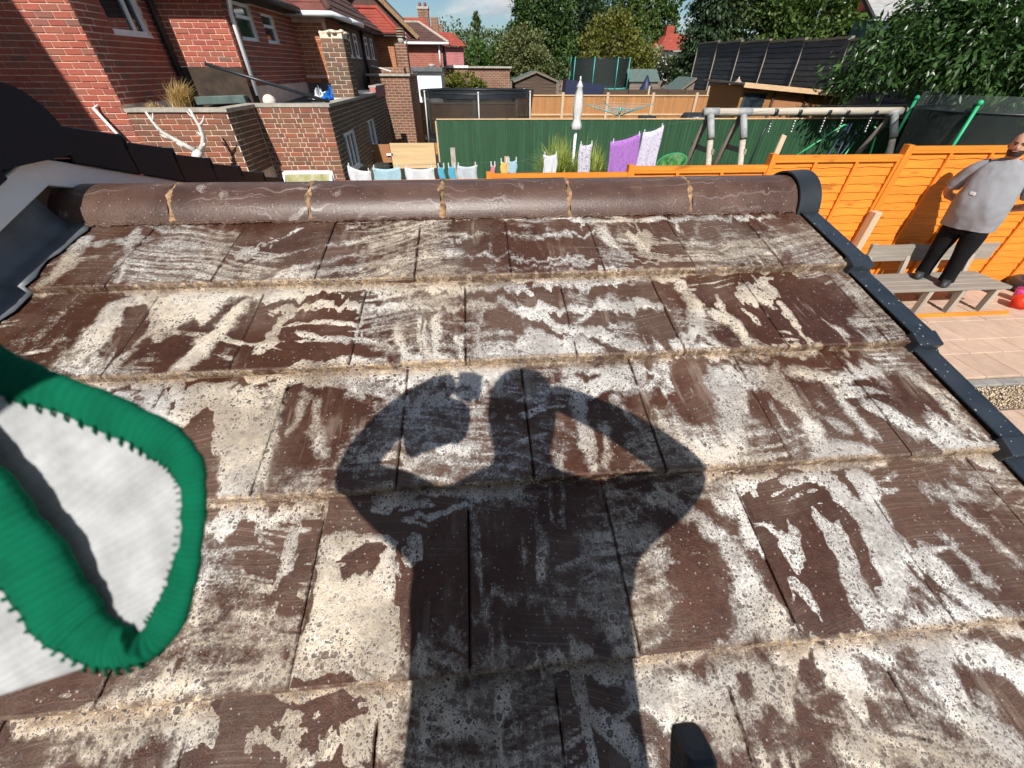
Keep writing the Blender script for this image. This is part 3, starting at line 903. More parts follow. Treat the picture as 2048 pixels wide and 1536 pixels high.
def poly_dist(px, py, poly):
    """signed distance to a polygon, positive inside"""
    d = np.full(px.shape, 9.0); inside = np.zeros(px.shape, bool)
    n = len(poly)
    for i in range(n):
        (x0, y0), (x1, y1) = poly[i], poly[(i + 1) % n]
        d = np.minimum(d, seg_dist(px, py, x0, y0, x1, y1))
        if y0 != y1:
            c = ((y0 > py) != (y1 > py)) & (px < (x1 - x0) * (py - y0) / (y1 - y0) + x0)
            inside ^= c
    return np.where(inside, d, -d)


def seg_dist(px, py, x0, y0, x1, y1):
    dx, dy = x1 - x0, y1 - y0; L = dx * dx + dy * dy + 1e-12
    t = np.clip(((px - x0) * dx + (py - y0) * dy) / L, 0, 1)
    return np.hypot(px - x0 - t * dx, py - y0 - t * dy)


def build_suds():
    du = 0.0036
    us = np.arange(-1.29, 1.196, du)
    s_in = np.arange(0.0, GAUGE - 0.001, du)
    V, Fc, A, C = [], [], [], []
    base = 0
    for k in range(1, 6):
        # the last three rows run over the lip on to the front face of the tile
        vv = np.concatenate([(k - 1) * GAUGE + s_in, [k * GAUGE + 0.001, k * GAUGE + 0.003, k * GAUGE + 0.003, k * GAUGE + 0.004]])
        hh = np.concatenate([-TT * (1 - s_in / GAUGE), [-0.001, -0.008, -0.016, -TT - 0.001]])
        U, Vg = np.meshgrid(us, vv); H = np.repeat(hh[:, None], len(us), 1)
        wu = U + 0.05 * (fbm(U * 9, Vg * 9, 3) - 0.5) + 0.020 * (fbm(U * 40, Vg * 40, 9) - 0.5)
        wv = Vg + 0.05 * (fbm(U * 9, Vg * 9, 21) - 0.5) - 0.10 * (fbm(U * 34, Vg * 5, 29) - 0.42) * (fbm(U * 5, Vg * 5, 33) > 0.45) + 0.02 * (fbm(U * 60, Vg * 50, 31) - 0.5)
        wn_ = 0.35 + 1.25 * fbm(U * 13, Vg * 13, 37)
        f = np.zeros_like(U)
        for it in SUDS:
            w, a = it[0], it[1]; pts = it[2:]
            vmin, vmax = min(p[1] for p in pts), max(p[1] for p in pts)
            if vmax < vv[0] - 0.08 or vmin > vv[-1] + 0.08: continue
            if w == 0:
                d = poly_dist(wu, wv, pts); g = a * sstep(d, -0.022, 0.020)
            else:
                d = np.full(U.shape, 9.0)
                for p, q in zip(pts[:-1], pts[1:]): d = np.minimum(d, seg_dist(wu, wv, p[0], p[1], q[0], q[1]))
                ww = w * 0.5 * wn_; g = a * sstep(ww - d, -0.018, 0.012)
            f = np.maximum(f, g)
        # runs, trails and froth left by the brush
        wd = fbm(U * 30, Vg * 4.5, 51); rg = fbm(U * 5, Vg * 5, 61); ar = fbm(U * 3.4, (Vg + 0.05 * np.sin(U * 5) + 0.12 * fbm(U * 2.5, Vg * 2.5, 77)) * 42, 71)
        f = np.maximum(f, 0.62 * sstep(wd, 0.60, 0.74) * sstep(rg, 0.48, 0.62))
        f = np.maximum(f, 0.55 * sstep(ar, 0.60, 0.70) * sstep(1 - rg, 0.46, 0.58))
        for poly in BARE:
            ys = [p[1] for p in poly]
            if max(ys) < vv[0] - 0.05 or min(ys) > vv[-1] + 0.05: continue
            f *= 1 - 0.95 * sstep(poly_dist(wu, wv, poly), -0.006, 0.006)
        # patches where the froth has thinned, and milky brush sweeps
        thin_ = sstep(fbm(U * 7 + 4, Vg * 6, 101, 5, 0.6), 0.33, 0.62); f *= 0.50 + 0.60 * thin_
        f *= 0.78 + 0.44 * fbm(U * 34, Vg * 16, 103)
        hz = sstep(fbm(U * 4.2, Vg * 4.2, 111, 4), 0.42, 0.60); sw = fbm(U * 3, (Vg + 0.07 * np.sin(U * 4.3 + k) + 0.16 * fbm(U * 2.2, Vg * 2.2, 117)) * 110, 113, 3)
        f = np.maximum(f, hz * (0.20 + 0.30 * sstep(sw, 0.40, 0.66)) * (0.7 + 0.6 * fbm(U * 18, Vg * 9, 119)))
        # the side joints stay open where the froth is thin
        uj = 0.093 if k % 2 else 0.243
        dj = np.abs((U - uj + TW / 2) % TW - TW / 2)
        f *= 1 - 0.85 * sstep(dj, 0.0042, 0.0018) * sstep(fbm(U * 0 + k, Vg * 9, 131), 0.30, 0.45)
        # froth gathered under and over each lip, uneven along the course
        lip = fbm(U * 6, Vg * 0 + k * 3.3, 81); lip2 = fbm(U * 26, Vg * 0 + k * 7.7, 85); lm = sstep(lip, 0.38, 0.60) * (0.45 + 0.55 * sstep(U, 1.2, 0.5))
        s = Vg - (k - 1) * GAUGE
        edge = -0.004 + 0.040 * lm * (0.25 + lip2)
        right = sstep(U, 1.25, 0.75) * 0.5 + 0.5
        if k > 1:
            f = np.maximum(f, sstep(edge - s, -0.010, 0.008) * (0.55 + 0.45 * lip2) * right)
        f = np.maximum(f, sstep(k * GAUGE - Vg, 0.006, 0.0) * (0.10 + 0.75 * lip2 * lm) * right)
        lp3 = fbm(U * 60, Vg * 200, 87)
        f[-3:] = np.maximum(f[-3:], (0.04 + 0.28 * lip2 + 0.75 * lm * lip2 + 0.45 * (lp3 - 0.5))[-3:])
        cream = np.clip(sstep(s, 0.040, 0.0) * (0.85 if k > 1 else 0.2) + sstep(k * GAUGE - Vg, 0.012, 0.0), 0, 1)
        thick = sstep(f, 0.3, 0.9) * (0.0012 + 0.0045 * fbm(U * 60, Vg * 60, 91))
        Hh = H + 0.0006 + thick
        P = np.stack([U, Y0R - Vg * CPH - Hh * SPH, Z0R - Vg * SPH + Hh * CPH], -1)
        nr, nc = U.shape
        idx = base + np.arange(nr * nc).reshape(nr, nc)
        q = np.stack([idx[:-1, :-1], idx[1:, :-1], idx[1:, 1:], idx[:-1, 1:]], -1)
        keep = np.maximum.reduce([f[:-1, :-1], f[1:, :-1], f[1:, 1:], f[:-1, 1:]]) > 0.10
        V.append(P.reshape(-1, 3)); Fc.append(q[keep]); A.append(f.ravel()); C.append(cream.ravel())
        base += nr * nc
    V = np.concatenate(V); Fc = np.concatenate(Fc); A = np.concatenate(A); C = np.concatenate(C)
    used = np.zeros(len(V), bool); used[Fc.ravel()] = True
    remap = np.cumsum(used) - 1
    me = mesh_np('soap_suds', V[used], remap[Fc], M['suds'], True)
    for nm, arr in (('amount', A[used]), ('cream', C[used])):
        at = me.attributes.new(nm, 'FLOAT', 'POINT'); at.data.foreach_set('value', arr.astype(np.float32))
    o = link('soap_suds', me)
    tag(o, 'white and cream soap suds spread and running over the wet roof tiles', 'suds', kind='stuff')


build_suds()

# ------------------------------------------------------------------ walls that carry the roof
ext = thing('house_extension', 'low rendered extension walls carrying the brown tiled roof', 'extension', (0, 0.9, G))
mb = MB()
mb.prism([(1.16, 0.0, G), (1.16, 3.05, G), (1.16, 3.05, -0.92), (1.16, YR, -0.48), (1.16, 0.0, -0.93)], (-0.2, 0, 0))
mb.box((-1.42, 0.0, G), (0.958, 0.2, -0.95)); mb.box((-1.42, 2.85, G), (0.958, 3.05, -0.95))
mb.build('wall', M['white_dirty'], ext)

# ------------------------------------------------------------------ higher gable on the left
gab = thing('gable_building', 'dark grey gable roof end with white bargeboard, left of the tiled roof', 'building', (-3.4, 1.45, G))
YG, ZG, SG = 1.45, -0.10, 0.315
zt = lambda y: ZG - SG * abs(y - YG)
mb = MB(); mb.prism([(-1.40, -0.1, G), (-1.40, 3.0, G), (-1.40, 3.0, zt(3.0) - 0.12), (-1.40, YG, ZG - 0.12), (-1.40, -0.1, zt(-0.1) - 0.12)], (-4.2, 0, 0))
mb.build('wall', M['brick_dark'], gab)
for sgn in (-1, 1):
    mb = MB(); ye = YG + sgn * 1.62
    mb.prism([(-1.342, YG, ZG - 0.112), (-1.342, ye, zt(ye) - 0.112), (-1.342, ye, zt(ye) - 0.192), (-1.342, YG, ZG - 0.192)], (-0.05, 0, 0))
    bevel(mb.build('bargeboard', M['white'], gab), 0.003)
    for k in range(6):
        a, b = YG + sgn * (0.12 + k * 0.245), YG + sgn * (0.12 + (k + 1) * 0.245 + 0.012)
        za, zb = zt(a) - 0.004, zt(b) + 0.020
        mb = MB()
        mb.prism([(-1.325, a, za), (-1.325, b, zb), (-1.325, b, zb - 0.135), (-1.325, a, za - 0.108)], (-0.012, 0, 0))
        mb.prism([(-1.337, a, za), (-1.337, b, zb), (-1.337, b, zb - 0.012), (-1.337, a, za - 0.012)], (-0.09, 0, 0))
        mb.prism([(-1.322, b, zb + 0.004), (-1.322, b + sgn * 0.012, zb + 0.001), (-1.322, b + sgn * 0.012, zb - 0.05), (-1.322, b, zb - 0.05)], (-0.07, 0, 0))
        bevel(mb.build('verge_unit', M['slate_plastic'], gab), 0.003)
        mb = MB()
        mb.prism([(-1.43, a, zt(a) - 0.02), (-1.43, b, zt(b) + 0.012), (-1.43, b, zt(b) - 0.012), (-1.43, a, zt(a) - 0.045)], (-3.9, 0, 0))
        mb.build('tile_course', M['slate_plastic'], gab)
mb = MB(); rings = []
for x, rr in ((-1.313, 0.145), (-1.42, 0.145), (-5.3, 0.14)):
    ring = [(x, YG - 0.005 + rr * math.cos(math.radians(a)), -0.175 + rr * math.sin(math.radians(a))) for a in range(-20, 201, 10)]
    rings.append(ring)
mb.loft(rings); o = mb.build('ridge_end_cap', M['slate_plastic'], gab, smooth=True)
o.modifiers.new('edge', 'EDGE_SPLIT').split_angle = math.radians(35)
# lead flashing: a strip dressed over the tiles and turned up the wall
mb = MB(); rows = []
for k in range(1, 6):
    for s in np.linspace(0.0, GAUGE, 9):
        v = (k - 1) * GAUGE + s; h = -TT * (1 - s / GAUGE)
        rows.append((v, h))
vs = []
for v, h in rows:
    wob = 0.008 * math.sin(v * 23) + 0.006 * math.sin(v * 51)
    for u, dh in ((-1.285 + wob, 0.004), (-1.31, 0.0065), (-1.335, 0.0055), (-1.352, 0.010), (-1.366, 0.03), (-1.371, 0.09), (-1.372, 0.15)):
        vs.append(roof_pt(u, v, h + dh + random.uniform(0, 0.0015)))
n = 7
mb.add(vs, [(i * n + k, (i + 1) * n + k, (i + 1) * n + k + 1, i * n + k + 1) for i in range(len(rows) - 1) for k in range(n - 1)])
o = mb.build('lead_flashing', M['lead'], gab, smooth=True)
so = o.modifiers.new('thick', 'SOLIDIFY'); so.thickness = 0.0025

# ================================================================== ground
def proj(P):
    P = Vector(P); w = P.dot(F)
    if w <= 0.01: return None
    return (512 + FPX / 2 * P.dot(Rv) / w, 384 - FPX / 2 * P.dot(Uv) / w)


def in_view(P, m=12):
    q = proj(P)
    return q is not None and -m < q[0] < 1024 + m and -m < q[1] < 768 + m


def ground_z(x, y):
    t = min(max((y - 19.5) / 18, 0), 1)
    return G + 0.95 * t


def m_grass():
    t = NT('rough_grass')
    n1 = t.noise(0.8, 5, 0.6, t.pos()); n2 = t.noise(30, 4, 0.7, t.pos())
    c = t.ramp(n1, [(0.3, (0.05, 0.075, 0.025)), (0.7, (0.11, 0.12, 0.05))])
    c = t.mix(t.math('MULTIPLY', t.smooth(n2, 0.4, 0.7), 0.5), c, (0.03, 0.045, 0.015))
    return t.done(t.bsdf(c, 0.9, n2, 0.6, 0.03, 0.2))


M['grass'] = m_grass()
xs_g = [-900, -300, -100, -40, -20, -10, -5, 0, 5, 10, 20, 40, 100, 300, 900]
ys_g = [-400, -100, -20, -5, 0, 5, 10, 19.5, 22, 25, 28, 31, 34, 37.5, 60, 150, 400, 1500]
mb = MB()
for yv in ys_g:
    for xv in xs_g: mb.v.append((xv, yv, ground_z(xv, yv)))
n = len(xs_g)
for j in range(len(ys_g) - 1):
    for i in range(n - 1):
        mb.f.append((j * n + i, j * n + i + 1, (j + 1) * n + i + 1, (j + 1) * n + i)); mb.m.append(0)
tag(mb.build('ground', M['grass']), kind='structure')

# patio: slabs in a random bond, a grey kerb course and a gravel strip
M['slab'] = m_plain('paving_slab', (0.50, 0.36, 0.27), 0.85, 0.14, 5, 0.3, perobj=0.22)
M['slab_bed'] = m_plain('paving_sand', (0.16, 0.12, 0.09), 0.95, 0.3, 12, 0.4)
M['kerb'] = m_plain('grey_sett', (0.27, 0.26, 0.24), 0.9, 0.2, 14, 0.4, perobj=0.3)
patio = thing('patio', None, None, (7, 4, G), kind='structure')
mb = MB(); mb.box((2.5, -0.5, G), (11.5, 5.22, G + 0.02)); mb.build('bedding', M['slab_bed'], patio)
slab_mes = {}
def slab_me(w, d):
    k = (round(w, 3), round(d, 3))
    if k not in slab_mes:
        c = 0.006; mb = MB()
        mb.loft([[(0, 0, 0), (w, 0, 0), (w, d, 0), (0, d, 0)], [(0, 0, 0.03), (w, 0, 0.03), (w, d, 0.03), (0, d, 0.03)],
                 [(c, c, 0.036), (w - c, c, 0.036), (w - c, d - c, 0.036), (c, d - c, 0.036)]])
        mb.f = [tuple(reversed(f)) for f in mb.f]; mb.f = [tuple(reversed(f)) for f in mb.f]
        slab_mes[k] = mb.mesh('slab', M['slab'])
    return slab_mes[k]
y = 3.02
row = 0
while y < 5.0:
    d = (0.45, 0.30, 0.45, 0.45)[row % 4]
    x = 2.6 - 0.17 * (row % 3)
    while x < 11.0:
        w = random.choice((0.45, 0.60, 0.45, 0.30))
        link('slab', slab_me(w - 0.009, d - 0.009), patio, (x, y, G + 0.012 + random.uniform(0, 0.004)))
        x += w
    y += d; row += 1
for i in range(38):                       # kerb course
    link('kerb_sett', slab_me(0.20 - 0.008, 0.10), patio, (2.6 + i * 0.2, 2.88, G + 0.014)).data = slab_me(0.192, 0.10)
kerb_me = slab_me(0.192, 0.10).copy(); kerb_me.materials.clear(); kerb_me.materials.append(M['kerb'])
for o in list(patio.children):
    if o.name.startswith('kerb_sett'): o.data = kerb_me
y = -0.65; row = 0
while y < 2.3:
    x = 2.6 - 0.2 * (row % 2)
    while x < 9:
        w = random.choice((0.45, 0.60)); link('slab', slab_me(w - 0.009, 0.441), patio, (x, y, G + 0.012 + random.uniform(0, 0.004))); x += w
    y += 0.45; row += 1
# gravel: thousands of pebbles joined
N = 9000
ang = RNG.random((N, 3)) * 6.28
base = np.array([[0, 0, 1], [1, 0, 0], [0, 1, 0], [-1, 0, 0], [0, -1, 0], [0, 0, -1]], float)
cx = RNG.uniform(2.8, 8.5, N); cyv = RNG.uniform(2.52, 2.86, N); cz = G + 0.022 + RNG.uniform(0, 0.02, N)
sz = RNG.uniform(0.006, 0.014, (N, 3))
ca, sa = np.cos(ang[:, 0]), np.sin(ang[:, 0])
vv = base[None] * sz[:, None, :]
vx = vv[..., 0] * ca[:, None] - vv[..., 1] * sa[:, None]; vy = vv[..., 0] * sa[:, None] + vv[..., 1] * ca[:, None]
vv = np.stack([vx + cx[:, None], vy + cyv[:, None], vv[..., 2] + cz[:, None]], -1).reshape(-1, 3)
tri = np.array([[0, 1, 2], [0, 2, 3], [0, 3, 4], [0, 4, 1], [5, 2, 1], [5, 3, 2], [5, 4, 3], [5, 1, 4]])
fc = (tri[None] + 6 * np.arange(N)[:, None, None]).reshape(-1, 3)
t = NT('pebbles'); r = t.rand()
c = t.ramp(r, [(0.1, (0.30, 0.20, 0.11)), (0.4, (0.50, 0.40, 0.26)), (0.7, (0.62, 0.55, 0.42)), (0.95, (0.22, 0.16, 0.12))])
M['pebble'] = t.done(t.bsdf(c, 0.8))
o = link('gravel', mesh_np('gravel', vv, fc, M['pebble'], True)); tag(o, 'strip of mixed buff gravel between kerb and paving slabs', 'gravel', kind='stuff')

# ================================================================== bricks
brick_mes = {}
def brick_me(mat, axis):
    k = (mat.name, axis)
    if k not in brick_mes:
        mb = MB(); L, D, Hh, c = 0.2155, 0.011, 0.0625, 0.0025
        a = [(0, 0, 0), (L, 0, 0), (L, 0, Hh), (0, 0, Hh)]
        b = [(0, -D + c, 0), (L, -D + c, 0), (L, -D + c, Hh), (0, -D + c, Hh)]
        e = [(c, -D, c), (L - c, -D, c), (L - c, -D, Hh - c), (c, -D, Hh - c)]
        mb.loft([a, b, e])
        if axis == 'y':           # a wall facing +X: run along +Y
            mb.v = [(-p[1], p[0], p[2]) for p in mb.v]
        brick_mes[k] = mb.mesh('brick', mat)
    return brick_mes[k]


def brickwork(wall, mat, axis, start, length, plane, z0, z1, holes=(), max_obj=200, flemish=False, shift=0.0):
    """bricks on the face of `wall`: axis 'x' for a face towards -Y at y=plane, 'y' for a face towards +X at x=plane"""
    spots = []
    j = 0; z = z0
    while z + 0.066 < z1:
        if flemish:
            seq = [0.225, 0.1125]; u = start - (0.056 if j % 2 else 0.0) - 0.3 + shift; i = j
        else:
            seq = [0.225]; u = start - (0.1125 if j % 2 else 0.0) + shift - 0.225; i = 0
        while u < start + length - 0.02:
            w = seq[i % len(seq)]; i += 1
            a, b = max(u, start), min(u + w - 0.0125, start + length)
            u += w
            segs = [(a, b)]
            for (h0, h1, hz0, hz1) in holes:
                if z + 0.033 < hz0 or z + 0.033 > hz1: continue
                new = []
                for (p, q) in segs:
                    if q <= h0 or p >= h1: new.append((p, q))
                    else:
                        if p < h0: new.append((p, h0))
                        if q > h1: new.append((h1, q))
                segs = new
            for (p, q) in segs:
                if q - p > 0.02: spots.append((p, q, z))
        z += 0.075; j += 1
    pt = lambda u, z: Vector((u, plane, z)) if axis == 'x' else Vector((plane, u, z))
    spots.sort(key=lambda s: (0 if in_view(pt((s[0] + s[1]) / 2, s[2]), 4) else 1000) + pt(s[0], s[2]).length)
    me = brick_me(mat, axis); rest = MB()
    for n_, (p, q, z) in enumerate(spots):
        w = pt(p, z + random.uniform(-0.0015, 0.0015)); sc = (q - p) / 0.2155; dj = random.uniform(-0.003, 0.002)
        if n_ < max_obj and in_view(w, 4):
            o = link('brick', me, wall, w + (Vector((0, dj, 0)) if axis == 'x' else Vector((-dj, 0, 0))))
            o.scale = (sc, 1, 1) if axis == 'x' else (1, sc, 1)
        else:
            vs = [Vector(v.co) for v in me.vertices]
            vs = [Vector((v.x * sc, v.y, v.z)) if axis == 'x' else Vector((v.x, v.y * sc, v.z)) for v in vs]
            rest.add([v + w for v in vs], [tuple(f.vertices) for f in me.polygons])
    if rest.v:
        tag(rest.build('brickwork', mat, wall), kind='stuff')


def wall_box(parent, a, b, mat, name='wall'):
    return MB().box(a, b).build(name, mat, parent)


def window(parent, axis, plane, u0, u1, z0, z1, mull=(), trans=(), mat='white', glass='glass', sill=True, f=0.05):
    """a casement window standing in a reveal: frame bars, panes, sill"""
    def P(u, d, z): return (u, plane - d, z) if axis == 'x' else (plane + d, u, z)
    def bx(mb, ua, ub, za, zb, d0, d1):
        a, b = P(ua, d0, za), P(ub, d1, zb)
        mb.box(tuple(min(p, q) for p, q in zip(a, b)), tuple(max(p, q) for p, q in zip(a, b)))
    w = MB()
    for ua, ub, za, zb in ((u0, u1, z1 - f, z1), (u0, u1, z0, z0 + f), (u0, u0 + f, z0 + f, z1 - f), (u1 - f, u1, z0 + f, z1 - f)):
        bx(w, ua, ub, za, zb, -0.05, 0.004)
    for m_ in mull: bx(w, m_ - f * 0.6, m_ + f * 0.6, z0 + f, z1 - f, -0.05, 0.002)
    for t_ in trans: bx(w, u0 + f, u1 - f, t_ - f * 0.5, t_ + f * 0.5, -0.05, 0.003)
    o = w.build('window', M[mat], parent)
    us = [u0 + f] + [m_ for m_ in mull] + [u1 - f]; zs = [z0 + f] + [t_ for t_ in trans] + [z1 - f]
    for ua, ub in zip(us[:-1], us[1:]):
        for za, zb in zip(zs[:-1], zs[1:]):
            g = MB(); bx(g, ua, ub, za, zb, -0.035, -0.028); g.build('pane', M[glass], o)
    if sill:
        s = MB(); bx(s, u0 - 0.03, u1 + 0.05, z0 - 0.03, z0 - 0.002, -0.05, 0.045); s.build('sill', M[mat], o)
    return o


def courses(parent, eave, top, n, mat, name='tile_course', t=0.03, lift=0.02):
    """a roof slope in lapped courses between an eave line and a top line (each two points)"""
    e0, e1, t0, t1 = (Vector(p) for p in (*eave, *top))
    nrm = (e1 - e0).cross(t0 - e0).normalized()
    if nrm.z < 0: nrm = -nrm
    for i in range(n):
        a, b = i / n, min((i + 1) / n + 0.02, 1.0)
        p0, p1 = e0.lerp(t0, a), e1.lerp(t1, a); q0, q1 = e0.lerp(t0, b), e1.lerp(t1, b)
        mb = MB(); mb.add([p0 + nrm * lift, p1 + nrm * lift, q1, q0, p0 + nrm * (lift - t), p1 + nrm * (lift - t), q1 - nrm * t, q0 - nrm * t],
                          [(0, 1, 2, 3), (7, 6, 5, 4), (0, 4, 5, 1), (1, 5, 6, 2), (2, 6, 7, 3), (3, 7, 4, 0)])
        mb.build(name, mat, parent)


def gutter(parent, pts, mat, r=0.055):
    return MB().tube(pts, r, 10).build('gutter', mat, parent, smooth=True)


def rooftile(name, cols):
    t = NT(name)
    pos = t.pos()
    br = t.node('ShaderNodeTexBrick', Scale=1.0); t.link(t.mapping(pos, (4.2, 4.2, 6.0)), br.inputs['Vector'])
    r = t.rand(); n1 = t.noise(2.2, 5, 0.65, pos); n2 = t.noise(26, 4, 0.7, pos)
    c = t.ramp(n1, [(0.3, cols[0]), (0.55, cols[1]), (0.75, cols[2])])
    c = t.mix(t.math('MULTIPLY', t.smooth(n2, 0.4, 0.75), 0.45), c, tuple(x * 0.4 for x in cols[0]))
    c = t.mix(t.math('MULTIPLY', r, 0.25), c, cols[0])
    return t.done(t.bsdf(c, 0.8, n2, 0.5, 0.02, 0.3))


def m_farbrick(name, c1, c2, mortar):
    t = NT(name)
    pos = t.pos(); sep = t.node('ShaderNodeSeparateXYZ'); t.link(pos, sep.inputs[0])
    cm = t.node('ShaderNodeCombineXYZ'); t.link(t.math('ADD', sep.outputs[0], sep.outputs[1]), cm.inputs[0]); t.link(sep.outputs[2], cm.inputs[1])
    br = t.node('ShaderNodeTexBrick', Scale=1.0)
    br.inputs['Color1'].default_value = (*c1, 1); br.inputs['Color2'].default_value = (*c2, 1); br.inputs['Mortar'].default_value = (*mortar, 1)
    br.inputs['Mortar Size'].default_value = 0.008; br.inputs['Brick Width'].default_value = 0.225; br.inputs['Row Height'].default_value = 0.075
    t.link(cm.outputs[0], br.inputs['Vector'])
    n1 = t.noise(2, 4, 0.6, pos); n2 = t.noise(20, 4, 0.7, pos)
    c = t.mix(t.math('MULTIPLY', t.smooth(n1, 0.45, 0.75), 0.4), br.outputs['Color'], tuple(x * 0.4 for x in c1))
    c = t.mix(t.math('MULTIPLY', t.smooth(n2, 0.5, 0.75), 0.35), c, tuple(x * 0.5 for x in c2))
    return t.done(t.bsdf(c, 0.85, br.outputs['Fac'], -0.4, 0.01, 0.25))


M['roof_red'] = rooftile('red_roof_tiles', [(0.24, 0.05, 0.035), (0.36, 0.075, 0.05), (0.42, 0.11, 0.075)])
M['roof_brown'] = rooftile('brown_roof_tiles', [(0.075, 0.04, 0.032), (0.12, 0.062, 0.05), (0.16, 0.095, 0.08)])
M['roof_dull'] = rooftile('dull_red_roof_tiles', [(0.13, 0.05, 0.04), (0.20, 0.07, 0.055), (0.24, 0.10, 0.08)])
M['far_brick'] = m_farbrick('far_brick_brown', (0.22, 0.095, 0.06), (0.15, 0.075, 0.05), (0.38, 0.29, 0.21))
M['far_red'] = m_farbrick('far_brick_red', (0.34, 0.10, 0.07), (0.28, 0.085, 0.06), (0.36, 0.2, 0.15))
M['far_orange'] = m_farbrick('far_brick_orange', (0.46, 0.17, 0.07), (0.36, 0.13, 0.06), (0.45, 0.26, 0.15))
M['far_pink'] = m_farbrick('far_brick_painted', (0.44, 0.14, 0.15), (0.38, 0.12, 0.13), (0.50, 0.26, 0.25))
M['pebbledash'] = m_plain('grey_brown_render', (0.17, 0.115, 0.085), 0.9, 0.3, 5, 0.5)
M['soffit'] = m_plain('dark_soffit', (0.03, 0.025, 0.022), 0.7, 0.3, 6, 0.1)

# ------------------------------------------------------------------ nearest house: red brick corner, upper left
h1 = thing('brick_house', 'nearest red brick house, sunlit corner and shaded side window, upper left', 'house', (-8.5, 10, G))
XH, YH = -5.30, 7.65
w = wall_box(h1, (-13.0, YH + 0.008, G), (XH, YH + 0.30, 3.0), M['mortar_red'])
brickwork(w, M['brick_red'], 'x', -7.6, 7.6 + XH + 0.0, YH + 0.008, -1.60, 1.05, max_obj=160)
hole = (8.26, 9.14, 0.36, 1.30)
w2 = wall_box(h1, (XH - 0.30, YH + 0.302, G), (XH - 0.008, 9.46, hole[2]), M['mortar_red'])
mb = MB(); mb.box((XH - 0.30, YH + 0.302, hole[2]), (XH - 0.008, hole[0], 3.0)); mb.box((XH - 0.30, hole[1], hole[2]), (XH - 0.008, 9.46, 3.0)); mb.box((XH - 0.30, hole[0], hole[3]), (XH - 0.008, hole[1], 3.0))
mb.build('wall', M['mortar_red'], h1)
brickwork(w2, M['brick_red'], 'y', YH + 0.01, 9.45 - YH, XH - 0.008, -0.45, 1.35, [hole], max_obj=135, shift=0.05)
window(h1, 'y', XH - 0.045, hole[0], hole[1], hole[2] + 0.03, hole[3], mull=(8.86,))
mb = MB(); mb.box((XH - 3, YH - 0.3, 3.0), (XH + 0.3, 9.4, 3.1)); mb.build('eaves', M['soffit'], h1)
courses(h1, ((-13, YH - 0.3, 3.1), (XH + 0.3, YH - 0.3, 3.1)), ((-13, 12.5, 6.2), (XH + 0.3, 12.5, 6.2)), 16, M['roof_brown'])
mb = MB(); mb.tube([(XH + 0.07, 9.36, 2.9), (XH + 0.07, 9.36, -0.42)], 0.045, 12); mb.build('downpipe', M['black_plastic'], h1, smooth=True)
# white overflow pipe leaning out of the sunlit wall
o = MB().tube([(-5.64, 7.66, -0.46), (-5.66, 7.56, -0.49), (-5.44, 7.50, -0.90), (-5.42, 7.50, -1.1)], 0.021, 12).build('waste_pipe', M['white'], h1, smooth=True)

# ------------------------------------------------------------------ second house with white windows
h2 = thing('brick_house', 'second red brick house with white downpipe and two shaded white windows', 'house', (-5.6, 11.5, G))
X2, Y2 = -4.15, 9.46
w = wall_box(h2, (-5.30, Y2 + 0.008, 0.0), (X2 - 0.008, Y2 + 0.25, 0.94), M['mortar_red'])
brickwork(w, M['brick_red'], 'x', -5.30, 1.15, Y2 + 0.008, 0.0, 0.93, max_obj=80)
wall_box(h2, (-5.30, Y2 - 0.02, -0.62), (X2, Y2 + 0.25, -0.002), m_plain('shade_dark_render', (0.045, 0.030, 0.020), 0.9, 0.5, 6, 0.5), 'upstand')  # dark brown here puts the shade along the wall foot into the colour
hA, hB = (9.86, 10.62, 0.36, 0.92), (11.02, 11.68, 0.36, 0.86)
mb = MB(); zz = [(-0.62, hA[2], None)]
mb.box((X2 - 0.25, Y2 + 0.252, -0.62), (X2 - 0.008, 12.79, 0.36))
mb.box((X2 - 0.25, Y2 + 0.252, 0.36), (X2 - 0.008, hA[0], 0.94)); mb.box((X2 - 0.25, hA[1], 0.36), (X2 - 0.008, hB[0], 0.94)); mb.box((X2 - 0.25, hB[1], 0.36), (X2 - 0.008, 12.79, 0.94))
mb.box((X2 - 0.25, hB[0], 0.86), (X2 - 0.008, hB[1], 0.94))
w = mb.build('wall', M['mortar_red'], h2)
brickwork(w, M['brick_red'], 'y', Y2 + 0.01, 3.32, X2 - 0.008, -0.28, 0.93, [hA, hB], max_obj=205)
window(h2, 'y', X2 - 0.045, hA[0], hA[1], hA[2] + 0.03, hA[3], trans=(0.72,), glass='glass_green')
window(h2, 'y', X2 - 0.045, hB[0], hB[1], hB[2] + 0.03, hB[3], trans=(0.66,))
mb = MB(); mb.box((-6.5, Y2 - 0.28, 0.94), (X2 + 0.26, 12.45, 1.02)); mb.build('eaves', M['soffit'], h2)
courses(h2, ((X2 + 0.3, Y2 - 0.3, 1.03), (X2 + 0.3, 13.6, 1.03)), ((-6.0, Y2 + 1.6, 2.5), (-6.0, 13.6, 2.5)), 9, M['roof_dull'])
courses(h2, ((-6.9, Y2 - 0.3, 1.03), (X2 + 0.3, Y2 - 0.3, 1.03)), ((-6.0, Y2 + 1.6, 2.5), (-5.9, Y2 + 1.6, 2.5)), 9, M['roof_dull'])
gutter(h2, [(-6.9, Y2 - 0.34, 1.0), (X2 + 0.33, Y2 - 0.34, 1.0), (X2 + 0.33, 12.4, 1.0)], M['soffit'])
mb = MB(); mb.tube([(X2 + 0.30, Y2 - 0.30, 0.97), (X2 + 0.10, Y2 + 0.06, 0.80), (X2 + 0.06, Y2 + 0.10, 0.70), (X2 + 0.06, Y2 + 0.10, -0.42)], 0.036, 12)
mb.build('downpipe', M['white'], h2, smooth=True)

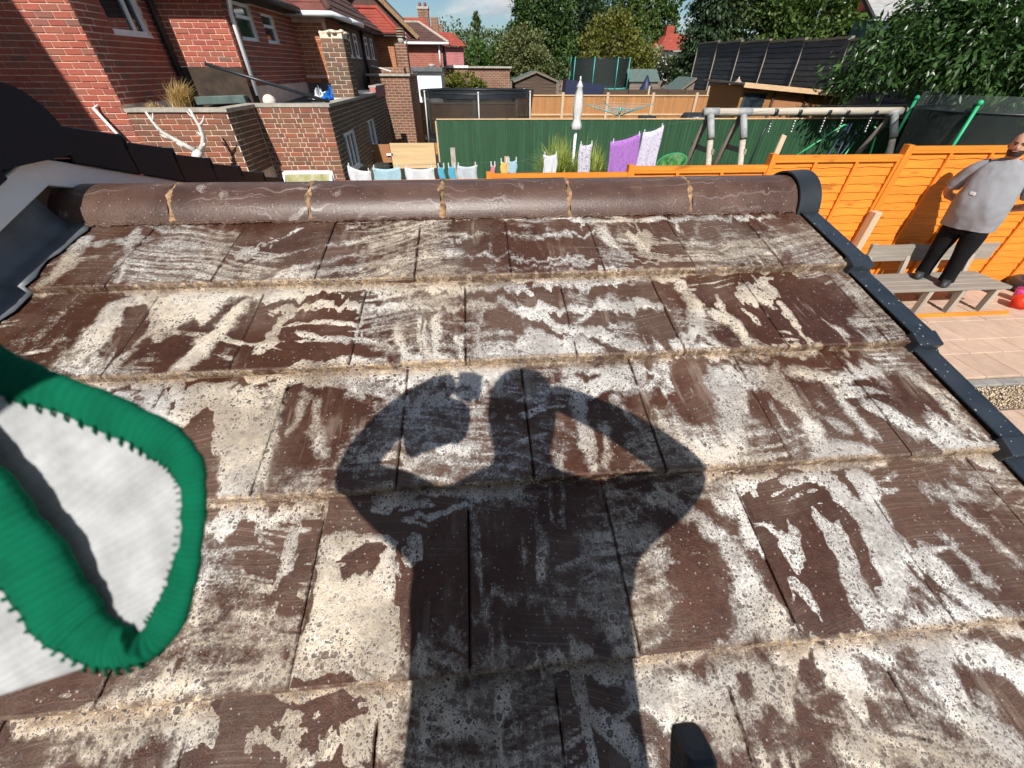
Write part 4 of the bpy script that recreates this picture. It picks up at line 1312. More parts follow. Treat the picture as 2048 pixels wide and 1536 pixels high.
# ------------------------------------------------------------------ third block: lit strip behind the brick stack
h3 = thing('brick_house', 'third brick house with lit wall strip and long white gutter behind the brick stack', 'house', (-4.6, 15, G))
X3, Y3 = -3.46, 12.8
w = wall_box(h3, (X2 - 0.01, Y3 + 0.008, -0.62), (X3, Y3 + 0.25, 0.92), M['mortar_red'])
brickwork(w, M['brick_orange'], 'x', X2, X3 - X2, Y3 + 0.008, -0.14, 0.9, max_obj=70)
brickwork(w, M['brick_orange'], 'x', X2 + 0.3, X3 - X2 + 0.05, Y3 - 0.07, -0.29, -0.21, max_obj=10)
MB().box((X2, Y3 - 0.08, -0.305), (X3 + 0.03, Y3 + 0.006, -0.205)).build('plinth_band', M['brick_orange'], h3)
MB().box((X2, Y3 - 0.03, -0.50), (X3 + 0.02, Y3 + 0.004, -0.306)).build('lead_flashing', M['lead'], h3)
mb = MB()
for i in range(6): mb.box((X3 - 0.32 + i * 0.04, Y3 - 0.09, -0.285), (X3 - 0.30 + i * 0.04, Y3 - 0.081, -0.225))
mb.build('air_vent', M['soffit'], h3)
w = wall_box(h3, (X3 - 0.25, Y3 + 0.252, -0.62), (X3, 14.5, 0.92), M['far_red'])
window(h3, 'y', X3 - 0.03, 13.0, 13.42, 0.50, 0.90)
mb = MB(); mb.box((X2, Y3 - 0.26, 0.92), (X3 + 0.26, 14.6, 0.97)); mb.build('eaves', M['soffit'], h3)
courses(h3, ((X2 - 0.3, Y3 - 0.3, 0.99), (X3 + 0.3, Y3 - 0.3, 0.99)), ((X2 - 0.3, Y3 + 2.4, 2.8), (X3 - 1.4, Y3 + 2.4, 2.8)), 11, M['roof_dull'])
courses(h3, ((X3 + 0.3, Y3 - 0.3, 0.99), (X3 + 0.3, 17.0, 0.99)), ((X3 - 1.4, Y3 + 2.4, 2.8), (X3 - 1.4, 17.0, 2.8)), 11, M['roof_brown'])
mb = MB(); mb.tube([(X3 + 0.3, Y3 - 0.3, 1.03), (X3 - 1.4, Y3 + 2.4, 2.86)], 0.07, 8); mb.build('hip_tiles', M['roof_brown'], h3, smooth=True)
gutter(h3, [(X2 - 0.05, Y3 - 0.34, 0.95), (X3 + 0.34, Y3 - 0.34, 0.95), (X3 + 0.34, 14.2, 0.95)], M['white'])

# ------------------------------------------------------------------ fourth house: shaded render, orange lit strip, red roof
h4 = thing('rendered_house', 'fourth house with shaded brown render, orange brick strip and bright red tiled roof', 'house', (-4.5, 18, G))
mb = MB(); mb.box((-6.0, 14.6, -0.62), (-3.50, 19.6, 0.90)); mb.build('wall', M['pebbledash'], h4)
for a, b in ((15.0, 15.45), (15.9, 16.3), (17.4, 17.85), (18.4, 18.8)):
    window(h4, 'y', -3.49, a, b, 0.25, 0.80, trans=(0.62,))
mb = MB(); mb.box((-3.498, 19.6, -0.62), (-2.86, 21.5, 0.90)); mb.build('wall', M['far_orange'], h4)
window(h4, 'y', -2.85, 20.2, 20.7, 0.25, 0.78)
mb = MB(); mb.box((-6.0, 14.4, 0.90), (-3.2, 19.4, 0.97)); mb.box((-4.0, 19.3, 0.901), (-2.6, 21.6, 0.971)); mb.build('eaves', M['soffit'], h4)
courses(h4, ((-3.15, 14.3, 0.99), (-3.15, 19.4, 0.99)), ((-4.6, 15.8, 2.1), (-4.6, 19.4, 2.1)), 8, M['roof_brown'])
courses(h4, ((-5.2, 19.25, 0.99), (-2.55, 19.25, 0.99)), ((-5.2, 21.0, 1.75), (-3.5, 21.0, 1.75)), 8, M['roof_red'])
courses(h4, ((-2.55, 19.25, 0.99), (-2.55, 23.0, 0.99)), ((-3.5, 21.0, 1.75), (-3.5, 23.0, 1.75)), 8, M['roof_red'])
mb = MB(); mb.tube([(-2.55, 19.25, 1.02), (-3.5, 21.0, 1.80), (-5.2, 21.0, 1.80)], 0.06, 8); mb.build('hip_tiles', M['roof_red'], h4, smooth=True)
gutter(h4, [(-3.12, 14.2, 0.96), (-3.12, 15.7, 0.96)], M['white'])
mb = MB(); mb.tube([(-3.44, 16.9, 0.9), (-3.44, 16.9, -0.4)], 0.045, 8); mb.build('downpipe', M['black_plastic'], h4, smooth=True)

# ------------------------------------------------------------------ tall dark gable behind
h5 = thing('gabled_house', 'tall dark brown gable rising behind the red hipped roof', 'house', (-4.6, 27, G))
mb = MB(); mb.prism([(-7.2, 25.2, 0.2), (-2.7, 25.2, 0.2), (-2.7, 25.2, 1.35), (-4.55, 25.2, 2.95), (-5.0, 25.2, 2.95), (-7.2, 25.2, 0.9)], (0, 5, 0)); mb.build('wall', M['roof_brown'], h5)
courses(h5, ((-2.5, 25.0, 1.15), (-2.5, 30.2, 1.15)), ((-4.7, 25.0, 3.05), (-4.7, 30.2, 3.05)), 8, M['roof_brown'])
mb = MB(); mb.bar((-2.45, 25.0, 1.12), (-4.72, 25.0, 3.06), 0.06, 0.16); mb.bar((-4.76, 25.0, 3.06), (-7.3, 25.0, 0.9), 0.06, 0.16); mb.build('bargeboard', M['ridge_mortar'], h5)

# ------------------------------------------------------------------ hipped house with white gutter
h6 = thing('hipped_house', 'brick house with brown hipped roof and thin white gutter, left of the pink house', 'house', (-2.4, 27, G))
mb = MB(); mb.box((-3.3, 25.0, -0.7), (-1.35, 28.5, 0.90)); mb.build('wall', M['far_red'], h6)
courses(h6, ((-3.5, 24.75, 0.95), (-1.05, 24.75, 0.95)), ((-3.5, 27.2, 1.78), (-2.55, 27.2, 1.78)), 8, M['roof_brown'])
courses(h6, ((-1.05, 24.75, 0.95), (-1.05, 29.0, 0.95)), ((-2.55, 27.2, 1.78), (-2.55, 29.0, 1.78)), 8, M['roof_brown'])
mb = MB(); mb.tube([(-1.05, 24.75, 0.98), (-2.55, 27.2, 1.82), (-3.5, 27.2, 1.82)], 0.06, 8); mb.build('hip_tiles', M['concrete'], h6, smooth=True)
gutter(h6, [(-3.4, 24.7, 0.92), (-1.0, 24.7, 0.92)], M['white'])
mb = MB(); mb.tube([(-1.5, 24.93, 0.85), (-1.5, 24.93, 0.1)], 0.04, 8); mb.build('downpipe', M['white'], h6, smooth=True)
mb = MB(); mb.tube([(-1.28, 25.1, 0.85), (-1.28, 25.1, 0.1)], 0.05, 8); mb.build('soil_pipe', M['black_plastic'], h6, smooth=True)
mb = MB(); mb.tube([(-2.98, 24.6, 0.95), (-2.98, 24.6, 1.28)], 0.03, 8); mb.build('vent_pipe', M['white'], h6, smooth=True)

# ------------------------------------------------------------------ red-roofed house with pink wall
h7 = thing('pink_walled_house', 'farthest house with bright red roofs, chimney and pink painted wall', 'house', (-2.0, 33, G))
mb = MB(); mb.box((-2.3, 31.0, -0.8), (-0.42, 35, 1.0)); mb.build('wall', M['far_pink'], h7)
mb = MB(); mb.box((-4.5, 31.8, -0.8), (-2.302, 36, 1.0)); mb.build('wall', M['far_red'], h7)
courses(h7, ((-2.0, 30.7, 1.03), (-0.22, 30.7, 1.03)), ((-2.0, 32.0, 1.70), (-1.05, 32.0, 1.70)), 6, M['roof_red'])
courses(h7, ((-0.22, 30.7, 1.03), (-0.22, 34.5, 1.03)), ((-1.05, 32.0, 1.70), (-1.05, 34.5, 1.70)), 6, M['roof_red'])
courses(h7, ((-4.6, 31.3, 1.05), (-1.3, 31.3, 1.05)), ((-4.2, 33.5, 2.45), (-2.9, 33.5, 2.45)), 9, M['roof_red'])
courses(h7, ((-1.3, 31.3, 1.05), (-1.3, 36.0, 1.05)), ((-2.9, 33.5, 2.45), (-2.9, 36.0, 2.45)), 9, M['roof_red'])
st = MB().box((-3.2, 34.2, 1.0), (-2.55, 34.9, 2.98)).build('chimney', M['far_brick'], h7)
mb = MB(); mb.box((-3.24, 34.16, 2.90), (-2.51, 34.94, 3.02)); mb.build('chimney_cap', M['concrete'], st)
for dx in (-3.05, -2.72):
    MB().tube([(dx, 34.5, 3.0), (dx, 34.5, 3.22)], [0.10, 0.08], 10).build('chimney_pot', M['roof_dull'], st, smooth=True)
for i, yy in enumerate((37.5, 42.0)):
    hh = thing('terrace_house', ('distant red roof with chimney just behind the pink walled house', 'most distant terrace roof and chimney in the row')[i], 'house', (-3.0, yy, G), 'terrace houses beyond the pink one')
    mb = MB(); mb.box((-5, yy, -0.8), (-2.0, yy + 3, 1.1)); mb.build('wall', M['far_red'], hh)
    courses(hh, ((-5, yy - 0.3, 1.1), (-1.8, yy - 0.3, 1.1)), ((-5, yy + 1.6, 2.3), (-2.8, yy + 1.6, 2.3)), 5, M['roof_red'])
    MB().box((-2.75 + 0.1 * i, yy + 1.2, 1.0), (-2.25 + 0.1 * i, yy + 1.8, 2.86 - 0.1 * i)).build('chimney', M['far_brick'], hh)

# ------------------------------------------------------------------ flat-roofed brick garage
gar = thing('brick_garage', 'flat-roofed brown brick garage with concrete coping, left of the green fence', 'garage', (-4.0, 11, G))
ZC = -0.545
XA, YA, XB_, YB_ = -3.83, YH, -2.57, 8.60
wA = wall_box(gar, (XH + 0.002, YA + 0.008, G), (XA, YA + 0.25, ZC), M['mortar'])
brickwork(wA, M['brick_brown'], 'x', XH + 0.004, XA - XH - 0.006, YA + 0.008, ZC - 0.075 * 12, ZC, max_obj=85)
wB = wall_box(gar, (XA - 0.25, YA + 0.252, G), (XA - 0.008, YB_ + 0.05, ZC - 0.001), M['mortar'])
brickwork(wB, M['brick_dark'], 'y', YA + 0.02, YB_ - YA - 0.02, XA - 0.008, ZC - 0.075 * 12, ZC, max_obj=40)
wC = wall_box(gar, (XA - 0.05, YB_ + 0.052, G), (XB_, YB_ + 0.25, ZC + 0.001), M['mortar'])
brickwork(wC, M['brick_brown'], 'x', XA, XB_ - XA, YB_ + 0.052 - 0.0, ZC - 0.075 * 18, ZC, max_obj=110, flemish=True)
g1, g2 = (9.20, 10.12, -1.68, -1.02), (11.4, 12.3, -1.60, -0.98)
mb = MB()
mb.box((XB_ - 0.25, YB_ + 0.252, G), (XB_ - 0.008, 14.5, -1.68)); mb.box((XB_ - 0.25, YB_ + 0.252, -0.98), (XB_ - 0.008, 14.5, ZC))
mb.box((XB_ - 0.25, YB_ + 0.252, -1.68), (XB_ - 0.008, g1[0], -0.98)); mb.box((XB_ - 0.25, g1[1], -1.68), (XB_ - 0.008, g2[0], -0.98)); mb.box((XB_ - 0.25, g2[1], -1.68), (XB_ - 0.008, 14.5, -0.98))
wD = mb.build('wall', M['mortar'], gar)
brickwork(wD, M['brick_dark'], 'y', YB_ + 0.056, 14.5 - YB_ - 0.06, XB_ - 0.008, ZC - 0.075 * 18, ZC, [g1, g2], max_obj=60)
window(gar, 'y', XB_ - 0.03, g1[0], g1[1], g1[2], g1[3], mull=(9.5, 9.8), trans=())
window(gar, 'y', XB_ - 0.03, g2[0], g2[1], g2[2] , g2[3], mull=(11.85,))
mb = MB(); c0 = ZC + 0.003
mb.box((XH + 0.01, YA - 0.03, c0), (XA + 0.03, YA + 0.24, c0 + 0.045)); mb.build('coping', M['concrete'], gar)
mb = MB(); mb.box((XA - 0.22, YA + 0.243, c0), (XA + 0.03, YB_ + 0.03, c0 + 0.044)); mb.build('coping', M['concrete'], gar)
mb = MB(); mb.box((XA - 0.22, YB_ + 0.033, c0), (XB_ + 0.035, YB_ + 0.28, c0 + 0.045)); mb.build('coping', M['concrete'], gar)
mb = MB(); mb.box((XB_ - 0.2, YB_ + 0.283, c0), (XB_ + 0.035, 13.0, c0 + 0.044)); mb.build('coping', M['concrete'], gar)
mb = MB(); mb.add([(XH + 0.02, YA + 0.1, -0.60), (XB_ - 0.1, YB_ - 0.9, -0.60), (XB_ - 0.1, 14.4, -0.42), (XH + 0.02, 14.4, -0.42)], [(0, 1, 2, 3)])
mb = MB(); mb.prism([(XH, 9.0, -0.66), (XH, 14.4, -0.48), (XH, 14.4, -0.9), (XH, 9.0, -0.9)], (XB_ - XH - 0.1, 0, 0)); mb.prism([(XH, YA + 0.2, -0.665), (XH, 8.999, -0.661), (XH, 8.999, -0.9), (XH, YA + 0.2, -0.9)], (XA - XH - 0.1, 0, 0))
mb.build('flat_roof', M['felt'], gar)
MB().box((XB_ - 0.12, 13.02, -0.62), (XB_ + 0.03, 14.45, -0.40)).build('parapet', M['brick_pink'], gar)
MB().box((XB_ - 0.14, 13.03, -0.398), (XB_ + 0.05, 14.46, -0.36)).build('coping', M['concrete'], gar)

pier = thing('brick_stack', 'square brown brick chimney stack with broken mortar top on the garage roof', 'chimney', (-2.8, 11.0, -0.5))
XP0, XP1, YP0, YP1 = -3.02, -2.575, 10.76, 11.20
w = wall_box(pier, (XP0, YP0 + 0.008, -0.62), (XP1 - 0.008, YP1, 0.535), M['mortar'])
brickwork(w, M['brick_dark'], 'x', XP0, XP1 - XP0, YP0 + 0.008, -0.50, 0.54, max_obj=60)
brickwork(w, M['brick_dark'], 'y', YP0 + 0.01, YP1 - YP0 - 0.01, XP1 - 0.008, -0.50, 0.54, max_obj=60, shift=0.1)
mb = MB()
for i in range(26):
    x, y_ = random.uniform(XP0 - 0.04, XP1 + 0.02), random.uniform(YP0 - 0.03, YP1)
    mb.sphere((x, y_, 0.55 + random.uniform(0, 0.02)), (random.uniform(0.03, 0.09), random.uniform(0.03, 0.08), random.uniform(0.015, 0.035)), 6, 5)
mb.build('mortar_flaunching', M['mortar'], pier)

# ------------------------------------------------------------------ extensions further along
e2 = thing('brick_extension', 'small brown brick extension with stone coping behind the natural fence', 'extension', (-2.6, 17, G))
mb = MB(); mb.box((-3.25, 16.0, G), (-2.0, 18.4, -0.20)); w = mb.build('wall', M['far_brick'], e2)
mb = MB(); mb.box((-3.32, 15.94, -0.198), (-1.95, 18.45, -0.14)); mb.build('coping', M['concrete'], e2)
mb = MB(); mb.box((-3.2, 16.5, -0.138), (-2.2, 18.4, 0.02)); mb.build('parapet', M['far_brick'], e2)
MB().tube([(-3.2, 16.4, 0.06), (-2.55, 16.1, -0.08)], 0.014, 6).build('cable', M['white'], e2)
st = thing('chimney_stack', 'slim brick stack with ringed cream chimney pot beside the red roof', 'chimney', (-2.25, 17.2, -0.2))
MB().box((-2.45, 17.0, -0.14), (-2.08, 17.4, 0.62)).build('stack', M['far_brick'], st)
mb = MB(); zz = 0.62
mb.tube([(-2.26, 17.2, 0.62), (-2.26, 17.2, 0.78)], 0.095, 12)
mb.build('pot', M['concrete'], st, smooth=True)
for i in range(4):
    MB().tube([(-2.26, 17.2, 0.785 + i * 0.062), (-2.26, 17.2, 0.815 + i * 0.062)], [0.13, 0.12], 12).build('pot_ring', M['ridge_mortar'] if i % 2 else M['concrete'], st, smooth=True)
MB().tube([(-2.26, 17.2, 0.78), (-2.26, 17.2, 1.02)], 0.085, 10).build('pot_core', M['soffit'], st, smooth=True)

e3 = thing('white_extension', 'white rendered lean-to with grey fascia and dark door, beside brick extension', 'extension', (-1.8, 21, G))
MB().box((-2.36, 20.0, G), (-1.22, 22.5, -0.10)).build('wall', M['white'], e3)
MB().box((-2.52, 19.85, -0.098), (-1.14, 22.6, 0.04)).build('fascia', M['lead'], e3)
d = MB().box((-2.50, 19.93, -1.4), (-2.30, 19.995, -0.2)).build('door', M['white_dirty'], e3)
MB().box((-2.44, 19.90, -0.62), (-2.37, 19.928, -0.45)).build('letter_plate', M['soffit'], d)
MB().tube([(-1.6, 20.6, 0.04), (-1.6, 20.6, 0.14)], 0.14, 10).build('roof_vent', M['concrete'], e3, smooth=True)

e4 = thing('garden_outbuilding', 'long low brick outbuilding with white fascia below the far trees', 'outbuilding', (0.5, 28, G))
MB().box((-1.75, 27.0, G), (2.1, 29, 0.02)).build('wall', M['far_brick'], e4)
MB().box((-1.8, 26.9, 0.022), (-0.15, 29, 0.13)).build('fascia', M['white_dirty'], e4)
MB().box((-0.145, 26.88, 0.022), (2.2, 29, 0.10)).build('fascia', M['concrete'], e4)

# the house the tiled roof belongs to, behind and to the left of the camera
h0 = thing('main_house', 'tall brick house whose edge shades the left of the brick wall', 'house', (-9, 0, G))
MB().box((-13, -4, G), (-6.52, 4.0, 4.6)).build('wall', M['far_red'], h0)
courses(h0, ((-13, 4.0, 4.62), (-6.5, 4.0, 4.62)), ((-12, 0, 6.4), (-10.5, 0, 6.4)), 10, M['roof_brown'])
courses(h0, ((-13, -4.0, 4.62), (-6.5, -4.0, 4.62)), ((-12, 0, 6.4), (-10.5, 0, 6.4)), 10, M['roof_brown'])
courses(h0, ((-6.5, -4.0, 4.62), (-6.5, 4.0, 4.62)), ((-10.5, -0.01, 6.4), (-10.5, 0.01, 6.4)), 10, M['roof_brown'])

# ================================================================== fences
M['orange'] = m_wood('orange_stained_timber', (0.74, 0.235, 0.022), 'x', 0.65, 0.30, 0.22, 0.75)
M['orange_v'] = m_wood('orange_stained_batten', (0.70, 0.21, 0.02), 'z', 0.6, 0.2, 0.2, 0.3)
M['green_board'] = m_wood('green_painted_board', (0.030, 0.088, 0.042), 'z', 0.6, 0.38, 0.5, 0.35)
M['natural'] = m_wood('natural_fence_board', (0.46, 0.22, 0.085), 'z', 0.7, 0.3, 0.4, 0.4)
M['rail'] = m_wood('pale_rail', (0.62, 0.42, 0.24), 'x', 0.7, 0.2, 0.2, 0.3)
M['post_wood'] = m_wood('pale_post', (0.56, 0.42, 0.28), 'z', 0.75, 0.25, 0.2, 0.3)
M['grey_wood'] = m_wood('weathered_grey_timber', (0.30, 0.265, 0.225), 'x', 0.85, 0.35, 0.35, 0.4)
M['grey_wood_v'] = m_wood('weathered_grey_post', (0.38, 0.33, 0.27), 'z', 0.85, 0.3, 0.25, 0.4)
M['swing_wood'] = m_wood('bleached_round_timber', (0.50, 0.44, 0.36), 'x', 0.85, 0.3, 0.1, 0.5)
M['black_board'] = m_wood('black_stained_board', (0.105, 0.11, 0.12), 'y', 0.75, 0.4, 0.6, 0.2)
M['brown_ply'] = m_wood('brown_board', (0.36, 0.16, 0.07), 'x', 0.7, 0.15, 0.1, 0.2)
M['ply'] = m_wood('pale_plywood', (0.60, 0.42, 0.23), 'x', 0.7, 0.22, 0.1, 0.5, 0.5)
M['shed_wood'] = m_wood('shed_board_dark', (0.085, 0.055, 0.038), 'x', 0.75, 0.3, 0.3, 0.3)
M['shed_wood_golden'] = m_wood('shed_board_golden', (0.34, 0.165, 0.055), 'x', 0.7, 0.3, 0.3, 0.4)  # golden brown boards of the timber shed
M['shed_grey'] = m_wood('shed_board_grey', (0.20, 0.16, 0.13), 'x', 0.8, 0.3, 0.3, 0.3)
M['green_felt'] = m_plain('green_roof_felt', (0.085, 0.125, 0.115), 0.85, 0.25, 6, 0.3)
M['net_black'] = m_net('black_net', (0.012, 0.013, 0.014), 0.72)
M['net_dark'] = m_net('dark_green_net', (0.010, 0.016, 0.015), 0.84)
M['pole_grey'] = m_plain('painted_steel_grey', (0.55, 0.55, 0.53), 0.4, 0.1, 8, 0.02)
M['teal'] = m_plain('teal_plastic', (0.05, 0.36, 0.34), 0.45, 0.15, 6, 0.05)
M['green_pole'] = m_plain('green_foam_sleeve', (0.015, 0.36, 0.15), 0.55, 0.15, 6, 0.1)
M['bright_green'] = m_plain('bright_green_steel', (0.06, 0.42, 0.16), 0.4, 0.1, 6, 0.02)
M['navy'] = m_plain('navy_plastic', (0.012, 0.018, 0.055), 0.5, 0.2, 6, 0.05)
M['chain'] = m_plain('zinc_chain', (0.5, 0.5, 0.48), 0.35, 0.2, 30, 0.1, metal=0.7)

# orange overlap panels on stepped bays in front of the bench garden
YF = 5.30
bays = [(-1.66, 0.15, -1.06), (0.17, 1.92, -1.000), (1.94, 3.74, -0.936), (3.76, 5.50, -0.83), (5.56, 7.36, -0.74), (7.40, 9.22, -0.70)]
of = thing('overlap_fence', 'bright orange overlap panel fence stepping down behind the bench', 'fence', (3.8, YF, G))
for bi, (x0, x1, zt_) in enumerate(bays):
    mb = MB(); zb = G + 0.08
    mb.box((x0, YF + 0.020, zb), (x1, YF + 0.028, zt_ - 0.02))
    pan = mb.build('panel', M['orange'], of)
    nb = 18; hgt = (zt_ - 0.04 - zb) / nb
    for i in range(nb):
        z = zb + i * hgt; b = MB(); n_ = 14; lo, hi = [], []
        for k in range(n_ + 1):
            x = x0 + 0.02 + (x1 - x0 - 0.04) * k / n_
            wv = 0.006 * math.sin(k * 1.7 + i * 2.3) + random.uniform(-0.004, 0.004)
            lo.append((x, z + wv)); hi.append((x, z + hgt + 0.01))
        vs = [(x, YF - 0.004, zz) for x, zz in lo] + [(x, YF + 0.010, zz) for x, zz in hi] + [(x, YF + 0.012, zz) for x, zz in lo]
        m_ = n_ + 1
        b.add(vs, [(k, k + 1, m_ + k + 1, m_ + k) for k in range(n_)] + [(2 * m_ + k, 2 * m_ + k + 1, k + 1, k) for k in range(n_)])
        b.build('board', M['orange'], pan)
    for fr in (0.0, 0.333, 0.666, 1.0):
        xb = x0 + 0.022 + (x1 - x0 - 0.044) * fr
        MB().box((xb - 0.020, YF - 0.030, zb - 0.02), (xb + 0.020, YF - 0.005, zt_ - 0.045)).build('batten', M['orange_v'], pan)
    MB().box((x0, YF - 0.034, zt_ - 0.043), (x1, YF + 0.034, zt_)).build('cap_rail', M['orange'], pan)
    MB().box((x0, YF - 0.031, zt_ - 0.075), (x1, YF - 0.0052, zt_ - 0.0445)).build('top_batten', M['orange'], pan)
    MB().box((x0, YF - 0.02, G - 0.05), (x1, YF + 0.02, zb - 0.002)).build('gravel_board', M['concrete'], of)
for (a, b_) in zip(bays[:-1], bays[1:]):
    xm = (a[1] + b_[0]) / 2
    MB().box((xm - 0.035, YF - 0.045, G - 0.05), (xm + 0.035, YF + 0.045, b_[2] + 0.02)).build('post', M['orange_v'], of)
o = MB().box((5.44, YF - 0.16, G), (5.54, YF - 0.05, -1.50)).build('timber_post', M['post_wood'])
tag(bevel(o, 0.006), 'short pale timber post standing against the orange fence beside the bench', 'post')

# green feather-edge fence, boards in bays of about 1.8 m
YGf = 12.0
gf = thing('green_fence', 'dark green painted board fence across the middle gardens', 'fence', (4.5, YGf, G))
bme = MB(); bme.loft([[(0, 0, 0), (0.112, 0.012, 0), (0.112, 0.018, 0), (0, 0.018, 0)], [(0, 0, 1.72), (0.112, 0.012, 1.72), (0.112, 0.018, 1.72), (0, 0.018, 1.72)]])
bme.f = [tuple(reversed(f)) for f in bme.f]
bme = bme.mesh('board', M['green_board'])
x = -0.95; i = 0
while x < 12.2:
    link('board', bme, gf, (x, YGf + random.uniform(-0.003, 0.003), G + 0.02 + random.uniform(-0.006, 0.006)))
    x += 0.1005; i += 1
for x0 in np.arange(-0.95, 12.0, 1.83):
    MB().box((x0, YGf - 0.012, -1.018), (min(x0 + 1.815, 12.2), YGf + 0.04, -0.995)).build('cap_rail', M['rail'], gf)
    MB().box((x0 - 0.04, YGf + 0.045, G), (x0 + 0.04, YGf + 0.125, -1.05)).build('post', M['post_wood'], gf)

# natural fence further back
YN = 18.7
nf = thing('natural_fence', 'honey coloured vertical board fence with pale posts behind the trampoline', 'fence', (3, YN, G))
nbm = MB(); nbm.loft([[(0, 0, 0), (0.118, 0.014, 0), (0.118, 0.02, 0), (0, 0.02, 0)], [(0, 0, 1.0), (0.118, 0.014, 1.0), (0.118, 0.02, 1.0), (0, 0.02, 1.0)]])
nbm.f = [tuple(reversed(f)) for f in nbm.f]
nbm = nbm.mesh('board', M['natural'])
px = [-3.62, -1.75, 0.05, 1.72, 3.55, 5.35, 7.2, 9.0, 10.8, 12.4]
for a, b_ in zip(px[:-1], px[1:]):
    top = -1.05 if b_ < 2 else -0.80
    x = a + 0.05
    while x < b_ - 0.08:
        o = link('board', nbm, nf, (x, YN + random.uniform(-0.004, 0.004), G)); o.scale = (1, 1, top - G - 0.02); x += 0.105
    MB().box((a + 0.05, YN - 0.03, top - 0.018), (b_ - 0.05, YN + 0.05, top + 0.022)).build('cap_rail', M['rail'], nf)
    for zr in ((top - 0.62,) if b_ > 2 else (top - 0.5, top - 1.05)):
        MB().box((a + 0.05, YN - 0.028, zr - 0.03), (b_ - 0.05, YN - 0.002, zr + 0.03)).build('rail', M['rail'], nf)
    MB().box((a - 0.05, YN - 0.06, G), (a + 0.05, YN + 0.04, top + 0.10)).build('post', M['post_wood'] if b_ > 2 else M['concrete'], nf)

# tall black-stained fence down the right-hand side
bf = thing('black_fence', 'tall black stained horizontal board fence with thin cover strips, right background', 'fence', (12.5, 17, G))
p0, p1 = Vector((12.85, 27.9, 0)), Vector((12.30, 11.1, 0))
dv = (p1 - p0).normalized()
for k in range(7):
    a, b_ = p0 + dv * (2.4 * k), p0 + dv * (2.4 * k + 2.395)
    top = 1.10 - 0.071 * k
    pan = MB().bar((a.x + 0.05, a.y, (G + top) / 2), (b_.x + 0.05, b_.y, (G + top) / 2), 0.03, top - G).build('panel', M['black_board'], bf)
    nb = 22; hh = (top - (G + 0.0)) / nb
    for i in range(nb):
        z = G + (i + 0.5) * hh
        if z < -1.3: continue
        MB().bar((a.x + random.uniform(-0.006, 0.004), a.y, z), (b_.x + random.uniform(-0.006, 0.004), b_.y, z + random.uniform(-0.006, 0.006)), 0.022, hh * 0.86).build('board', M['black_board'], pan)
    MB().box((a.x - 0.045, a.y - 0.02, G), (a.x - 0.012, a.y + 0.02, top + 0.01)).build('cover_strip', M['grey_wood_v'], bf)
    MB().bar((a.x, a.y, top + 0.045), (b_.x, b_.y, top + 0.045), 0.12, 0.07).build('top_rail', M['shed_grey'], bf)
a, b_ = p0 + Vector((0, 0.03, 0)), p0 + Vector((1.2, 2.6, 0))
MB().bar((a.x, a.y, (G + 1.0) / 2), (b_.x, b_.y, (G + 1.0) / 2), 0.03, 1.0 - G).build('return_panel', M['black_board'], bf)

# ================================================================== bench and small things on the patio
be = thing('garden_bench', 'weathered grey timber bench the man is standing on', 'bench', (6.45, 4.7, G))
ZS = -2.31
for i in range(4):
    yb = 4.42 + i * 0.135
    bevel(MB().box((5.50, yb, ZS - 0.04), (7.38, yb + 0.125, ZS + random.uniform(-0.003, 0.003))).build('seat_plank', M['grey_wood'], be), 0.005)
for x in (5.62, 6.22, 6.72, 7.24):
    MB().box((x - 0.035, 4.44, G + 0.05), (x + 0.035, 4.51, ZS - 0.042)).build('leg', M['grey_wood_v'], be)
    mb = MB(); mb.bar((x, 4.90, G + 0.05), (x, 4.93, ZS - 0.045), 0.07, 0.06, (0, 1, 0)); mb.bar((x, 4.985, ZS - 0.04), (x, 5.075, -1.905), 0.07, 0.045, (0, 1, 0)); mb.build('leg', M['grey_wood_v'], be)
    MB().box((x - 0.03, 4.512, ZS - 0.14), (x + 0.03, 4.88, ZS - 0.045)).build('cross_bearer', M['grey_wood_v'], be)
bevel(MB().bar((5.56, 5.03, -2.03), (6.30, 5.03, -2.03), 0.025, 0.235).build('back_plank', M['grey_wood'], be), 0.004)
bevel(MB().bar((6.304, 5.03, -2.035), (7.55, 5.03, -2.035), 0.025, 0.24).build('back_plank', M['grey_wood'], be), 0.004)
o = bevel(MB().box((5.45, 4.40, G + 0.04), (7.56, 4.50 - 0.065, G + 0.10)).build('timber_batten', M['orange']), 0.004)
o.location.y -= 0.06
tag(o, 'orange timber batten lying on the slabs in front of the bench', 'batten')
# black rubber tyre planter and toy bucket, cut by the right edge
mb = MB(); rings = []
for i in range(24):
    a = 2 * math.pi * i / 24
    rings.append([(8.75 + (0.27 + 0.085 * math.cos(t_)) * math.cos(a), 5.0 - 0.02 + (0.27 + 0.085 * math.cos(t_)) * math.sin(a), G + 0.14 + 0.085 * math.sin(t_)) for t_ in [2 * math.pi * k / 10 for k in range(10)]])
rings.append(rings[0]); mb.loft(rings, cap=False)
tag(mb.build('tyre', M['black_plastic'], smooth=True), 'black tyre lying flat by the end of the bench', 'tyre')
M['red_toy'] = m_plain('red_toy_plastic', (0.75, 0.045, 0.012), 0.35, 0.08, 5, 0.02); M['pink_toy'] = m_plain('magenta_toy_plastic', (0.62, 0.07, 0.30), 0.35, 0.08, 5, 0.02)
M['yellow_toy'] = m_plain('yellow_toy_plastic', (0.75, 0.55, 0.12), 0.4, 0.08, 5, 0.02)
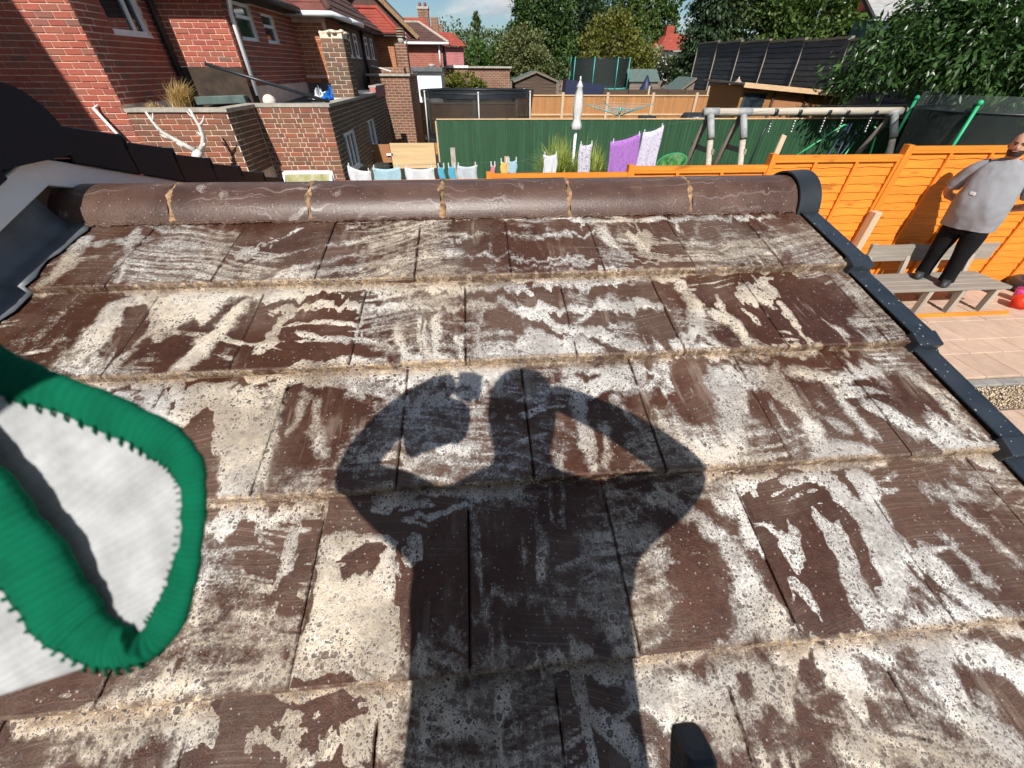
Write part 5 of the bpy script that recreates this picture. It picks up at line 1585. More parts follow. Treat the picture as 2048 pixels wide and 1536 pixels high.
def bucket(p, q, mat, label):
    p, q = Vector(p), Vector(q); d = (q - p)
    b = thing('toy_bucket', label, 'toy', p, 'toy buckets on the patio')
    mb = MB(); mb.tube([p, q, q - d * 0.03, p + d * 0.1], [0.075, 0.105, 0.095, 0.065], 14, cap=False); mb.tube([p, p + d * 0.02], [0.075, 0.074], 14)
    mb.build('body', M[mat], b, smooth=True)
    MB().tube([q - d * 0.02, q + d * 0.03], 0.112, 14, cap=False).build('rim', M[mat], b, smooth=True)
bucket((7.98, 4.60, G + 0.15), (7.86, 4.48, G + 0.14), 'red_toy', 'red toy bucket tipped over on the patio')
bucket((8.16, 4.72, G + 0.05), (8.14, 4.70, G + 0.22), 'pink_toy', 'magenta toy bucket behind the red one')
bucket((8.2, 4.47, G + 0.05), (8.2, 4.47, G + 0.19), 'yellow_toy', 'yellow toy bucket at the right edge')

# ================================================================== things in the middle gardens
# washing line with small clothes just above the ridge
def m_cloth(name, col, spots=None, sc=30):
    t = NT(name); n1 = t.noise(sc, 4, 0.6, t.pos()); n2 = t.noise(300, 2, 0.5, t.pos())
    c = t.ramp(n1, [(0.35, tuple(x * 0.85 for x in col)), (0.65, col)])
    if spots: c = t.mix(t.smooth(n1, 0.54, 0.60), c, spots)
    p = t.bsdf(c, 0.9, n2, 0.3, 0.003, 0.2)
    tr = t.node('ShaderNodeBsdfTranslucent'); t.link(c, tr.inputs[0])
    ms = t.node('ShaderNodeMixShader'); ms.inputs[0].default_value = 0.2
    t.link(p.outputs[0], ms.inputs[1]); t.link(tr.outputs[0], ms.inputs[2]); return t.done(ms)
M['cl_white'] = m_cloth('white_cotton', (0.72, 0.74, 0.76)); M['cl_blue'] = m_cloth('pale_blue_cotton', (0.42, 0.62, 0.70)); M['cl_grey'] = m_cloth('pale_grey_cotton', (0.55, 0.60, 0.64))
M['cl_cyan'] = m_cloth('cyan_cotton', (0.12, 0.45, 0.62)); M['cl_pink'] = m_cloth('pink_cotton', (0.72, 0.25, 0.32)); M['cl_yellow'] = m_cloth('yellow_cotton', (0.80, 0.55, 0.15))
M['cl_spot'] = m_cloth('spotted_cotton', (0.70, 0.68, 0.74), (0.22, 0.18, 0.35), 45)
M['towel_purple'] = m_cloth('purple_towel', (0.44, 0.20, 0.58), (0.32, 0.13, 0.46), 22); M['towel_white'] = m_cloth('lilac_white_towel', (0.70, 0.66, 0.76), (0.45, 0.38, 0.58), 26)
def hang(name, label, cat, mat, x0, x1, y, zt0, zt1, drop, group, fold=0.03, dy=0.0, nx=14, nz=10):
    r = thing(name, label, cat, ((x0 + x1) / 2, y, min(zt0, zt1) - drop), group)
    vs, fs = [], []
    ph = random.uniform(0, 6)
    for j in range(nz + 1):
        s = j / nz
        for i in range(nx + 1):
            u = i / nx; x = x0 + (x1 - x0) * u + 0.01 * math.sin(7 * s + ph)
            zz = zt0 + (zt1 - zt0) * u - drop * s * (1 + 0.06 * math.sin(u * 5 + ph)) - 0.03 * math.sin(u * math.pi) * (1 - s)
            vs.append((x, y + dy * s + fold * s * math.sin(u * 11 + ph) + fold * 0.5 * math.sin(u * 23 + ph * 2) * s, zz))
    n = nx + 1
    fs = [(j * n + i, j * n + i + 1, (j + 1) * n + i + 1, (j + 1) * n + i) for j in range(nz) for i in range(nx)]
    o = MB().add(vs, fs).build('cloth', M[mat], r, smooth=True)
    so = o.modifiers.new('thick', 'SOLIDIFY'); so.thickness = 0.006
    for u in (0.08, 0.92):
        px_, pz = x0 + (x1 - x0) * u, zt0 + (zt1 - zt0) * u
        MB().box((px_ - 0.008, y - 0.012, pz - 0.04), (px_ + 0.008, y + 0.012, pz + 0.035)).build('peg', M['cl_white'], r)
    return r
line = lambda x: -1.215 + 0.022 * (x + 2) + 0.012 * ((x - 0.2) ** 2 - 4.8) * 0.25
gl = 'small washing on the near line'
hang('hanging_shirt', 'crumpled white garment pegged on the line beside the garage window', 'clothes', 'cl_white', -2.0, -1.66, 7, line(-2.0) + 0.04, line(-1.66) - 0.05, 0.45, gl, 0.05)
hang('hanging_cloth', 'pale blue cloth on the washing line, second from the garage', 'clothes', 'cl_blue', -1.63, -1.20, 7, line(-1.63), line(-1.2), 0.42, gl)
hang('hanging_garment', 'white and grey crumpled garment on the washing line under the plywood', 'clothes', 'cl_white', -1.12, -0.66, 7, line(-1.12) - 0.01, line(-0.66) - 0.02, 0.40, gl, 0.05)
hang('hanging_sock', 'cyan sock pegged left of the fence post', 'clothes', 'cl_cyan', -0.60, -0.50, 7, line(-0.6), line(-0.5), 0.25, gl, 0.01, nx=4)
hang('hanging_sock', 'cyan sock pegged right of the fence post', 'clothes', 'cl_cyan', -0.44, -0.33, 7, line(-0.44), line(-0.33), 0.25, gl, 0.01, nx=4)
hang('hanging_cloth', 'pale grey cloth hanging between cyan socks and pink socks', 'clothes', 'cl_grey', -0.30, 0.02, 7, line(-0.3), line(0.02), 0.35, gl)
hang('hanging_sock', 'pink sock pegged alone right of the grey cloth', 'clothes', 'cl_pink', 0.24, 0.31, 7, line(0.24), line(0.31), 0.25, gl, 0.01, nx=4)
hang('hanging_sock', 'yellow and pink sock at the end of the orange fence rail', 'clothes', 'cl_yellow', 0.40, 0.50, 7, line(0.4) + 0.04, line(0.5) + 0.04, 0.25, gl, 0.01, nx=4)
hang('hanging_sock', 'pale blue sock above the orange fence rail', 'clothes', 'cl_blue', 0.52, 0.66, 7, line(0.52) + 0.05, line(0.66) + 0.05, 0.2, gl, 0.01, nx=4)
hang('hanging_vest', 'small white vest on the line against the green fence', 'clothes', 'cl_white', 1.18, 1.42, 7.6, -1.14, -1.13, 0.45, gl)
hang('hanging_shorts', 'narrow spotted garment hanging in front of the ornamental grass', 'clothes', 'cl_spot', 1.80, 2.02, 7.6, -0.99, -0.98, 0.6, gl)
hang('purple_towel', 'purple bath towel hanging on the washing line', 'towel', 'towel_purple', 2.46, 3.0, 8, -1.01, -0.88, 0.95, 'towels on the line', 0.04)
hang('white_towel', 'lilac and white patterned towel beside the purple one', 'towel', 'towel_white', 3.02, 3.38, 8, -0.87, -0.765, 0.95, 'towels on the line', 0.04)
mb = MB()
pts = [(-2.4, 7, -1.10)] + [(x, 7, line(x) + 0.02) for x in np.linspace(-2, 0.7, 12)] + [(1.3, 7.6, -1.10), (2.0, 7.7, -0.97), (2.46, 8, -1.0), (3.0, 8, -0.87), (3.4, 8, -0.76), (6.5, 9, -0.55), (12, 10.5, -0.6)]
mb.tube(pts, 0.0022, 5)
tag(mb.build('washing_line', M['green_felt'], smooth=True), 'thin washing line strung across the gardens', 'washing line')
# posts
tag(MB().box((-0.62, 11.3, G), (-0.50, 11.42, -1.55)).build('concrete_post', M['concrete']), 'leaning pale concrete post at the left end of the green fence', 'post')
tag(MB().box((0.66, 10.0, G), (0.76, 10.1, -1.55)).build('line_post', M['post_wood']), 'slim pale post standing alone before the green fence', 'post')
# boards by the garage
o = MB().bar((-2.12, 11.45, -1.73), (-1.02, 11.45, -1.73), 0.02, 0.56).build('plywood_sheet', M['ply']); tag(o, 'pale plywood sheet standing beside the green fence', 'plywood')
MB().box((-2.1, 11.47, G), (-2.02, 11.52, -1.5)).build('prop', M['post_wood'], o)
o = MB().bar((-2.70, 11.5, -1.68), (-2.14, 11.5, -1.68), 0.02, 0.40).build('brown_board', M['brown_ply']); tag(o, 'brown board panel between garage wall and plywood sheet', 'board')
MB().box((-2.68, 11.49, -1.495), (-2.60, 11.55, G)).build('prop', M['post_wood'], o)
MB().box((-2.24, 11.44, -1.72), (-2.08, 11.455 - 0.005, -1.67)).build('label_strip', M['white'], o)
mb = MB(); mb.box((-2.55, 13.2, G), (-0.6, 13.25, -2.0)); tag(mb.build('low_screen', M['soffit']), 'dark low screen below the plywood', 'screen')
# cold frame by the garage
cf = thing('cold_frame', 'white framed cold frame with greenish panel against the garage wall', 'cold frame', (-2.9, 8.0, G))
t = NT('algae_polycarbonate'); n1 = t.noise(7, 4, 0.6, t.mapping(t.pos(), (1, 1, 0.3)))
M['poly'] = t.done(t.bsdf(t.ramp(n1, [(0.3, (0.20, 0.20, 0.06)), (0.5, (0.30, 0.29, 0.14)), (0.7, (0.42, 0.38, 0.28))]), 0.25))
mb = MB(); mb.bar((-3.42, 8.05, -1.46), (-2.62, 8.05, -1.46), 0.05, 0.05); mb.bar((-3.42, 8.05, -1.46), (-3.46, 7.6, -2.0), 0.04, 0.04); mb.bar((-2.62, 8.05, -1.46), (-2.58, 7.6, -2.0), 0.04, 0.04); mb.bar((-3.46, 7.6, -2.0), (-2.58, 7.6, -2.0), 0.04, 0.04)
for x in (-3.44, -2.6): mb.box((x - 0.02, 7.58, G), (x + 0.02, 7.62, -2.0)); mb.box((x - 0.02, 8.03, G), (x + 0.02, 8.07, -1.46))
mb.build('frame', M['white'], cf)
MB().quad((-3.40, 8.03, -1.48), (-2.64, 8.03, -1.48), (-2.62, 7.62, -1.98), (-3.42, 7.62, -1.98)).build('panel', M['poly'], cf)

# closed parasols
def parasol(x, y, ztop, zlow, mat, label, lean=0.0, r=0.12, pole='white'):
    p = thing('parasol', label, 'parasol', (x, y, G), 'closed garden parasols')
    n = 20; rings = []; H_ = ztop - zlow
    prof = [(0.0, 0.10), (0.02, 0.18), (0.06, 0.30), (0.13, 0.62), (0.15, 0.48), (0.3, 0.70), (0.5, 0.85), (0.68, 0.80), (0.78, 0.62), (0.9, 0.85), (1.0, 1.05)]
    for s, w in prof:
        z = ztop - H_ * s; ring = []
        for k in range(n):
            a = 2 * math.pi * k / n; rr = r * w * (1 + 0.16 * math.cos(a * 8 + s * 2) * min(1, s * 3))
            ring.append((x + lean * (ztop - z) * -1 + rr * math.cos(a), y + rr * math.sin(a), z))
        rings.append(ring)
    MB().loft(rings).build('canopy', M[mat], p, smooth=True)
    xe = x - lean * (ztop - G)
    MB().tube([(x - lean * (ztop - zlow), y, zlow + 0.05), (xe, y, G + 0.05)], 0.028, 10).build('pole', M[pole], p, smooth=True)
    MB().tube([(xe, y, G), (xe, y, G + 0.05)], 0.22, 16).build('base', M['concrete'], p, smooth=True)
    MB().tube([(x, y, ztop - 0.01), (x, y, ztop + 0.05)], [0.018, 0.01], 8).build('finial', M['white'], p, smooth=True)
M['para_white'] = m_cloth('white_canvas', (0.74, 0.74, 0.74)); M['para_buff'] = m_cloth('buff_canvas', (0.46, 0.36, 0.29))
parasol(2.02, 9.0, -0.15, -0.92, 'para_white', 'closed white parasol standing before the green fence', r=0.105)
parasol(9.05, 16.0, -0.22, -1.15, 'para_buff', 'closed buff parasol beside the brown timber shed', r=0.26)

# rotary dryer
rd = thing('rotary_dryer', 'teal rotary clothes dryer opened flat behind the green fence', 'clothes dryer', (4.93, 15.5, G))
MB().tube([(4.93, 15.5, G), (4.93, 15.5, -1.02)], 0.024, 8).build('mast', M['metal'], rd, smooth=True)
MB().tube([(4.93, 15.5, -1.16), (4.93, 15.5, -0.98)], 0.05, 10).build('hub', M['teal'], rd, smooth=True)
ends = []
for k in range(4):
    a = math.radians(12 + 90 * k); e = Vector((4.93 + 1.25 * math.cos(a), 15.5 + 1.25 * math.sin(a), -0.89)); ends.append(e)
    MB().tube([(4.93, 15.5, -1.22), e], 0.013, 6).build('arm', M['teal'], rd, smooth=True)
    MB().tube([(4.93, 15.5, -1.02), Vector((4.93, 15.5, -1.22)).lerp(e, 0.45)], 0.010, 6).build('stay', M['teal'], rd, smooth=True)
for s in (0.4, 0.6, 0.8, 0.97):
    c0 = Vector((4.93, 15.5, -1.22)); q = [c0.lerp(e, s) for e in ends]
    MB().tube(q + [q[0]], 0.004, 4).build('line', M['cl_grey'], rd)

# trampolines
def trampoline(label, cx, cy, rx, ry, zb, zt_, net, pole, npole, rim=None, ztop=None, flare=1.0, poles_r=0.022, group='trampolines in the gardens', legs=True, angs=None):
    tr = thing('trampoline', label, 'trampoline', (cx, cy, ground_z(cx, cy)), group)
    n = 48
    ring = lambda r, z: [(cx + rx * r * math.cos(2 * math.pi * k / n), cy + ry * r * math.sin(2 * math.pi * k / n), z) for k in range(n)]
    mb = MB(); mb.loft([ring(0.93, zb), ring(0.97, (zb + zt_) / 2), ring(1.0 * flare, zt_)], cap=False); mb.build('net', M[net], tr, smooth=True)
    mb = MB(); mb.loft([ring(1.02, zb - 0.03), ring(1.02, zb + 0.02), ring(0.85, zb + 0.02), ring(0.85, zb - 0.03)], cap=False); mb.build('pad', M[rim or 'black_plastic'], tr, smooth=True)
    mb = MB(); mb.add(ring(0.86, zb), [tuple(range(n))]); mb.build('bed', M['black_plastic'], tr)
    q = ring(1.0 * flare, zt_); MB().tube(q + [q[0]], 0.02, 6).build('top_band', M['black_plastic'], tr, smooth=True)
    for a in (angs or [2 * math.pi * (k + 0.5) / npole for k in range(npole)]):
        b0 = Vector((cx + rx * 1.05 * math.cos(a), cy + ry * 1.05 * math.sin(a), zb - 0.1)); t0 = Vector((cx + rx * 1.03 * flare * math.cos(a), cy + ry * 1.03 * flare * math.sin(a), (ztop or zt_) + 0.03))
        MB().tube([b0, t0], poles_r, 8).build('pole', M[pole], tr, smooth=True)
        MB().sphere(t0, poles_r * 1.7, 8, 6).build('pole_cap', M[pole], tr, smooth=True)
        if legs: MB().tube([b0, (b0.x, b0.y, ground_z(cx, cy))], 0.022, 6).build('leg', M['metal'], tr, smooth=True)
    return tr
t1 = trampoline('large black-netted trampoline with grey posts behind the green fence', 0.16, 14.9, 1.72, 1.6, -1.72, -0.55, 'net_black', 'pole_grey', 6, poles_r=0.018)
n = 48
MB().loft([[(0.16 + 1.73 * math.cos(2 * math.pi * k / n), 14.9 + 1.61 * math.sin(2 * math.pi * k / n), z) for k in range(n)] for z in (-0.66, -0.50)], cap=False).build('top_sleeve', M['black_plastic'], t1, smooth=True)
trampoline('trampoline with dark net and thin teal posts, far garden', 8.75, 33.5, 1.95, 1.7, -1.0, 0.55, 'net_dark', 'teal', 8, rim='teal', poles_r=0.03)
t3 = trampoline('dark-netted trampoline with green foam posts behind the man', 11.05, 8.75, 1.75, 1.45, -1.75, -0.60, 'net_dark', 'green_pole', 6, ztop=-0.48, poles_r=0.03, angs=[math.radians(v) for v in (205, 262, 320, 25, 80, 135)])
n = 48
MB().loft([[(11.05 + 1.75 * r_ * math.cos(2 * math.pi * k / n), 8.75 + 1.45 * r_ * math.sin(2 * math.pi * k / n), z) for k in range(n)] for r_, z in ((1.0, -0.60), (0.995, -0.34))], cap=False).build('top_net', m_net('loose_top_net', (0.10, 0.13, 0.12), 0.35), t3, smooth=True)

# timber swing frame
M['sleeve'] = m_plain('dull_zinc', (0.30, 0.31, 0.31), 0.65, 0.25, 9, 0.1)
sw = thing('swing_frame', 'bleached round timber swing frame with galvanised corner sleeves', 'swing', (7.5, 10, G))
ZB = -0.72
MB().tube([(5.10, 10, ZB), (9.86, 10, ZB + 0.02)], 0.074, 16).build('beam', M['swing_wood'], sw, smooth=True)
for x in (5.24, 6.00, 9.62):
    MB().tube([(x, 9.98, ZB - 0.05), (x + 0.02, 9.72, ZB - 0.46)], 0.074, 12).build('sleeve', M['sleeve'], sw, smooth=True)
    MB().tube([(x - 0.17, 10, ZB + 0.001), (x + 0.17, 10, ZB + 0.003)], 0.080, 16).build('sleeve', M['sleeve'], sw, smooth=True)
    MB().tube([(x + 0.02, 9.72, ZB - 0.50), (x + 0.06, 9.10, G)], 0.062, 12).build('leg', M['swing_wood'], sw, smooth=True)
    MB().tube([(x, 10.05, ZB - 0.05), (x, 11.0, G)], 0.060, 12).build('leg', M['shed_grey'], sw, smooth=True)
for z in (-1.42, -1.9): MB().bar((5.3, 9.55, z), (5.3, 10.6, z), 0.05, 0.10).build('brace', M['grey_wood'], sw)
for z in (-1.42,): MB().bar((6.06, 9.55, z), (6.06, 10.5, z), 0.05, 0.10).build('brace', M['grey_wood'], sw)
for x in (6.72, 7.28, 7.98, 8.42, 9.1):
    MB().tube([(x - 0.045, 10, ZB), (x + 0.045, 10, ZB)], 0.080, 14).build('strap', M['black_plastic'], sw, smooth=True)
    for k in range(6):
        MB().tube([(x + 0.003 * k, 10, ZB - 0.10 - 0.05 * k), (x + 0.003 * k, 10, ZB - 0.14 - 0.05 * k)], 0.022 if k % 2 else 0.013, 6).build('chain_link', M['chain'], sw, smooth=True)
MB().tube([(6.72, 10, ZB - 0.15), (6.55, 9.9, ZB - 0.35), (6.42, 9.9, G + 0.3)], 0.02, 8).build('rope', M['black_plastic'], sw, smooth=True)
MB().tube([(7.2, 10, ZB - 0.4), (7.1, 9.95, G + 0.4)], 0.012, 6).build('rope', M['black_plastic'], sw, smooth=True)
MB().bar((6.80, 9.5, -1.10), (6.52, 9.2, -2.0), 0.12, 0.03, (0, 1, 0)).build('swing_seat', M['post_wood'], sw)
# small tubular play frames under the trees
pf = thing('tubular_play_frame', 'bright green and navy tubular play frames folded under the tree', 'play frame', (9.1, 10.8, G))
for pts, m_ in (([(8.0, 10.6, -1.75), (9.02, 10.6, -1.02), (9.12, 10.62, -1.02), (8.9, 10.7, -1.9)], 'bright_green'), ([(9.14, 10.62, -1.0), (8.8, 10.5, -2.0)], 'navy'), ([(9.3, 10.7, -1.0), (9.2, 10.6, -2.0)], 'navy'), ([(9.55, 10.7, -1.2), (9.25, 10.7, -2.1)], 'navy'), ([(9.85, 10.6, -1.06), (9.98, 10.6, -1.15), (10.1, 10.5, -2.0)], 'bright_green'), ([(9.7, 10.8, -1.4), (9.5, 10.8, -2.0)], 'bright_green')):
    MB().tube(pts + [(pts[-1][0], pts[-1][1], G)], 0.02, 8).build('tube', M[m_], pf, smooth=True)
o = thing('pop_up_tent', 'crumpled bright green pop-up hoop bag near the swing', 'play tent', (4.15, 9, G))
vs, nn_ = [], 24
for j_, (rr_, zz_) in enumerate(((1.0, 0.0), (0.8, -0.09), (0.55, -0.13), (0.3, -0.05), (0.08, 0.06))):
    for i_ in range(nn_):
        a_ = 2 * math.pi * i_ / nn_
        vs.append((4.15 + 0.30 * rr_ * math.cos(a_), 9 + 0.16 * rr_ * math.sin(a_), -1.52 + zz_ * (1 + 0.5 * math.sin(5 * a_)) + 0.15 * rr_ * math.sin(a_ + 0.5)))
mb = MB(); mb.add(vs, [(j_ * nn_ + i_, j_ * nn_ + (i_ + 1) % nn_, (j_ + 1) * nn_ + (i_ + 1) % nn_, (j_ + 1) * nn_ + i_) for j_ in range(4) for i_ in range(nn_)]); mb.build('fabric', m_plain('lime_fabric', (0.025, 0.13, 0.02), 0.6, 0.7, 12, 0.6), o, smooth=True)
MB().tube([(4.15 + 0.31 * math.cos(a), 9 + 0.16 * math.sin(a), -1.52 + 0.15 * math.sin(a + 0.5)) for a in np.linspace(0, 6.2832, 24)], 0.009, 6).build('hoop', M['green_pole'], o, smooth=True)
MB().tube([(4.15, 9, -1.7), (4.15, 9, G)], 0.02, 6).build('stand', M['metal'], o)
# barbecue and box behind the green fence
bb = thing('barbecue', 'black kettle barbecue lid showing above the green fence', 'barbecue', (6.85, 14, G))
mb = MB(); mb.loft([[(6.5, 13.75, z), (7.2, 13.75, z), (7.2, 14.25, z), (6.5, 14.25, z)] for z in (-1.35, -1.12)] + [[(6.56, 13.85, -1.02), (7.14, 13.85, -1.02), (7.14, 14.2, -1.02), (6.56, 14.2, -1.02)]]); bevel(mb.build('lid', M['black_plastic'], bb), 0.03, 3)
MB().tube([(6.65, 13.70, -1.12), (7.05, 13.70, -1.12)], 0.015, 8).build('handle', M['metal'], bb, smooth=True)
for x in (6.56, 7.14): MB().box((x - 0.03, 13.9, G), (x + 0.03, 14.1, -1.35)).build('leg', M['black_plastic'], bb)
o = MB().box((5.25, 14.2, G), (5.72, 14.6, -1.12)).build('storage_box', M['black_plastic']); tag(bevel(o, 0.02), 'small black storage box showing above the green fence', 'box')

# sheds
def shed(name, label, x0, x1, y0, y1, zb, ze, zr, wall, roofm, ridge_axis='x', door=None, win=None):
    s = thing(name, label, 'shed', ((x0 + x1) / 2, (y0 + y1) / 2, zb), 'garden sheds')
    MB().box((x0 + 0.02, y0 + 0.02, zb), (x1 - 0.02, y1 - 0.02, ze)).build('wall', M[wall], s)
    nb = max(4, int((ze - zb) / 0.14))
    for i in range(nb):
        z = zb + (ze - zb) * i / nb; h_ = (ze - zb) / nb
        mb = MB(); mb.add([(x0, y0 - 0.008, z), (x1, y0 - 0.008, z), (x1, y0 + 0.012, z + h_ * 1.02), (x0, y0 + 0.012, z + h_ * 1.02)], [(0, 1, 2, 3)]); mb.build('board', M[wall], s)
    ov = 0.1; xm, ym = (x0 + x1) / 2, (y0 + y1) / 2
    if ridge_axis == 'y':       # gable towards the camera
        MB().prism([(x0, y0 + 0.005, ze), (x1, y0 + 0.005, ze), (xm, y0 + 0.005, zr - 0.03)], (0, y1 - y0 - 0.02, 0)).build('gable', M[wall], s)
        for a, b in (((x0 - ov, ze - 0.05), (xm, zr)), ((x1 + ov, ze - 0.05), (xm, zr))):
            MB().prism([(a[0], y0 - ov, a[1]), (b[0], y0 - ov, b[1]), (b[0], y0 - ov, b[1] + 0.04), (a[0], y0 - ov, a[1] + 0.04)], (0, y1 - y0 + 2 * ov, 0)).build('roof_slope', M[roofm], s)
            MB().bar((a[0], y0 - ov - 0.012, a[1]), (b[0], y0 - ov - 0.012, b[1]), 0.02, 0.09).build('bargeboard', M['shed_grey'], s)
    elif ridge_axis == 'pent':
        MB().prism([(x0 - ov, y0 - ov, ze), (x0 - ov, y1 + ov, zr), (x0 - ov, y1 + ov, zr + 0.05), (x0 - ov, y0 - ov, ze + 0.05)], (x1 - x0 + 2 * ov, 0, 0)).build('roof_slope', M[roofm], s)
    else:
        for ya, yb in ((y0 - ov, ym), (y1 + ov, ym)):
            MB().prism([(x0 - ov, ya, ze - 0.04), (x0 - ov, yb, zr), (x0 - ov, yb, zr + 0.04), (x0 - ov, ya, ze)], (x1 - x0 + 2 * ov, 0, 0)).build('roof_slope', M[roofm], s)
        for xx in (x0, x1): MB().prism([(xx, y0, ze), (xx, y1, ze), (xx, ym, zr)], (0.02 if xx == x0 else -0.02, 0, 0)).build('gable', M[wall], s)
    if door:
        d = MB().box((door[0], y0 - 0.03, zb), (door[1], y0 - 0.010, door[2])).build('door', M['shed_wood'], s)
        MB().box((door[1] - 0.08, y0 - 0.05, (zb + door[2]) / 2), (door[1] - 0.04, y0 - 0.031, (zb + door[2]) / 2 + 0.1)).build('handle', M['metal'], d)
    if win:
        wd = MB().box((win[0], y0 - 0.03, win[2]), (win[1], y0 - 0.010, win[3])).build('window', M['glass'], s)
    return s
shed('garden_shed', 'dark brown shed with grey-green felt roof, left of the far trampoline', 2.40, 4.72, 27.0, 29.4, -2.3, -0.50, -0.12, 'shed_wood', 'green_felt', 'y', door=(3.35, 3.95, -0.55))
shed('garden_shed', 'grey playhouse shed with green felt roof beside the black fence', 12.0, 13.7, 27.2, 29.6, -2.3, -0.95, -0.35, 'shed_grey', 'green_felt', 'y', win=(12.2, 12.7, -1.6, -1.1))
shed('garden_shed', 'low shed with pale green felt roof right of the far trampoline', 10.9, 12.9, 33.0, 35.0, -2.0, -0.62, 0.0, 'shed_grey', 'green_felt', 'x')
shed('garden_shed', 'small dark lean-to shed with pale roof under the dark conifer', 15.4, 17.6, 34.5, 36.5, -2.0, -0.25, 0.35, 'shed_wood', 'shed_grey', 'pent')
# brown timber shed by the black fence
bs = thing('timber_shed', 'golden brown timber shed with pent roof and dark window, before the black fence', 'shed', (9.8, 14.6, G))
MB().prism([(8.15, 14.0, G), (11.05, 13.6, G), (11.05, 13.6, -0.58), (8.15, 14.0, -0.36)], (0, 2.0, 0)).build('wall', M['shed_wood_golden'], bs)
for i in range(15):
    z = -1.95 + i * 0.105
    if z > -0.62: break
    MB().bar((8.13, 13.985, z), (11.07, 13.585, z), 0.02, 0.10).build('board', M['shed_wood_golden'], bs)
MB().prism([(8.0, 13.75, -0.34), (11.22, 13.32, -0.57), (11.22, 13.32, -0.52), (8.0, 13.75, -0.29)], (0, 2.6, 0.06)).build('roof_slab', M['shed_grey'], bs)
MB().bar((8.0, 13.74, -0.33), (11.22, 13.31, -0.56), 0.025, 0.12).build('fascia', M['rail'], bs)
MB().bar((8.2, 13.955, -0.78), (8.85, 13.865, -0.80), 0.025, 0.52).build('window', M['glass'], bs)
MB().bar((9.15, 13.84, -1.3), (9.95, 13.73, -1.3), 0.03, 1.3).build('door', M['brown_ply'], bs)
for x, y_ in ((9.08, 13.83), (10.05, 13.70)): MB().box((x - 0.03, y_ - 0.03, -2.0), (x + 0.03, y_ + 0.01, -0.5)).build('door_post', M['shed_wood'], bs)
# far house on the right and green metal-clad hall
fh = thing('far_red_house', 'distant pale house with orange-red roof between the trees', 'house', (24, 57, G))
MB().box((21.5, 56, -2.2), (27.0, 62, 1.6)).build('wall', M['white_dirty'], fh)
courses(fh, ((21.0, 55.5, 1.7), (27.5, 55.5, 1.7)), ((22.8, 58.5, 3.25), (26.0, 58.5, 3.25)), 8, M['roof_red'])
courses(fh, ((21.0, 55.5, 1.7), (21.0, 62, 1.7)), ((22.8, 58.5, 3.25), (22.8, 62, 3.25)), 8, M['roof_red'])
MB().box((22.6, 58.3, 2.6), (23.5, 59.1, 3.9)).build('chimney', M['roof_red'], fh)
for x in (22.6, 24.0, 25.4): window(fh, 'x', 55.99, x, x + 0.9, 0.2, 1.3, mull=(x + 0.45,), f=0.08)
hl = thing('metal_clad_hall', 'dark green metal-clad hall with pale sheet roof behind the black fence', 'hall', (27, 27, G))
M['clad'] = m_plain('dark_green_cladding', (0.018, 0.055, 0.05), 0.5, 0.15, 3, 0.1); M['sheet'] = m_plain('grey_sheet_roof', (0.36, 0.36, 0.35), 0.6, 0.2, 4, 0.2)
MB().box((19.0, 23.5, G), (36, 24.6, 1.86)).build('wall', M['clad'], hl)
courses(hl, ((18.9, 23.3, 1.90), (36.0, 23.3, 1.90)), ((19.6, 25.5, 2.85), (36.0, 25.5, 2.85)), 3, M['sheet'])
MB().bar((18.85, 23.3, 1.93), (19.55, 25.5, 2.90), 0.12, 0.14).build('bargeboard', M['soffit'], hl)
MB().box((20.2, 25.6, 2.4), (21.2, 26.3, 3.5)).build('chimney', M['roof_red'], hl)

# debris on the garage roof
o = MB(); o.sphere((-3.78, 9.25, -0.50), 0.115, 20, 14); o = o.build('football', m_plain('scuffed_cream_leather', (0.66, 0.58, 0.50), 0.6, 0.12, 12, 0.2), smooth=True); tag(o, 'scuffed cream football resting on the garage roof edge', 'ball')
mb = MB(); mb.tube([(-4.25, 8.40, 0.04), (-2.62, 9.0, -0.49)], 0.026, 12); tag(mb.build('black_pipe', M['black_plastic'], smooth=True), 'long black plastic pipe leaning across the garage roof', 'pipe')
def heap(name, label, cat, c, r, mats, n=40):
    h = thing(name, label, cat, c)
    for mi, m_ in enumerate(mats):
        nn = 26; V = []
        rg = np.random.default_rng(mi + 5)
        mb = MB(); vs, fs = [], []
        for j in range(9):
            for i in range(nn):
                a = 2 * math.pi * i / nn; s = j / 8
                rr = s * (1 + 0.35 * math.sin(3 * a + mi * 2) + 0.2 * rg.normal())
                vs.append((c[0] + r[0] * rr * math.cos(a) * 0.7 + r[0] * (mi - 0.5) * 0.8, c[1] + r[1] * rr * math.sin(a) * 0.7, c[2] + max(0.004, r[2] * (1 - s) * (1 + 0.6 * rg.normal()))))
        fs = [(j * nn + i, j * nn + (i + 1) % nn, (j + 1) * nn + (i + 1) % nn, (j + 1) * nn + i) for j in range(8) for i in range(nn)]
        mb.add(vs, fs); mb.build('sheet', m_, h)
    return h
M['blue_tarp'] = m_plain('blue_tarpaulin', (0.012, 0.14, 0.48), 0.35, 0.4, 9, 0.4)
heap('tarpaulin', 'crumpled blue tarpaulin and rags on the flat garage roof', 'tarpaulin', (-3.35, 11.3, -0.555), (0.30, 0.4, 0.13), [M['cl_white'], M['blue_tarp']])
heap('rag_pile', 'small dark blue rag heap near the dry grass on the garage roof', 'rags', (-4.3, 9.5, -0.63), (0.14, 0.2, 0.13), [M['soffit'], M['navy']])
bevel(tag(MB().bar((-5.0, 9.15, -0.48), (-4.2, 9.3, -0.46), 0.25, 0.12).build('felt_roll', M['green_felt']), 'grey-green felt box lying on the garage roof', 'felt roll'), 0.01)
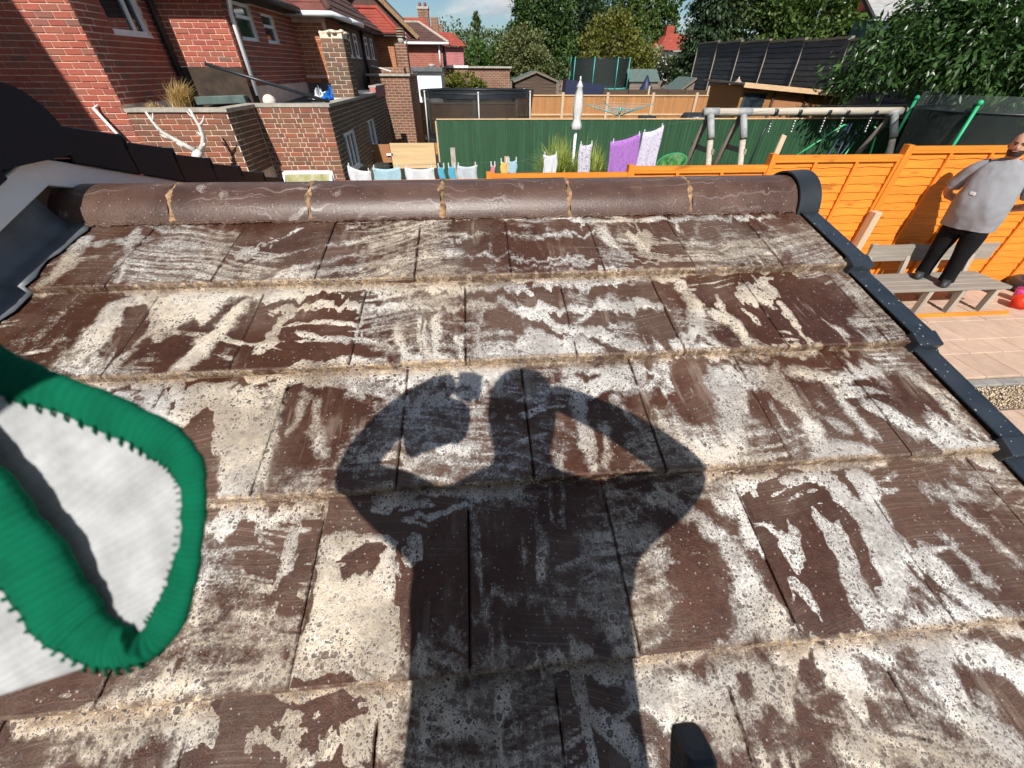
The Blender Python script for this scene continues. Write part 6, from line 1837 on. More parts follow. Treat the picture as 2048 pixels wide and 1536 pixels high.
MBv = MB().tube([(-3.12, 12.4, -0.5), (-3.12, 12.4, -0.02), (-3.08, 12.36, 0.04), (-3.0, 12.3, 0.04), (-2.98, 12.28, -0.05)], 0.03, 10); tag(MBv.build('vent_pipe', M['white'], smooth=True), 'white hooked vent pipe beside the brick stack', 'pipe')
heapm = None
# black fence panels and clutter far away
o = thing('navy_cover', 'navy tarpaulin cover behind the natural fence near the shed', 'cover', (5.2, 21, G))
MB().prism([(4.0, 21, G), (5.9, 21, G), (5.8, 21, -0.55), (5.2, 21, -0.50), (4.8, 21, -0.42), (4.1, 21, -0.33)], (0, 0.8, 0)).build('cover', M['navy'], o)
o = thing('closed_parasol', 'closed navy parasol far away right of the teal trampoline', 'parasol', (10.4, 28.5, G))
MB().tube([(10.4, 28.5, -0.25), (10.42, 28.5, -0.6), (10.45, 28.5, -0.95), (10.45, 28.5, -1.05)], [0.04, 0.2, 0.42, 0.5], 10).build('canopy', M['navy'], o, smooth=True)
MB().tube([(10.45, 28.5, -1.0), (10.45, 28.5, ground_z(10, 28.5))], 0.03, 6).build('pole', M['metal'], o)
lf = thing('grey_fence', 'far grey panel fence across the back gardens', 'fence', (7, 37, G))
for i in range(14):
    x = -1.5 + i * 1.83
    p_ = MB().box((x, 36.5, -2.2), (x + 1.78, 36.55, -0.62 + random.uniform(-0.05, 0.05))).build('panel', M['shed_grey'], lf)
    MB().box((x - 0.05, 36.44, -2.2), (x, 36.56, -0.55)).build('post', M['concrete'], lf)
df = thing('dark_low_fence', 'low dark brown fence just behind the natural fence', 'fence', (9, 23, G))
for i in range(9):
    x = 5.6 + i * 1.0
    MB().box((x, 23.0, G), (x + 0.97, 23.03, -0.72 - 0.02 * (i % 3))).build('panel', M['shed_wood'], df)
    if i % 3 == 0: MB().box((x - 0.04, 22.96, G), (x + 0.04, 23.04, -0.60)).build('post', M['post_wood'], df)

# deer skull with antlers on a post near the garage wall
an = thing('deer_antlers', 'bleached deer skull with branching antlers before the garage wall', 'antlers', (-4.25, 7.2, G))
M['bone'] = m_plain('bleached_bone', (0.60, 0.58, 0.54), 0.6, 0.2, 20, 0.3)
MB().tube([(-4.25, 7.24, -1.22), (-4.25, 7.24, G)], 0.05, 8).build('post', M['grey_wood_v'], an, smooth=True)
mb = MB(); rings = []
for y_, z, rx, rz in ((7.28, -1.02, 0.05, 0.04), (7.22, -1.03, 0.075, 0.06), (7.12, -1.06, 0.065, 0.05), (7.02, -1.12, 0.04, 0.035), (6.92, -1.17, 0.03, 0.022)):
    rings.append([(-4.25 + rx * math.cos(a), y_, z + rz * math.sin(a)) for a in np.linspace(0, 2 * math.pi, 13)[:-1]])
mb.loft(rings); mb.build('skull', M['bone'], an, smooth=True)
def antler(pts, tines):
    P = [Vector(p) for p in pts]
    rad = np.linspace(0.040, 0.015, len(P))
    mb = MB(); mb.tube(P, list(rad), 8)
    for (i, d, L_) in tines:
        b0 = P[i]; mb.tube([b0, b0 + Vector(d) * L_ * 0.6, b0 + Vector(d) * L_ + Vector((0, 0, 0.03))], [rad[i] * 0.85, rad[i] * 0.6, 0.005], 7)
    mb.build('antler', M['bone'], an, smooth=True)
antler([(-4.29, 7.22, -0.99), (-4.38, 7.2, -0.93), (-4.50, 7.15, -0.82), (-4.58, 7.12, -0.74), (-4.63, 7.12, -0.62), (-4.66, 7.12, -0.50)], [(1, (-0.5, -0.5, 0.1), 0.14), (2, (-0.85, -0.2, 0.15), 0.14), (3, (-0.3, -0.3, 0.6), 0.1), (4, (0.5, 0, 0.7), 0.11)])
antler([(-4.20, 7.22, -0.99), (-4.12, 7.2, -0.92), (-4.05, 7.18, -0.80), (-4.04, 7.17, -0.68), (-4.06, 7.17, -0.58), (-4.08, 7.17, -0.47)], [(1, (0.6, -0.5, 0.0), 0.12), (3, (0.75, 0, 0.6), 0.17), (4, (-0.7, 0, 0.5), 0.10), (2, (-0.6, -0.3, 0.3), 0.08)])

# ================================================================== trees and plants
def leaves(name, centers, sizes, dirs, aspect, mat, parent=None, fold=0.25, seed=1):
    """one mesh of folded leaf faces (two triangles sharing the midrib)"""
    rg = np.random.default_rng(seed); n = len(centers)
    d = dirs / (np.linalg.norm(dirs, axis=1, keepdims=True) + 1e-9)
    r = rg.normal(size=(n, 3)); s = np.cross(d, r); s /= (np.linalg.norm(s, axis=1, keepdims=True) + 1e-9)
    nn = np.cross(s, d); L = sizes[:, None]
    a = centers; b = centers + d * L
    m1 = centers + d * L * 0.5 + s * L * aspect + nn * L * fold * aspect; m2 = centers + d * L * 0.5 - s * L * aspect + nn * L * fold * aspect
    V = np.stack([a, m1, b, m2], 1).reshape(-1, 3)
    i = 4 * np.arange(n)[:, None]
    Fc = np.concatenate([i + np.array([[0, 1, 2]]), i + np.array([[0, 2, 3]])], 1).reshape(-1, 3)
    return link(name, mesh_np(name, V, Fc, mat), parent)


def crown(blobs, nclump, nleaf, clump_r, size, rg, droop=0.3, shell=0.55):
    """leaf positions: clumps through the crown's volume, mostly near its surface"""
    w = np.array([b[3] * b[4] * b[5] for b in blobs]) ** 0.67; w /= w.sum()
    ids = rg.choice(len(blobs), nclump, p=w)
    B_ = np.array(blobs)[ids]
    v = rg.normal(size=(nclump, 3)); v /= np.linalg.norm(v, axis=1, keepdims=True)
    rad = shell + (1.02 - shell) * rg.random(nclump) ** 0.5
    cc = B_[:, :3] + v * B_[:, 3:6] * rad[:, None]
    k = rg.integers(0, nclump, nleaf)
    cr = clump_r * (0.6 + 0.8 * rg.random(nclump))
    p = cc[k] + rg.normal(size=(nleaf, 3)) * cr[k][:, None] * np.array([0.55, 0.55, 0.42])
    out = v[k] + rg.normal(size=(nleaf, 3)) * 0.7; out[:, 2] -= droop
    return p, size * (0.6 + 0.8 * rg.random(nleaf)), out, cc


def tree(name, label, blobs, trunk, nclump, nleaf, clump_r, size, aspect, mat, seed, droop=0.3, group=None, bark='bark', shell=0.55, trunk_r=0.16, limbs=9, extra=None):
    rg = np.random.default_rng(seed); random.seed(seed)
    base = Vector(trunk[0])
    t = thing(name, label, 'tree' if 'bush' not in name and 'shrub' not in name else 'bush', base, group)
    p, s, d, cc = crown(blobs, nclump, nleaf, clump_r, size, rg, droop, shell)
    keep = p[:, 2] > base.z + 0.05
    leaves('crown', p[keep], s[keep], d[keep], aspect, mat, t, seed=seed)
    mb = MB(); P = [Vector(q) for q in trunk]
    rr = [trunk_r * (1 - 0.75 * i / (len(P) - 1)) for i in range(len(P))]
    mb.tube(P, rr, 9)
    mb.build('trunk', M[bark], t, smooth=True)
    for i in range(limbs):
        c = Vector(cc[rg.integers(0, len(cc))]); s0 = P[1].lerp(P[-1], rg.random() * 0.8)
        mid = s0.lerp(c, 0.5) + Vector((0, 0, 0.15))
        MB().tube([s0, mid, c], [trunk_r * 0.4, trunk_r * 0.25, 0.01], 6).build('limb', M[bark], t, smooth=True)
    return t


M['bark'] = m_plain('brown_bark', (0.10, 0.075, 0.055), 0.9, 0.4, 12, 0.7)
M['birch_bark'] = m_plain('birch_bark', (0.55, 0.52, 0.46), 0.8, 0.4, 9, 0.3)
M['lf_cypress'] = m_leaf('cypress_leaf', (0.015, 0.042, 0.012), (0.083, 0.143, 0.033), 0.2)
M['lf_dark'] = m_leaf('dark_conifer_leaf', (0.008, 0.022, 0.010), (0.036, 0.070, 0.022), 0.15)
M['lf_sage'] = m_leaf('pale_bush_leaf', (0.072, 0.090, 0.031), (0.186, 0.198, 0.078), 0.3)
M['lf_yellow'] = m_leaf('yellow_green_leaf', (0.063, 0.081, 0.011), (0.213, 0.213, 0.040), 0.35)
M['lf_wood'] = m_leaf('woodland_leaf', (0.030, 0.057, 0.016), (0.115, 0.155, 0.049), 0.3)
M['lf_mid'] = m_leaf('mid_green_leaf', (0.027, 0.062, 0.014), (0.115, 0.176, 0.038), 0.3)
M['lf_green'] = m_leaf('fresh_green_leaf', (0.030, 0.075, 0.014), (0.095, 0.170, 0.034), 0.3)
M['lf_laurel'] = m_leaf('glossy_laurel_leaf', (0.012, 0.034, 0.010), (0.060, 0.125, 0.030), 0.22, 0.34)
M['lf_flower'] = m_leaf('cream_blossom', (0.20, 0.22, 0.10), (0.62, 0.60, 0.42), 0.3)
M['straw'] = m_leaf('dry_straw', (0.38, 0.25, 0.10), (0.78, 0.58, 0.30), 0.3)
M['lf_grass'] = m_leaf('striped_grass_blade', (0.16, 0.22, 0.035), (0.50, 0.56, 0.15), 0.35)

# far woodland that reads as one mass
rg = np.random.default_rng(3)
bl = [(x, 62 + 6 * rg.random(), -0.4 + 0.9 * rg.random(), 2.2 + rg.random(), 2.0, 3.0 + 1.2 * rg.random()) for x in np.arange(-7, 20, 1.55)]
p, s, d, cc = crown(bl, 1500, 44000, 0.7, 0.26, rg, 0.2, 0.6)
o = leaves('far_woodland', p, s, d, 0.42, M['lf_wood'], seed=3)
tag(o, 'far-off belt of mixed green woodland beyond the gardens', 'woodland', kind='stuff')
tree('far_bush', 'fresh green rounded bush right of the pink house', [(0.6, 45, -0.1, 1.5, 1.2, 2.0), (1.6, 45, -0.6, 1.3, 1.2, 1.4)], [(0.8, 45, -1.9), (0.8, 45, 1.0)], 120, 5000, 0.4, 0.2, 0.42, M['lf_green'], 11, group='bushes in the far gardens')
tree('far_bush', 'dark green bush standing under the tall hedge, left of the brown shed', [(2.6, 44, -0.2, 1.3, 1.2, 1.7)], [(2.6, 44, -1.9), (2.6, 44, 0.6)], 90, 4000, 0.4, 0.2, 0.42, M['lf_mid'], 12, group='bushes in the far gardens')
tree('far_spire_tree', 'thin spire-shaped tree rising above the far woodland', [(0.95, 66, 4.0, 0.28, 0.28, 1.5)], [(0.95, 66, -2), (0.95, 66, 5.0)], 50, 1500, 0.2, 0.22, 0.4, M['lf_wood'], 13)
# tall cypress hedge
cyp = 'tall cypresses in the middle distance'
def cone(x, y, zb, zt, r, n=7):
    return [(x, y, zb + (zt - zb) * (i + 0.4) / n, r * (1 - 0.72 * (i / n) ** 1.3), r * 0.9 * (1 - 0.72 * (i / n) ** 1.3), (zt - zb) / n * 0.95) for i in range(n)]
tree('cypress_tree', 'tall dark cypress, leftmost of the big evergreens', cone(5.0, 44, -1.5, 8.0, 1.9), [(5.0, 44, -1.9), (5.0, 44, 7)], 480, 17000, 0.42, 0.24, 0.30, M['lf_cypress'], 21, 0.1, cyp)
tree('cypress_tree', 'broad dark cypress in the middle of the big evergreens', cone(7.3, 45, -1.5, 9.5, 2.2), [(7.3, 45, -1.9), (7.3, 45, 8)], 520, 18000, 0.42, 0.24, 0.30, M['lf_cypress'], 22, 0.1, cyp)
tree('cypress_tree', 'blue-green cypress directly behind the yellow-green bush', cone(10.3, 47, -1.5, 9.5, 2.2), [(10.3, 47, -1.9), (10.3, 47, 8)], 480, 15000, 0.42, 0.24, 0.30, M['lf_dark'], 23, 0.1, cyp)
tree('broadleaf_tree', 'airy dark tree behind the yellow-green bush top', [(14.2, 50, 3.5, 2.4, 2, 3.6), (15.6, 50, 1.8, 2, 2, 3)], [(14.4, 50, -1.9), (14.4, 50, 5)], 260, 10000, 0.5, 0.24, 0.4, M['lf_mid'], 24)
tree('pale_bush', 'pale sage rounded bush in front of the tall cypress', [(3.9, 38, 0.3, 1.9, 1.5, 2.1), (5.1, 38, -0.4, 1.2, 1.2, 1.3), (3.0, 38, -0.5, 1.0, 1.0, 1.1)], [(3.9, 38, -1.9), (3.9, 38, 1.5)], 330, 14000, 0.34, 0.18, 0.34, M['lf_sage'], 25, group='bushes in the far gardens')
tree('dark_bush', 'small dark round bush between pale bush and far trampoline', [(6.1, 37.5, -0.7, 1.0, 0.9, 1.3)], [(6.1, 37.5, -1.9), (6.1, 37.5, 0)], 80, 3500, 0.32, 0.17, 0.4, M['lf_wood'], 26, group='bushes in the far gardens')
tree('yellow_bush', 'large yellow-green bushy tree behind the far trampoline', [(11.2, 40, 0.9, 2.3, 1.8, 2.5), (13.2, 40, 0.1, 1.5, 1.5, 1.8), (9.6, 40, -0.3, 1.3, 1.3, 1.5)], [(11.3, 40, -1.9), (11.3, 40, 2.2)], 420, 17000, 0.42, 0.20, 0.34, M['lf_yellow'], 27)
pop = 'poplars on the skyline'
tree('poplar_tree', 'narrow green poplar, left of the two columns', [(20.9, 60, z, 1.15, 1.1, 1.9) for z in np.arange(-0.5, 10, 1.5)], [(20.9, 60, -2), (20.9, 60, 9)], 260, 9000, 0.4, 0.26, 0.4, M['lf_mid'], 31, 0, pop)
tree('poplar_tree', 'narrow bright green poplar, right of the two columns', [(23.2, 60, z, 1.2, 1.1, 1.9) for z in np.arange(0.5, 10, 1.5)], [(23.2, 60, -2), (23.2, 60, 9)], 260, 9000, 0.4, 0.26, 0.4, M['lf_green'], 32, 0, pop)
tree('flowering_bush', 'cream blossoming bush below the distant red roof', [(15.6, 42, -0.2, 0.9, 0.9, 1.7), (15.0, 42, -0.9, 0.9, 0.9, 1.0)], [(15.4, 42, -1.9), (15.4, 42, 0.5)], 110, 4200, 0.28, 0.17, 0.45, M['lf_flower'], 33, group='bushes in the far gardens')
tree('hedge_bush', 'dark hedge below the distant red-roofed house', [(18.2, 45, -0.3, 2.2, 1.0, 1.2), (20.2, 45, -0.2, 1.4, 1.0, 1.2)], [(18.5, 45, -1.9), (18.5, 45, 0)], 160, 6500, 0.35, 0.2, 0.4, M['lf_wood'], 34, group='bushes in the far gardens')
tree('dark_conifer', 'very dark conifer left of the black fence', cone(16.2, 34, -1.2, 9.5, 1.7, 8), [(16.2, 34, -2), (16.2, 34, 8)], 420, 16000, 0.45, 0.26, 0.26, M['lf_dark'], 35, 0.9)
tree('broadleaf_tree', 'dense dark green tree behind the left half of the black fence', [(18.9, 35, 2.2, 2.6, 2, 3.4), (17.4, 35, 1.0, 1.6, 1.6, 2.4)], [(18.8, 36, -2), (18.9, 36, 4)], 420, 15000, 0.5, 0.24, 0.4, M['lf_wood'], 36, group='trees behind the black fence')
tree('birch_tree', 'birch with thin pale trunk behind the black fence', [(20.3, 33.5, 2.6, 1.6, 1.5, 2.8)], [(20.0, 33, -2), (20.25, 33, 1.5), (20.9, 33, 5.5)], 200, 7000, 0.4, 0.19, 0.4, M['lf_mid'], 37, group='trees behind the black fence', bark='birch_bark', trunk_r=0.07, limbs=5)
tree('broadleaf_tree', 'lush leafy tree behind the right half of the black fence', [(22.8, 33, 2.2, 2.7, 2, 2.8), (24.6, 32.5, 1.6, 1.5, 1.5, 1.9), (21.5, 32.5, 1.2, 1.6, 1.4, 1.8)], [(22.8, 33.5, -2), (22.8, 33.5, 3.5)], 460, 17000, 0.42, 0.22, 0.42, M['lf_mid'], 38, group='trees behind the black fence')
tree('garden_bush', 'small yellowing bush behind the black-netted trampoline', [(-0.35, 23.5, -0.75, 0.85, 0.6, 0.55), (0.2, 23.5, -0.9, 0.5, 0.5, 0.4)], [(-0.3, 23.5, -2.5), (-0.3, 23.5, -0.7)], 110, 4500, 0.16, 0.11, 0.36, M['lf_yellow'], 39)
# near evergreen with drooping glossy leaves, upper right
lb = [(13.0, 10.6, 0.9, 2.0, 1.5, 1.35), (11.2, 10.4, 0.35, 1.15, 0.9, 0.75), (14.5, 9.8, 0.6, 2.0, 1.4, 1.5), (12.6, 10.0, -0.15, 1.6, 1.1, 0.65), (15.0, 9.0, 1.6, 1.6, 1.2, 1.2), (11.3, 10.9, 1.15, 0.9, 0.8, 0.6), (10.0, 11.2, 0.35, 1.0, 0.7, 0.6), (10.7, 11.1, 0.95, 1.0, 0.8, 0.7), (9.7, 11.3, -0.05, 0.7, 0.6, 0.4), (13.5, 10.4, 1.9, 2.0, 1.2, 0.9)]
tree('laurel_tree', 'near evergreen tree with drooping glossy leaves, upper right corner', lb, [(13.0, 11.3, G), (13.1, 11.1, -0.6), (13.2, 10.6, 1.2)], 900, 44000, 0.34, 0.16, 0.17, M['lf_laurel'], 41, 0.8, shell=0.35, trunk_r=0.14, limbs=26)


def tuft(name, label, cat, c, n, h, spread, w, mat, seed, jit=0.05, lean=(0, 0)):
    """arching grass blades, each a tapering ribbon"""
    rg = np.random.default_rng(seed); t = thing(name, label, cat, c)
    V, Fc = [], []; b = 0
    for i in range(n):
        a = rg.random() * 6.283; out = spread * rg.random() ** 0.7; hh = h * (0.55 + 0.5 * rg.random())
        dx, dy = math.cos(a) * out + lean[0] * hh, math.sin(a) * out + lean[1] * hh
        bx, by = c[0] + rg.normal() * jit, c[1] + rg.normal() * jit
        sx, sy_ = -math.sin(a) * w, math.cos(a) * w
        for k, s in enumerate((0, 0.35, 0.7, 1.0)):
            z = c[2] + hh * (s - 0.45 * s ** 3 * (out / max(spread, 1e-3)))
            x, y = bx + dx * s ** 1.6, by + dy * s ** 1.6; ww = (1, 0.9, 0.6, 0.08)[k]
            V += [(x - sx * ww, y - sy_ * ww, z), (x + sx * ww, y + sy_ * ww, z)]
        for k in range(3): Fc.append((b + 2 * k, b + 2 * k + 1, b + 2 * k + 3, b + 2 * k + 2))
        b += 8
    link('blades', mesh_np('blades', np.array(V), np.array(Fc), mat), t)
    return t


tuft('ornamental_grass', 'clump of yellow-green striped ornamental grass under the white parasol', 'grass plant', (1.62, 8.6, -2.0), 700, 1.15, 0.60, 0.010, M['lf_grass'], 51, 0.10)
tuft('ornamental_grass', 'right-hand clump of striped ornamental grass beside the purple towel', 'grass plant', (2.30, 8.6, -2.1), 700, 1.12, 0.60, 0.010, M['lf_grass'], 52, 0.12)
tuft('dry_grass', 'tuft of dry straw-coloured grass growing on the garage parapet', 'grass plant', (-4.72, 8.1, -0.56), 420, 0.50, 0.34, 0.0045, M['straw'], 53, 0.05, (0.25, 0))
tuft('dry_grass', 'small low tuft of dead grass beside the larger one on the parapet', 'grass plant', (-5.05, 7.95, -0.56), 90, 0.18, 0.16, 0.004, M['straw'], 54, 0.06)

# ================================================================== man on the bench
M['skin'] = m_plain('skin', (0.46, 0.24, 0.16), 0.5, 0.12, 14, 0.05)
M['tee'] = m_plain('grey_jersey', (0.25, 0.255, 0.275), 0.9, 0.04, 20, 0.3, spec=0.15, bscale=260)
M['trouser'] = m_plain('black_trouser_cloth', (0.007, 0.007, 0.008), 0.9, 0.3, 9, 0.5, spec=0.15)
M['shoe'] = m_plain('dark_shoe', (0.028, 0.030, 0.034), 0.6, 0.3, 14, 0.2)
M['hair'] = m_plain('dark_hair', (0.030, 0.018, 0.012), 0.7, 0.3, 60, 0.6)
M['eye'] = m_plain('eye', (0.02, 0.015, 0.012), 0.2, 0.1, 5, 0.0)
M['lip'] = m_plain('lip', (0.36, 0.13, 0.11), 0.5, 0.1, 9, 0.0)

MC = Vector((6.43, 4.70, ZS + 0.006)); MF = Vector((-0.84, -0.54, 0)).normalized(); MR = Vector((MF.y, -MF.x, 0))   # MR: his right
LEAN = Vector((-0.17, -0.02, 0))


def mp(s, b, h):
    """his right, forward, height -> world"""
    return MC + MR * s + MF * b + LEAN * (h / 1.78) + Vector((0, 0, h))


def ring(s, b, h, rs, rb, n=20, tilt=0.0, wr=0.0, ph=0.0, pw=2.3):
    out = []
    for k in range(n):
        a = 2 * math.pi * k / n; c, s_ = math.cos(a), math.sin(a)
        e = 2.0 / pw; x = math.copysign(abs(c) ** e, c); y = math.copysign(abs(s_) ** e, s_)
        w = 1 + wr * math.sin(a * 6 + ph)
        out.append(mp(s + rs * x * w, b + rb * y * w, h + tilt * s_))
    return out


man = thing('person', 'man in grey T-shirt and black trousers standing on the bench, hands behind back', 'person', mp(0, 0, 0))
body = MB()
tors = [(0, 0.0, 0.70, 0.17, 0.12), (0, 0.02, 0.95, 0.20, 0.15), (0, 0.0, 1.2, 0.19, 0.13), (0, -0.01, 1.38, 0.20, 0.10), (0, -0.015, 1.47, 0.12, 0.08), (0, -0.01, 1.51, 0.072, 0.07), (0, 0.0, 1.55, 0.066, 0.068),
        (0, 0.022, 1.565, 0.060, 0.082), (0, 0.028, 1.59, 0.070, 0.094), (0, 0.022, 1.63, 0.077, 0.100), (0, 0.016, 1.67, 0.080, 0.102), (0, 0.010, 1.71, 0.078, 0.100), (0, 0.004, 1.745, 0.066, 0.086), (0, 0.0, 1.77, 0.040, 0.052), (0, 0, 1.778, 0.012, 0.016)]
body.loft([ring(*t_, n=22, pw=2.1) for t_ in tors])
for sg in (-1, 1):                       # arms bent behind the back, fingers curled together
    body.tube([mp(sg * 0.19, -0.01, 1.42), mp(sg * 0.28, -0.02, 1.33), mp(sg * 0.345, -0.05, 1.20), mp(sg * 0.385, -0.09, 1.09), mp(sg * 0.36, -0.15, 1.03), mp(sg * 0.25, -0.23, 0.98), mp(sg * 0.15, -0.26, 0.95), mp(sg * 0.10, -0.265, 0.93)],
              [0.06, 0.058, 0.052, 0.048, 0.045, 0.040, 0.032, 0.034], 12)
    for q in range(4):
        body.tube([mp(sg * 0.09, -0.275, 0.945 - q * 0.018), mp(sg * 0.04, -0.285, 0.93 - q * 0.018), mp(sg * 0.005, -0.275, 0.915 - q * 0.018), mp(sg * -0.01, -0.262, 0.912 - q * 0.018)], [0.010, 0.0095, 0.009, 0.007], 6)
    body.tube([mp(sg * 0.11, -0.25, 0.96), mp(sg * 0.07, -0.235, 0.975), mp(sg * 0.04, -0.235, 0.97)], [0.012, 0.010, 0.008], 6)
    body.sphere(mp(sg * 0.083, 0.0, 1.645), (0.014, 0.016, 0.030), 8, 6)         # ears
    body.tube([mp(sg * 0.10, 0.0, 0.75), mp(sg * 0.115, 0.02, 0.42), mp(sg * 0.125, 0.0, 0.05)], [0.08, 0.055, 0.04], 10)
# nose and brow ridge
body.loft([[mp(0.010, 0.112, 1.672), mp(-0.010, 0.112, 1.672), mp(0, 0.118, 1.674)], [mp(0.014, 0.115, 1.645), mp(-0.014, 0.115, 1.645), mp(0, 0.135, 1.645)], [mp(0.019, 0.116, 1.628), mp(-0.019, 0.116, 1.628), mp(0, 0.146, 1.630)], [mp(0.012, 0.112, 1.618), mp(-0.012, 0.112, 1.618), mp(0, 0.126, 1.618)]])
body.build('body', M['skin'], man, smooth=True)
shirt = MB()
sh = [(0, 0.02, 0.735, 0.262, 0.185, 0.025), (0, 0.028, 0.80, 0.262, 0.195, 0.022), (0, 0.045, 0.90, 0.268, 0.212, 0.015), (0, 0.052, 1.02, 0.272, 0.22, 0.01), (0, 0.042, 1.14, 0.262, 0.205, 0.01), (0, 0.022, 1.26, 0.252, 0.175, 0.008), (0, 0.006, 1.36, 0.245, 0.148, 0.0), (0, -0.004, 1.43, 0.225, 0.122, 0), (0, -0.01, 1.475, 0.165, 0.10, 0), (0, -0.008, 1.505, 0.098, 0.086, 0), (0, -0.008, 1.512, 0.088, 0.08, 0)]
shirt.loft([ring(a, b, h, w, d, 30, wr=q, ph=h * 9) for a, b, h, w, d, q in sh], cap=False)
for sg in (-1, 1):
    pts = [(0.15, -0.005, 1.425, 0.075), (0.22, -0.008, 1.40, 0.082), (0.29, -0.02, 1.31, 0.083), (0.335, -0.04, 1.21, 0.085), (0.355, -0.055, 1.16, 0.088)]
    shirt.tube([mp(sg * s, b, h) for s, b, h, r_ in pts], [p_[3] for p_ in pts], 16, cap=False)
o = shirt.build('t_shirt', M['tee'], man, smooth=True)
MB().bar(mp(0.14, 0.21, 1.15), mp(0.09, 0.235, 1.145), 0.012, 0.028).build('shirt_print', M['white'], o)
tx = bpy.data.textures.new('folds', 'CLOUDS'); tx.noise_scale = 0.09; tx.noise_depth = 2
for o_ in (o,):
    o_.modifiers.new('sub', 'SUBSURF').render_levels = 2; o_.modifiers['sub'].levels = 2
    dm = o_.modifiers.new('folds', 'DISPLACE'); dm.texture = tx; dm.strength = 0.022; dm.texture_coords = 'GLOBAL'
tr_ = MB()
tr_.loft([ring(0, 0.01, h, w, d, 24) for h, w, d in ((0.66, 0.17, 0.135), (0.74, 0.21, 0.155), (0.86, 0.225, 0.17))])
for sg in (-1, 1):
    L_ = [(0.10, 0.01, 0.78, 0.125, 0.14), (0.115, 0.015, 0.66, 0.12, 0.13), (0.12, 0.03, 0.52, 0.105, 0.11), (0.125, 0.035, 0.42, 0.092, 0.10), (0.13, 0.02, 0.28, 0.085, 0.095), (0.135, 0.0, 0.14, 0.078, 0.09), (0.137, 0.005, 0.07, 0.082, 0.098), (0.137, 0.005, 0.045, 0.083, 0.10)]
    tr_.loft([ring(sg * s, b + (0.03 if sg < 0 else -0.03), h, a_, d_, 18, wr=0.03, ph=h * 14) for s, b, h, a_, d_ in L_])
tr_.build('trousers', M['trouser'], man, smooth=True)
for sg in (-1, 1):
    off = 0.03 if sg < 0 else -0.03
    s0 = MB(); s0.loft([ring(sg * 0.15, off + 0.06, h, w, l, 18, pw=2.4) for h, w, l in ((0.0, 0.052, 0.145), (0.018, 0.056, 0.15), (0.05, 0.052, 0.14), (0.085, 0.042, 0.10))])
    o = s0.build('shoe', M['shoe'], man, smooth=True)
# beard, hair, brows, eyes, mouth
bd = MB()
def front(h, w, d, b, n=13, a0=-20, a1=200):
    return [mp(w * math.cos(math.radians(a0 + (a1 - a0) * i / (n - 1))), b + d * math.sin(math.radians(a0 + (a1 - a0) * i / (n - 1))), h) for i in range(n)]
rows_ = [front(1.545, 0.058, 0.086, 0.022), front(1.565, 0.068, 0.096, 0.026), front(1.59, 0.076, 0.101, 0.028), front(1.612, 0.079, 0.103, 0.024)]
nb_ = 13; bd.add([p for r_ in rows_ for p in r_], [(i * nb_ + k, i * nb_ + k + 1, (i + 1) * nb_ + k + 1, (i + 1) * nb_ + k) for i in range(3) for k in range(nb_ - 1)])
for sg in (-1, 1):
    bd.add([mp(sg * 0.074, 0.05, 1.61), mp(sg * 0.082, 0.02, 1.61), mp(sg * 0.084, 0.015, 1.66), mp(sg * 0.080, 0.04, 1.66)], [(0, 1, 2, 3)])
o = bd.build('beard', M['hair'], man, smooth=True)
MB().bar(mp(-0.024, 0.131, 1.603), mp(0.024, 0.131, 1.603), 0.008, 0.010).build('mouth', M['lip'], man)
hr = MB(); hr.loft([ring(0, -0.006 + b, h, w, d, 22, pw=2.1) for b, h, w, d in ((-0.012, 1.66, 0.083, 0.098), (-0.008, 1.70, 0.083, 0.099), (-0.002, 1.735, 0.072, 0.089), (0.0, 1.765, 0.048, 0.060), (0, 1.781, 0.016, 0.02))])
hr.build('cropped_hair', M['hair'], man, smooth=True)
for sg in (-1, 1):
    MB().sphere(mp(sg * 0.033, 0.108, 1.662), (0.011, 0.011, 0.007), 8, 6).build('eye', M['eye'], man, smooth=True)
    MB().bar(mp(sg * 0.015, 0.119, 1.680), mp(sg * 0.055, 0.103, 1.682), 0.012, 0.012).build('eyebrow', M['hair'], man)

# ================================================================== the person taking the picture, behind the camera (casts the shadow)
def cpt(px, py, d):
    """a point at forward distance d seen at photo pixel (2048 wide)"""
    return (Rv * ((px - 1024) / FPX) + Uv * ((768 - py) / FPX) + F) * d


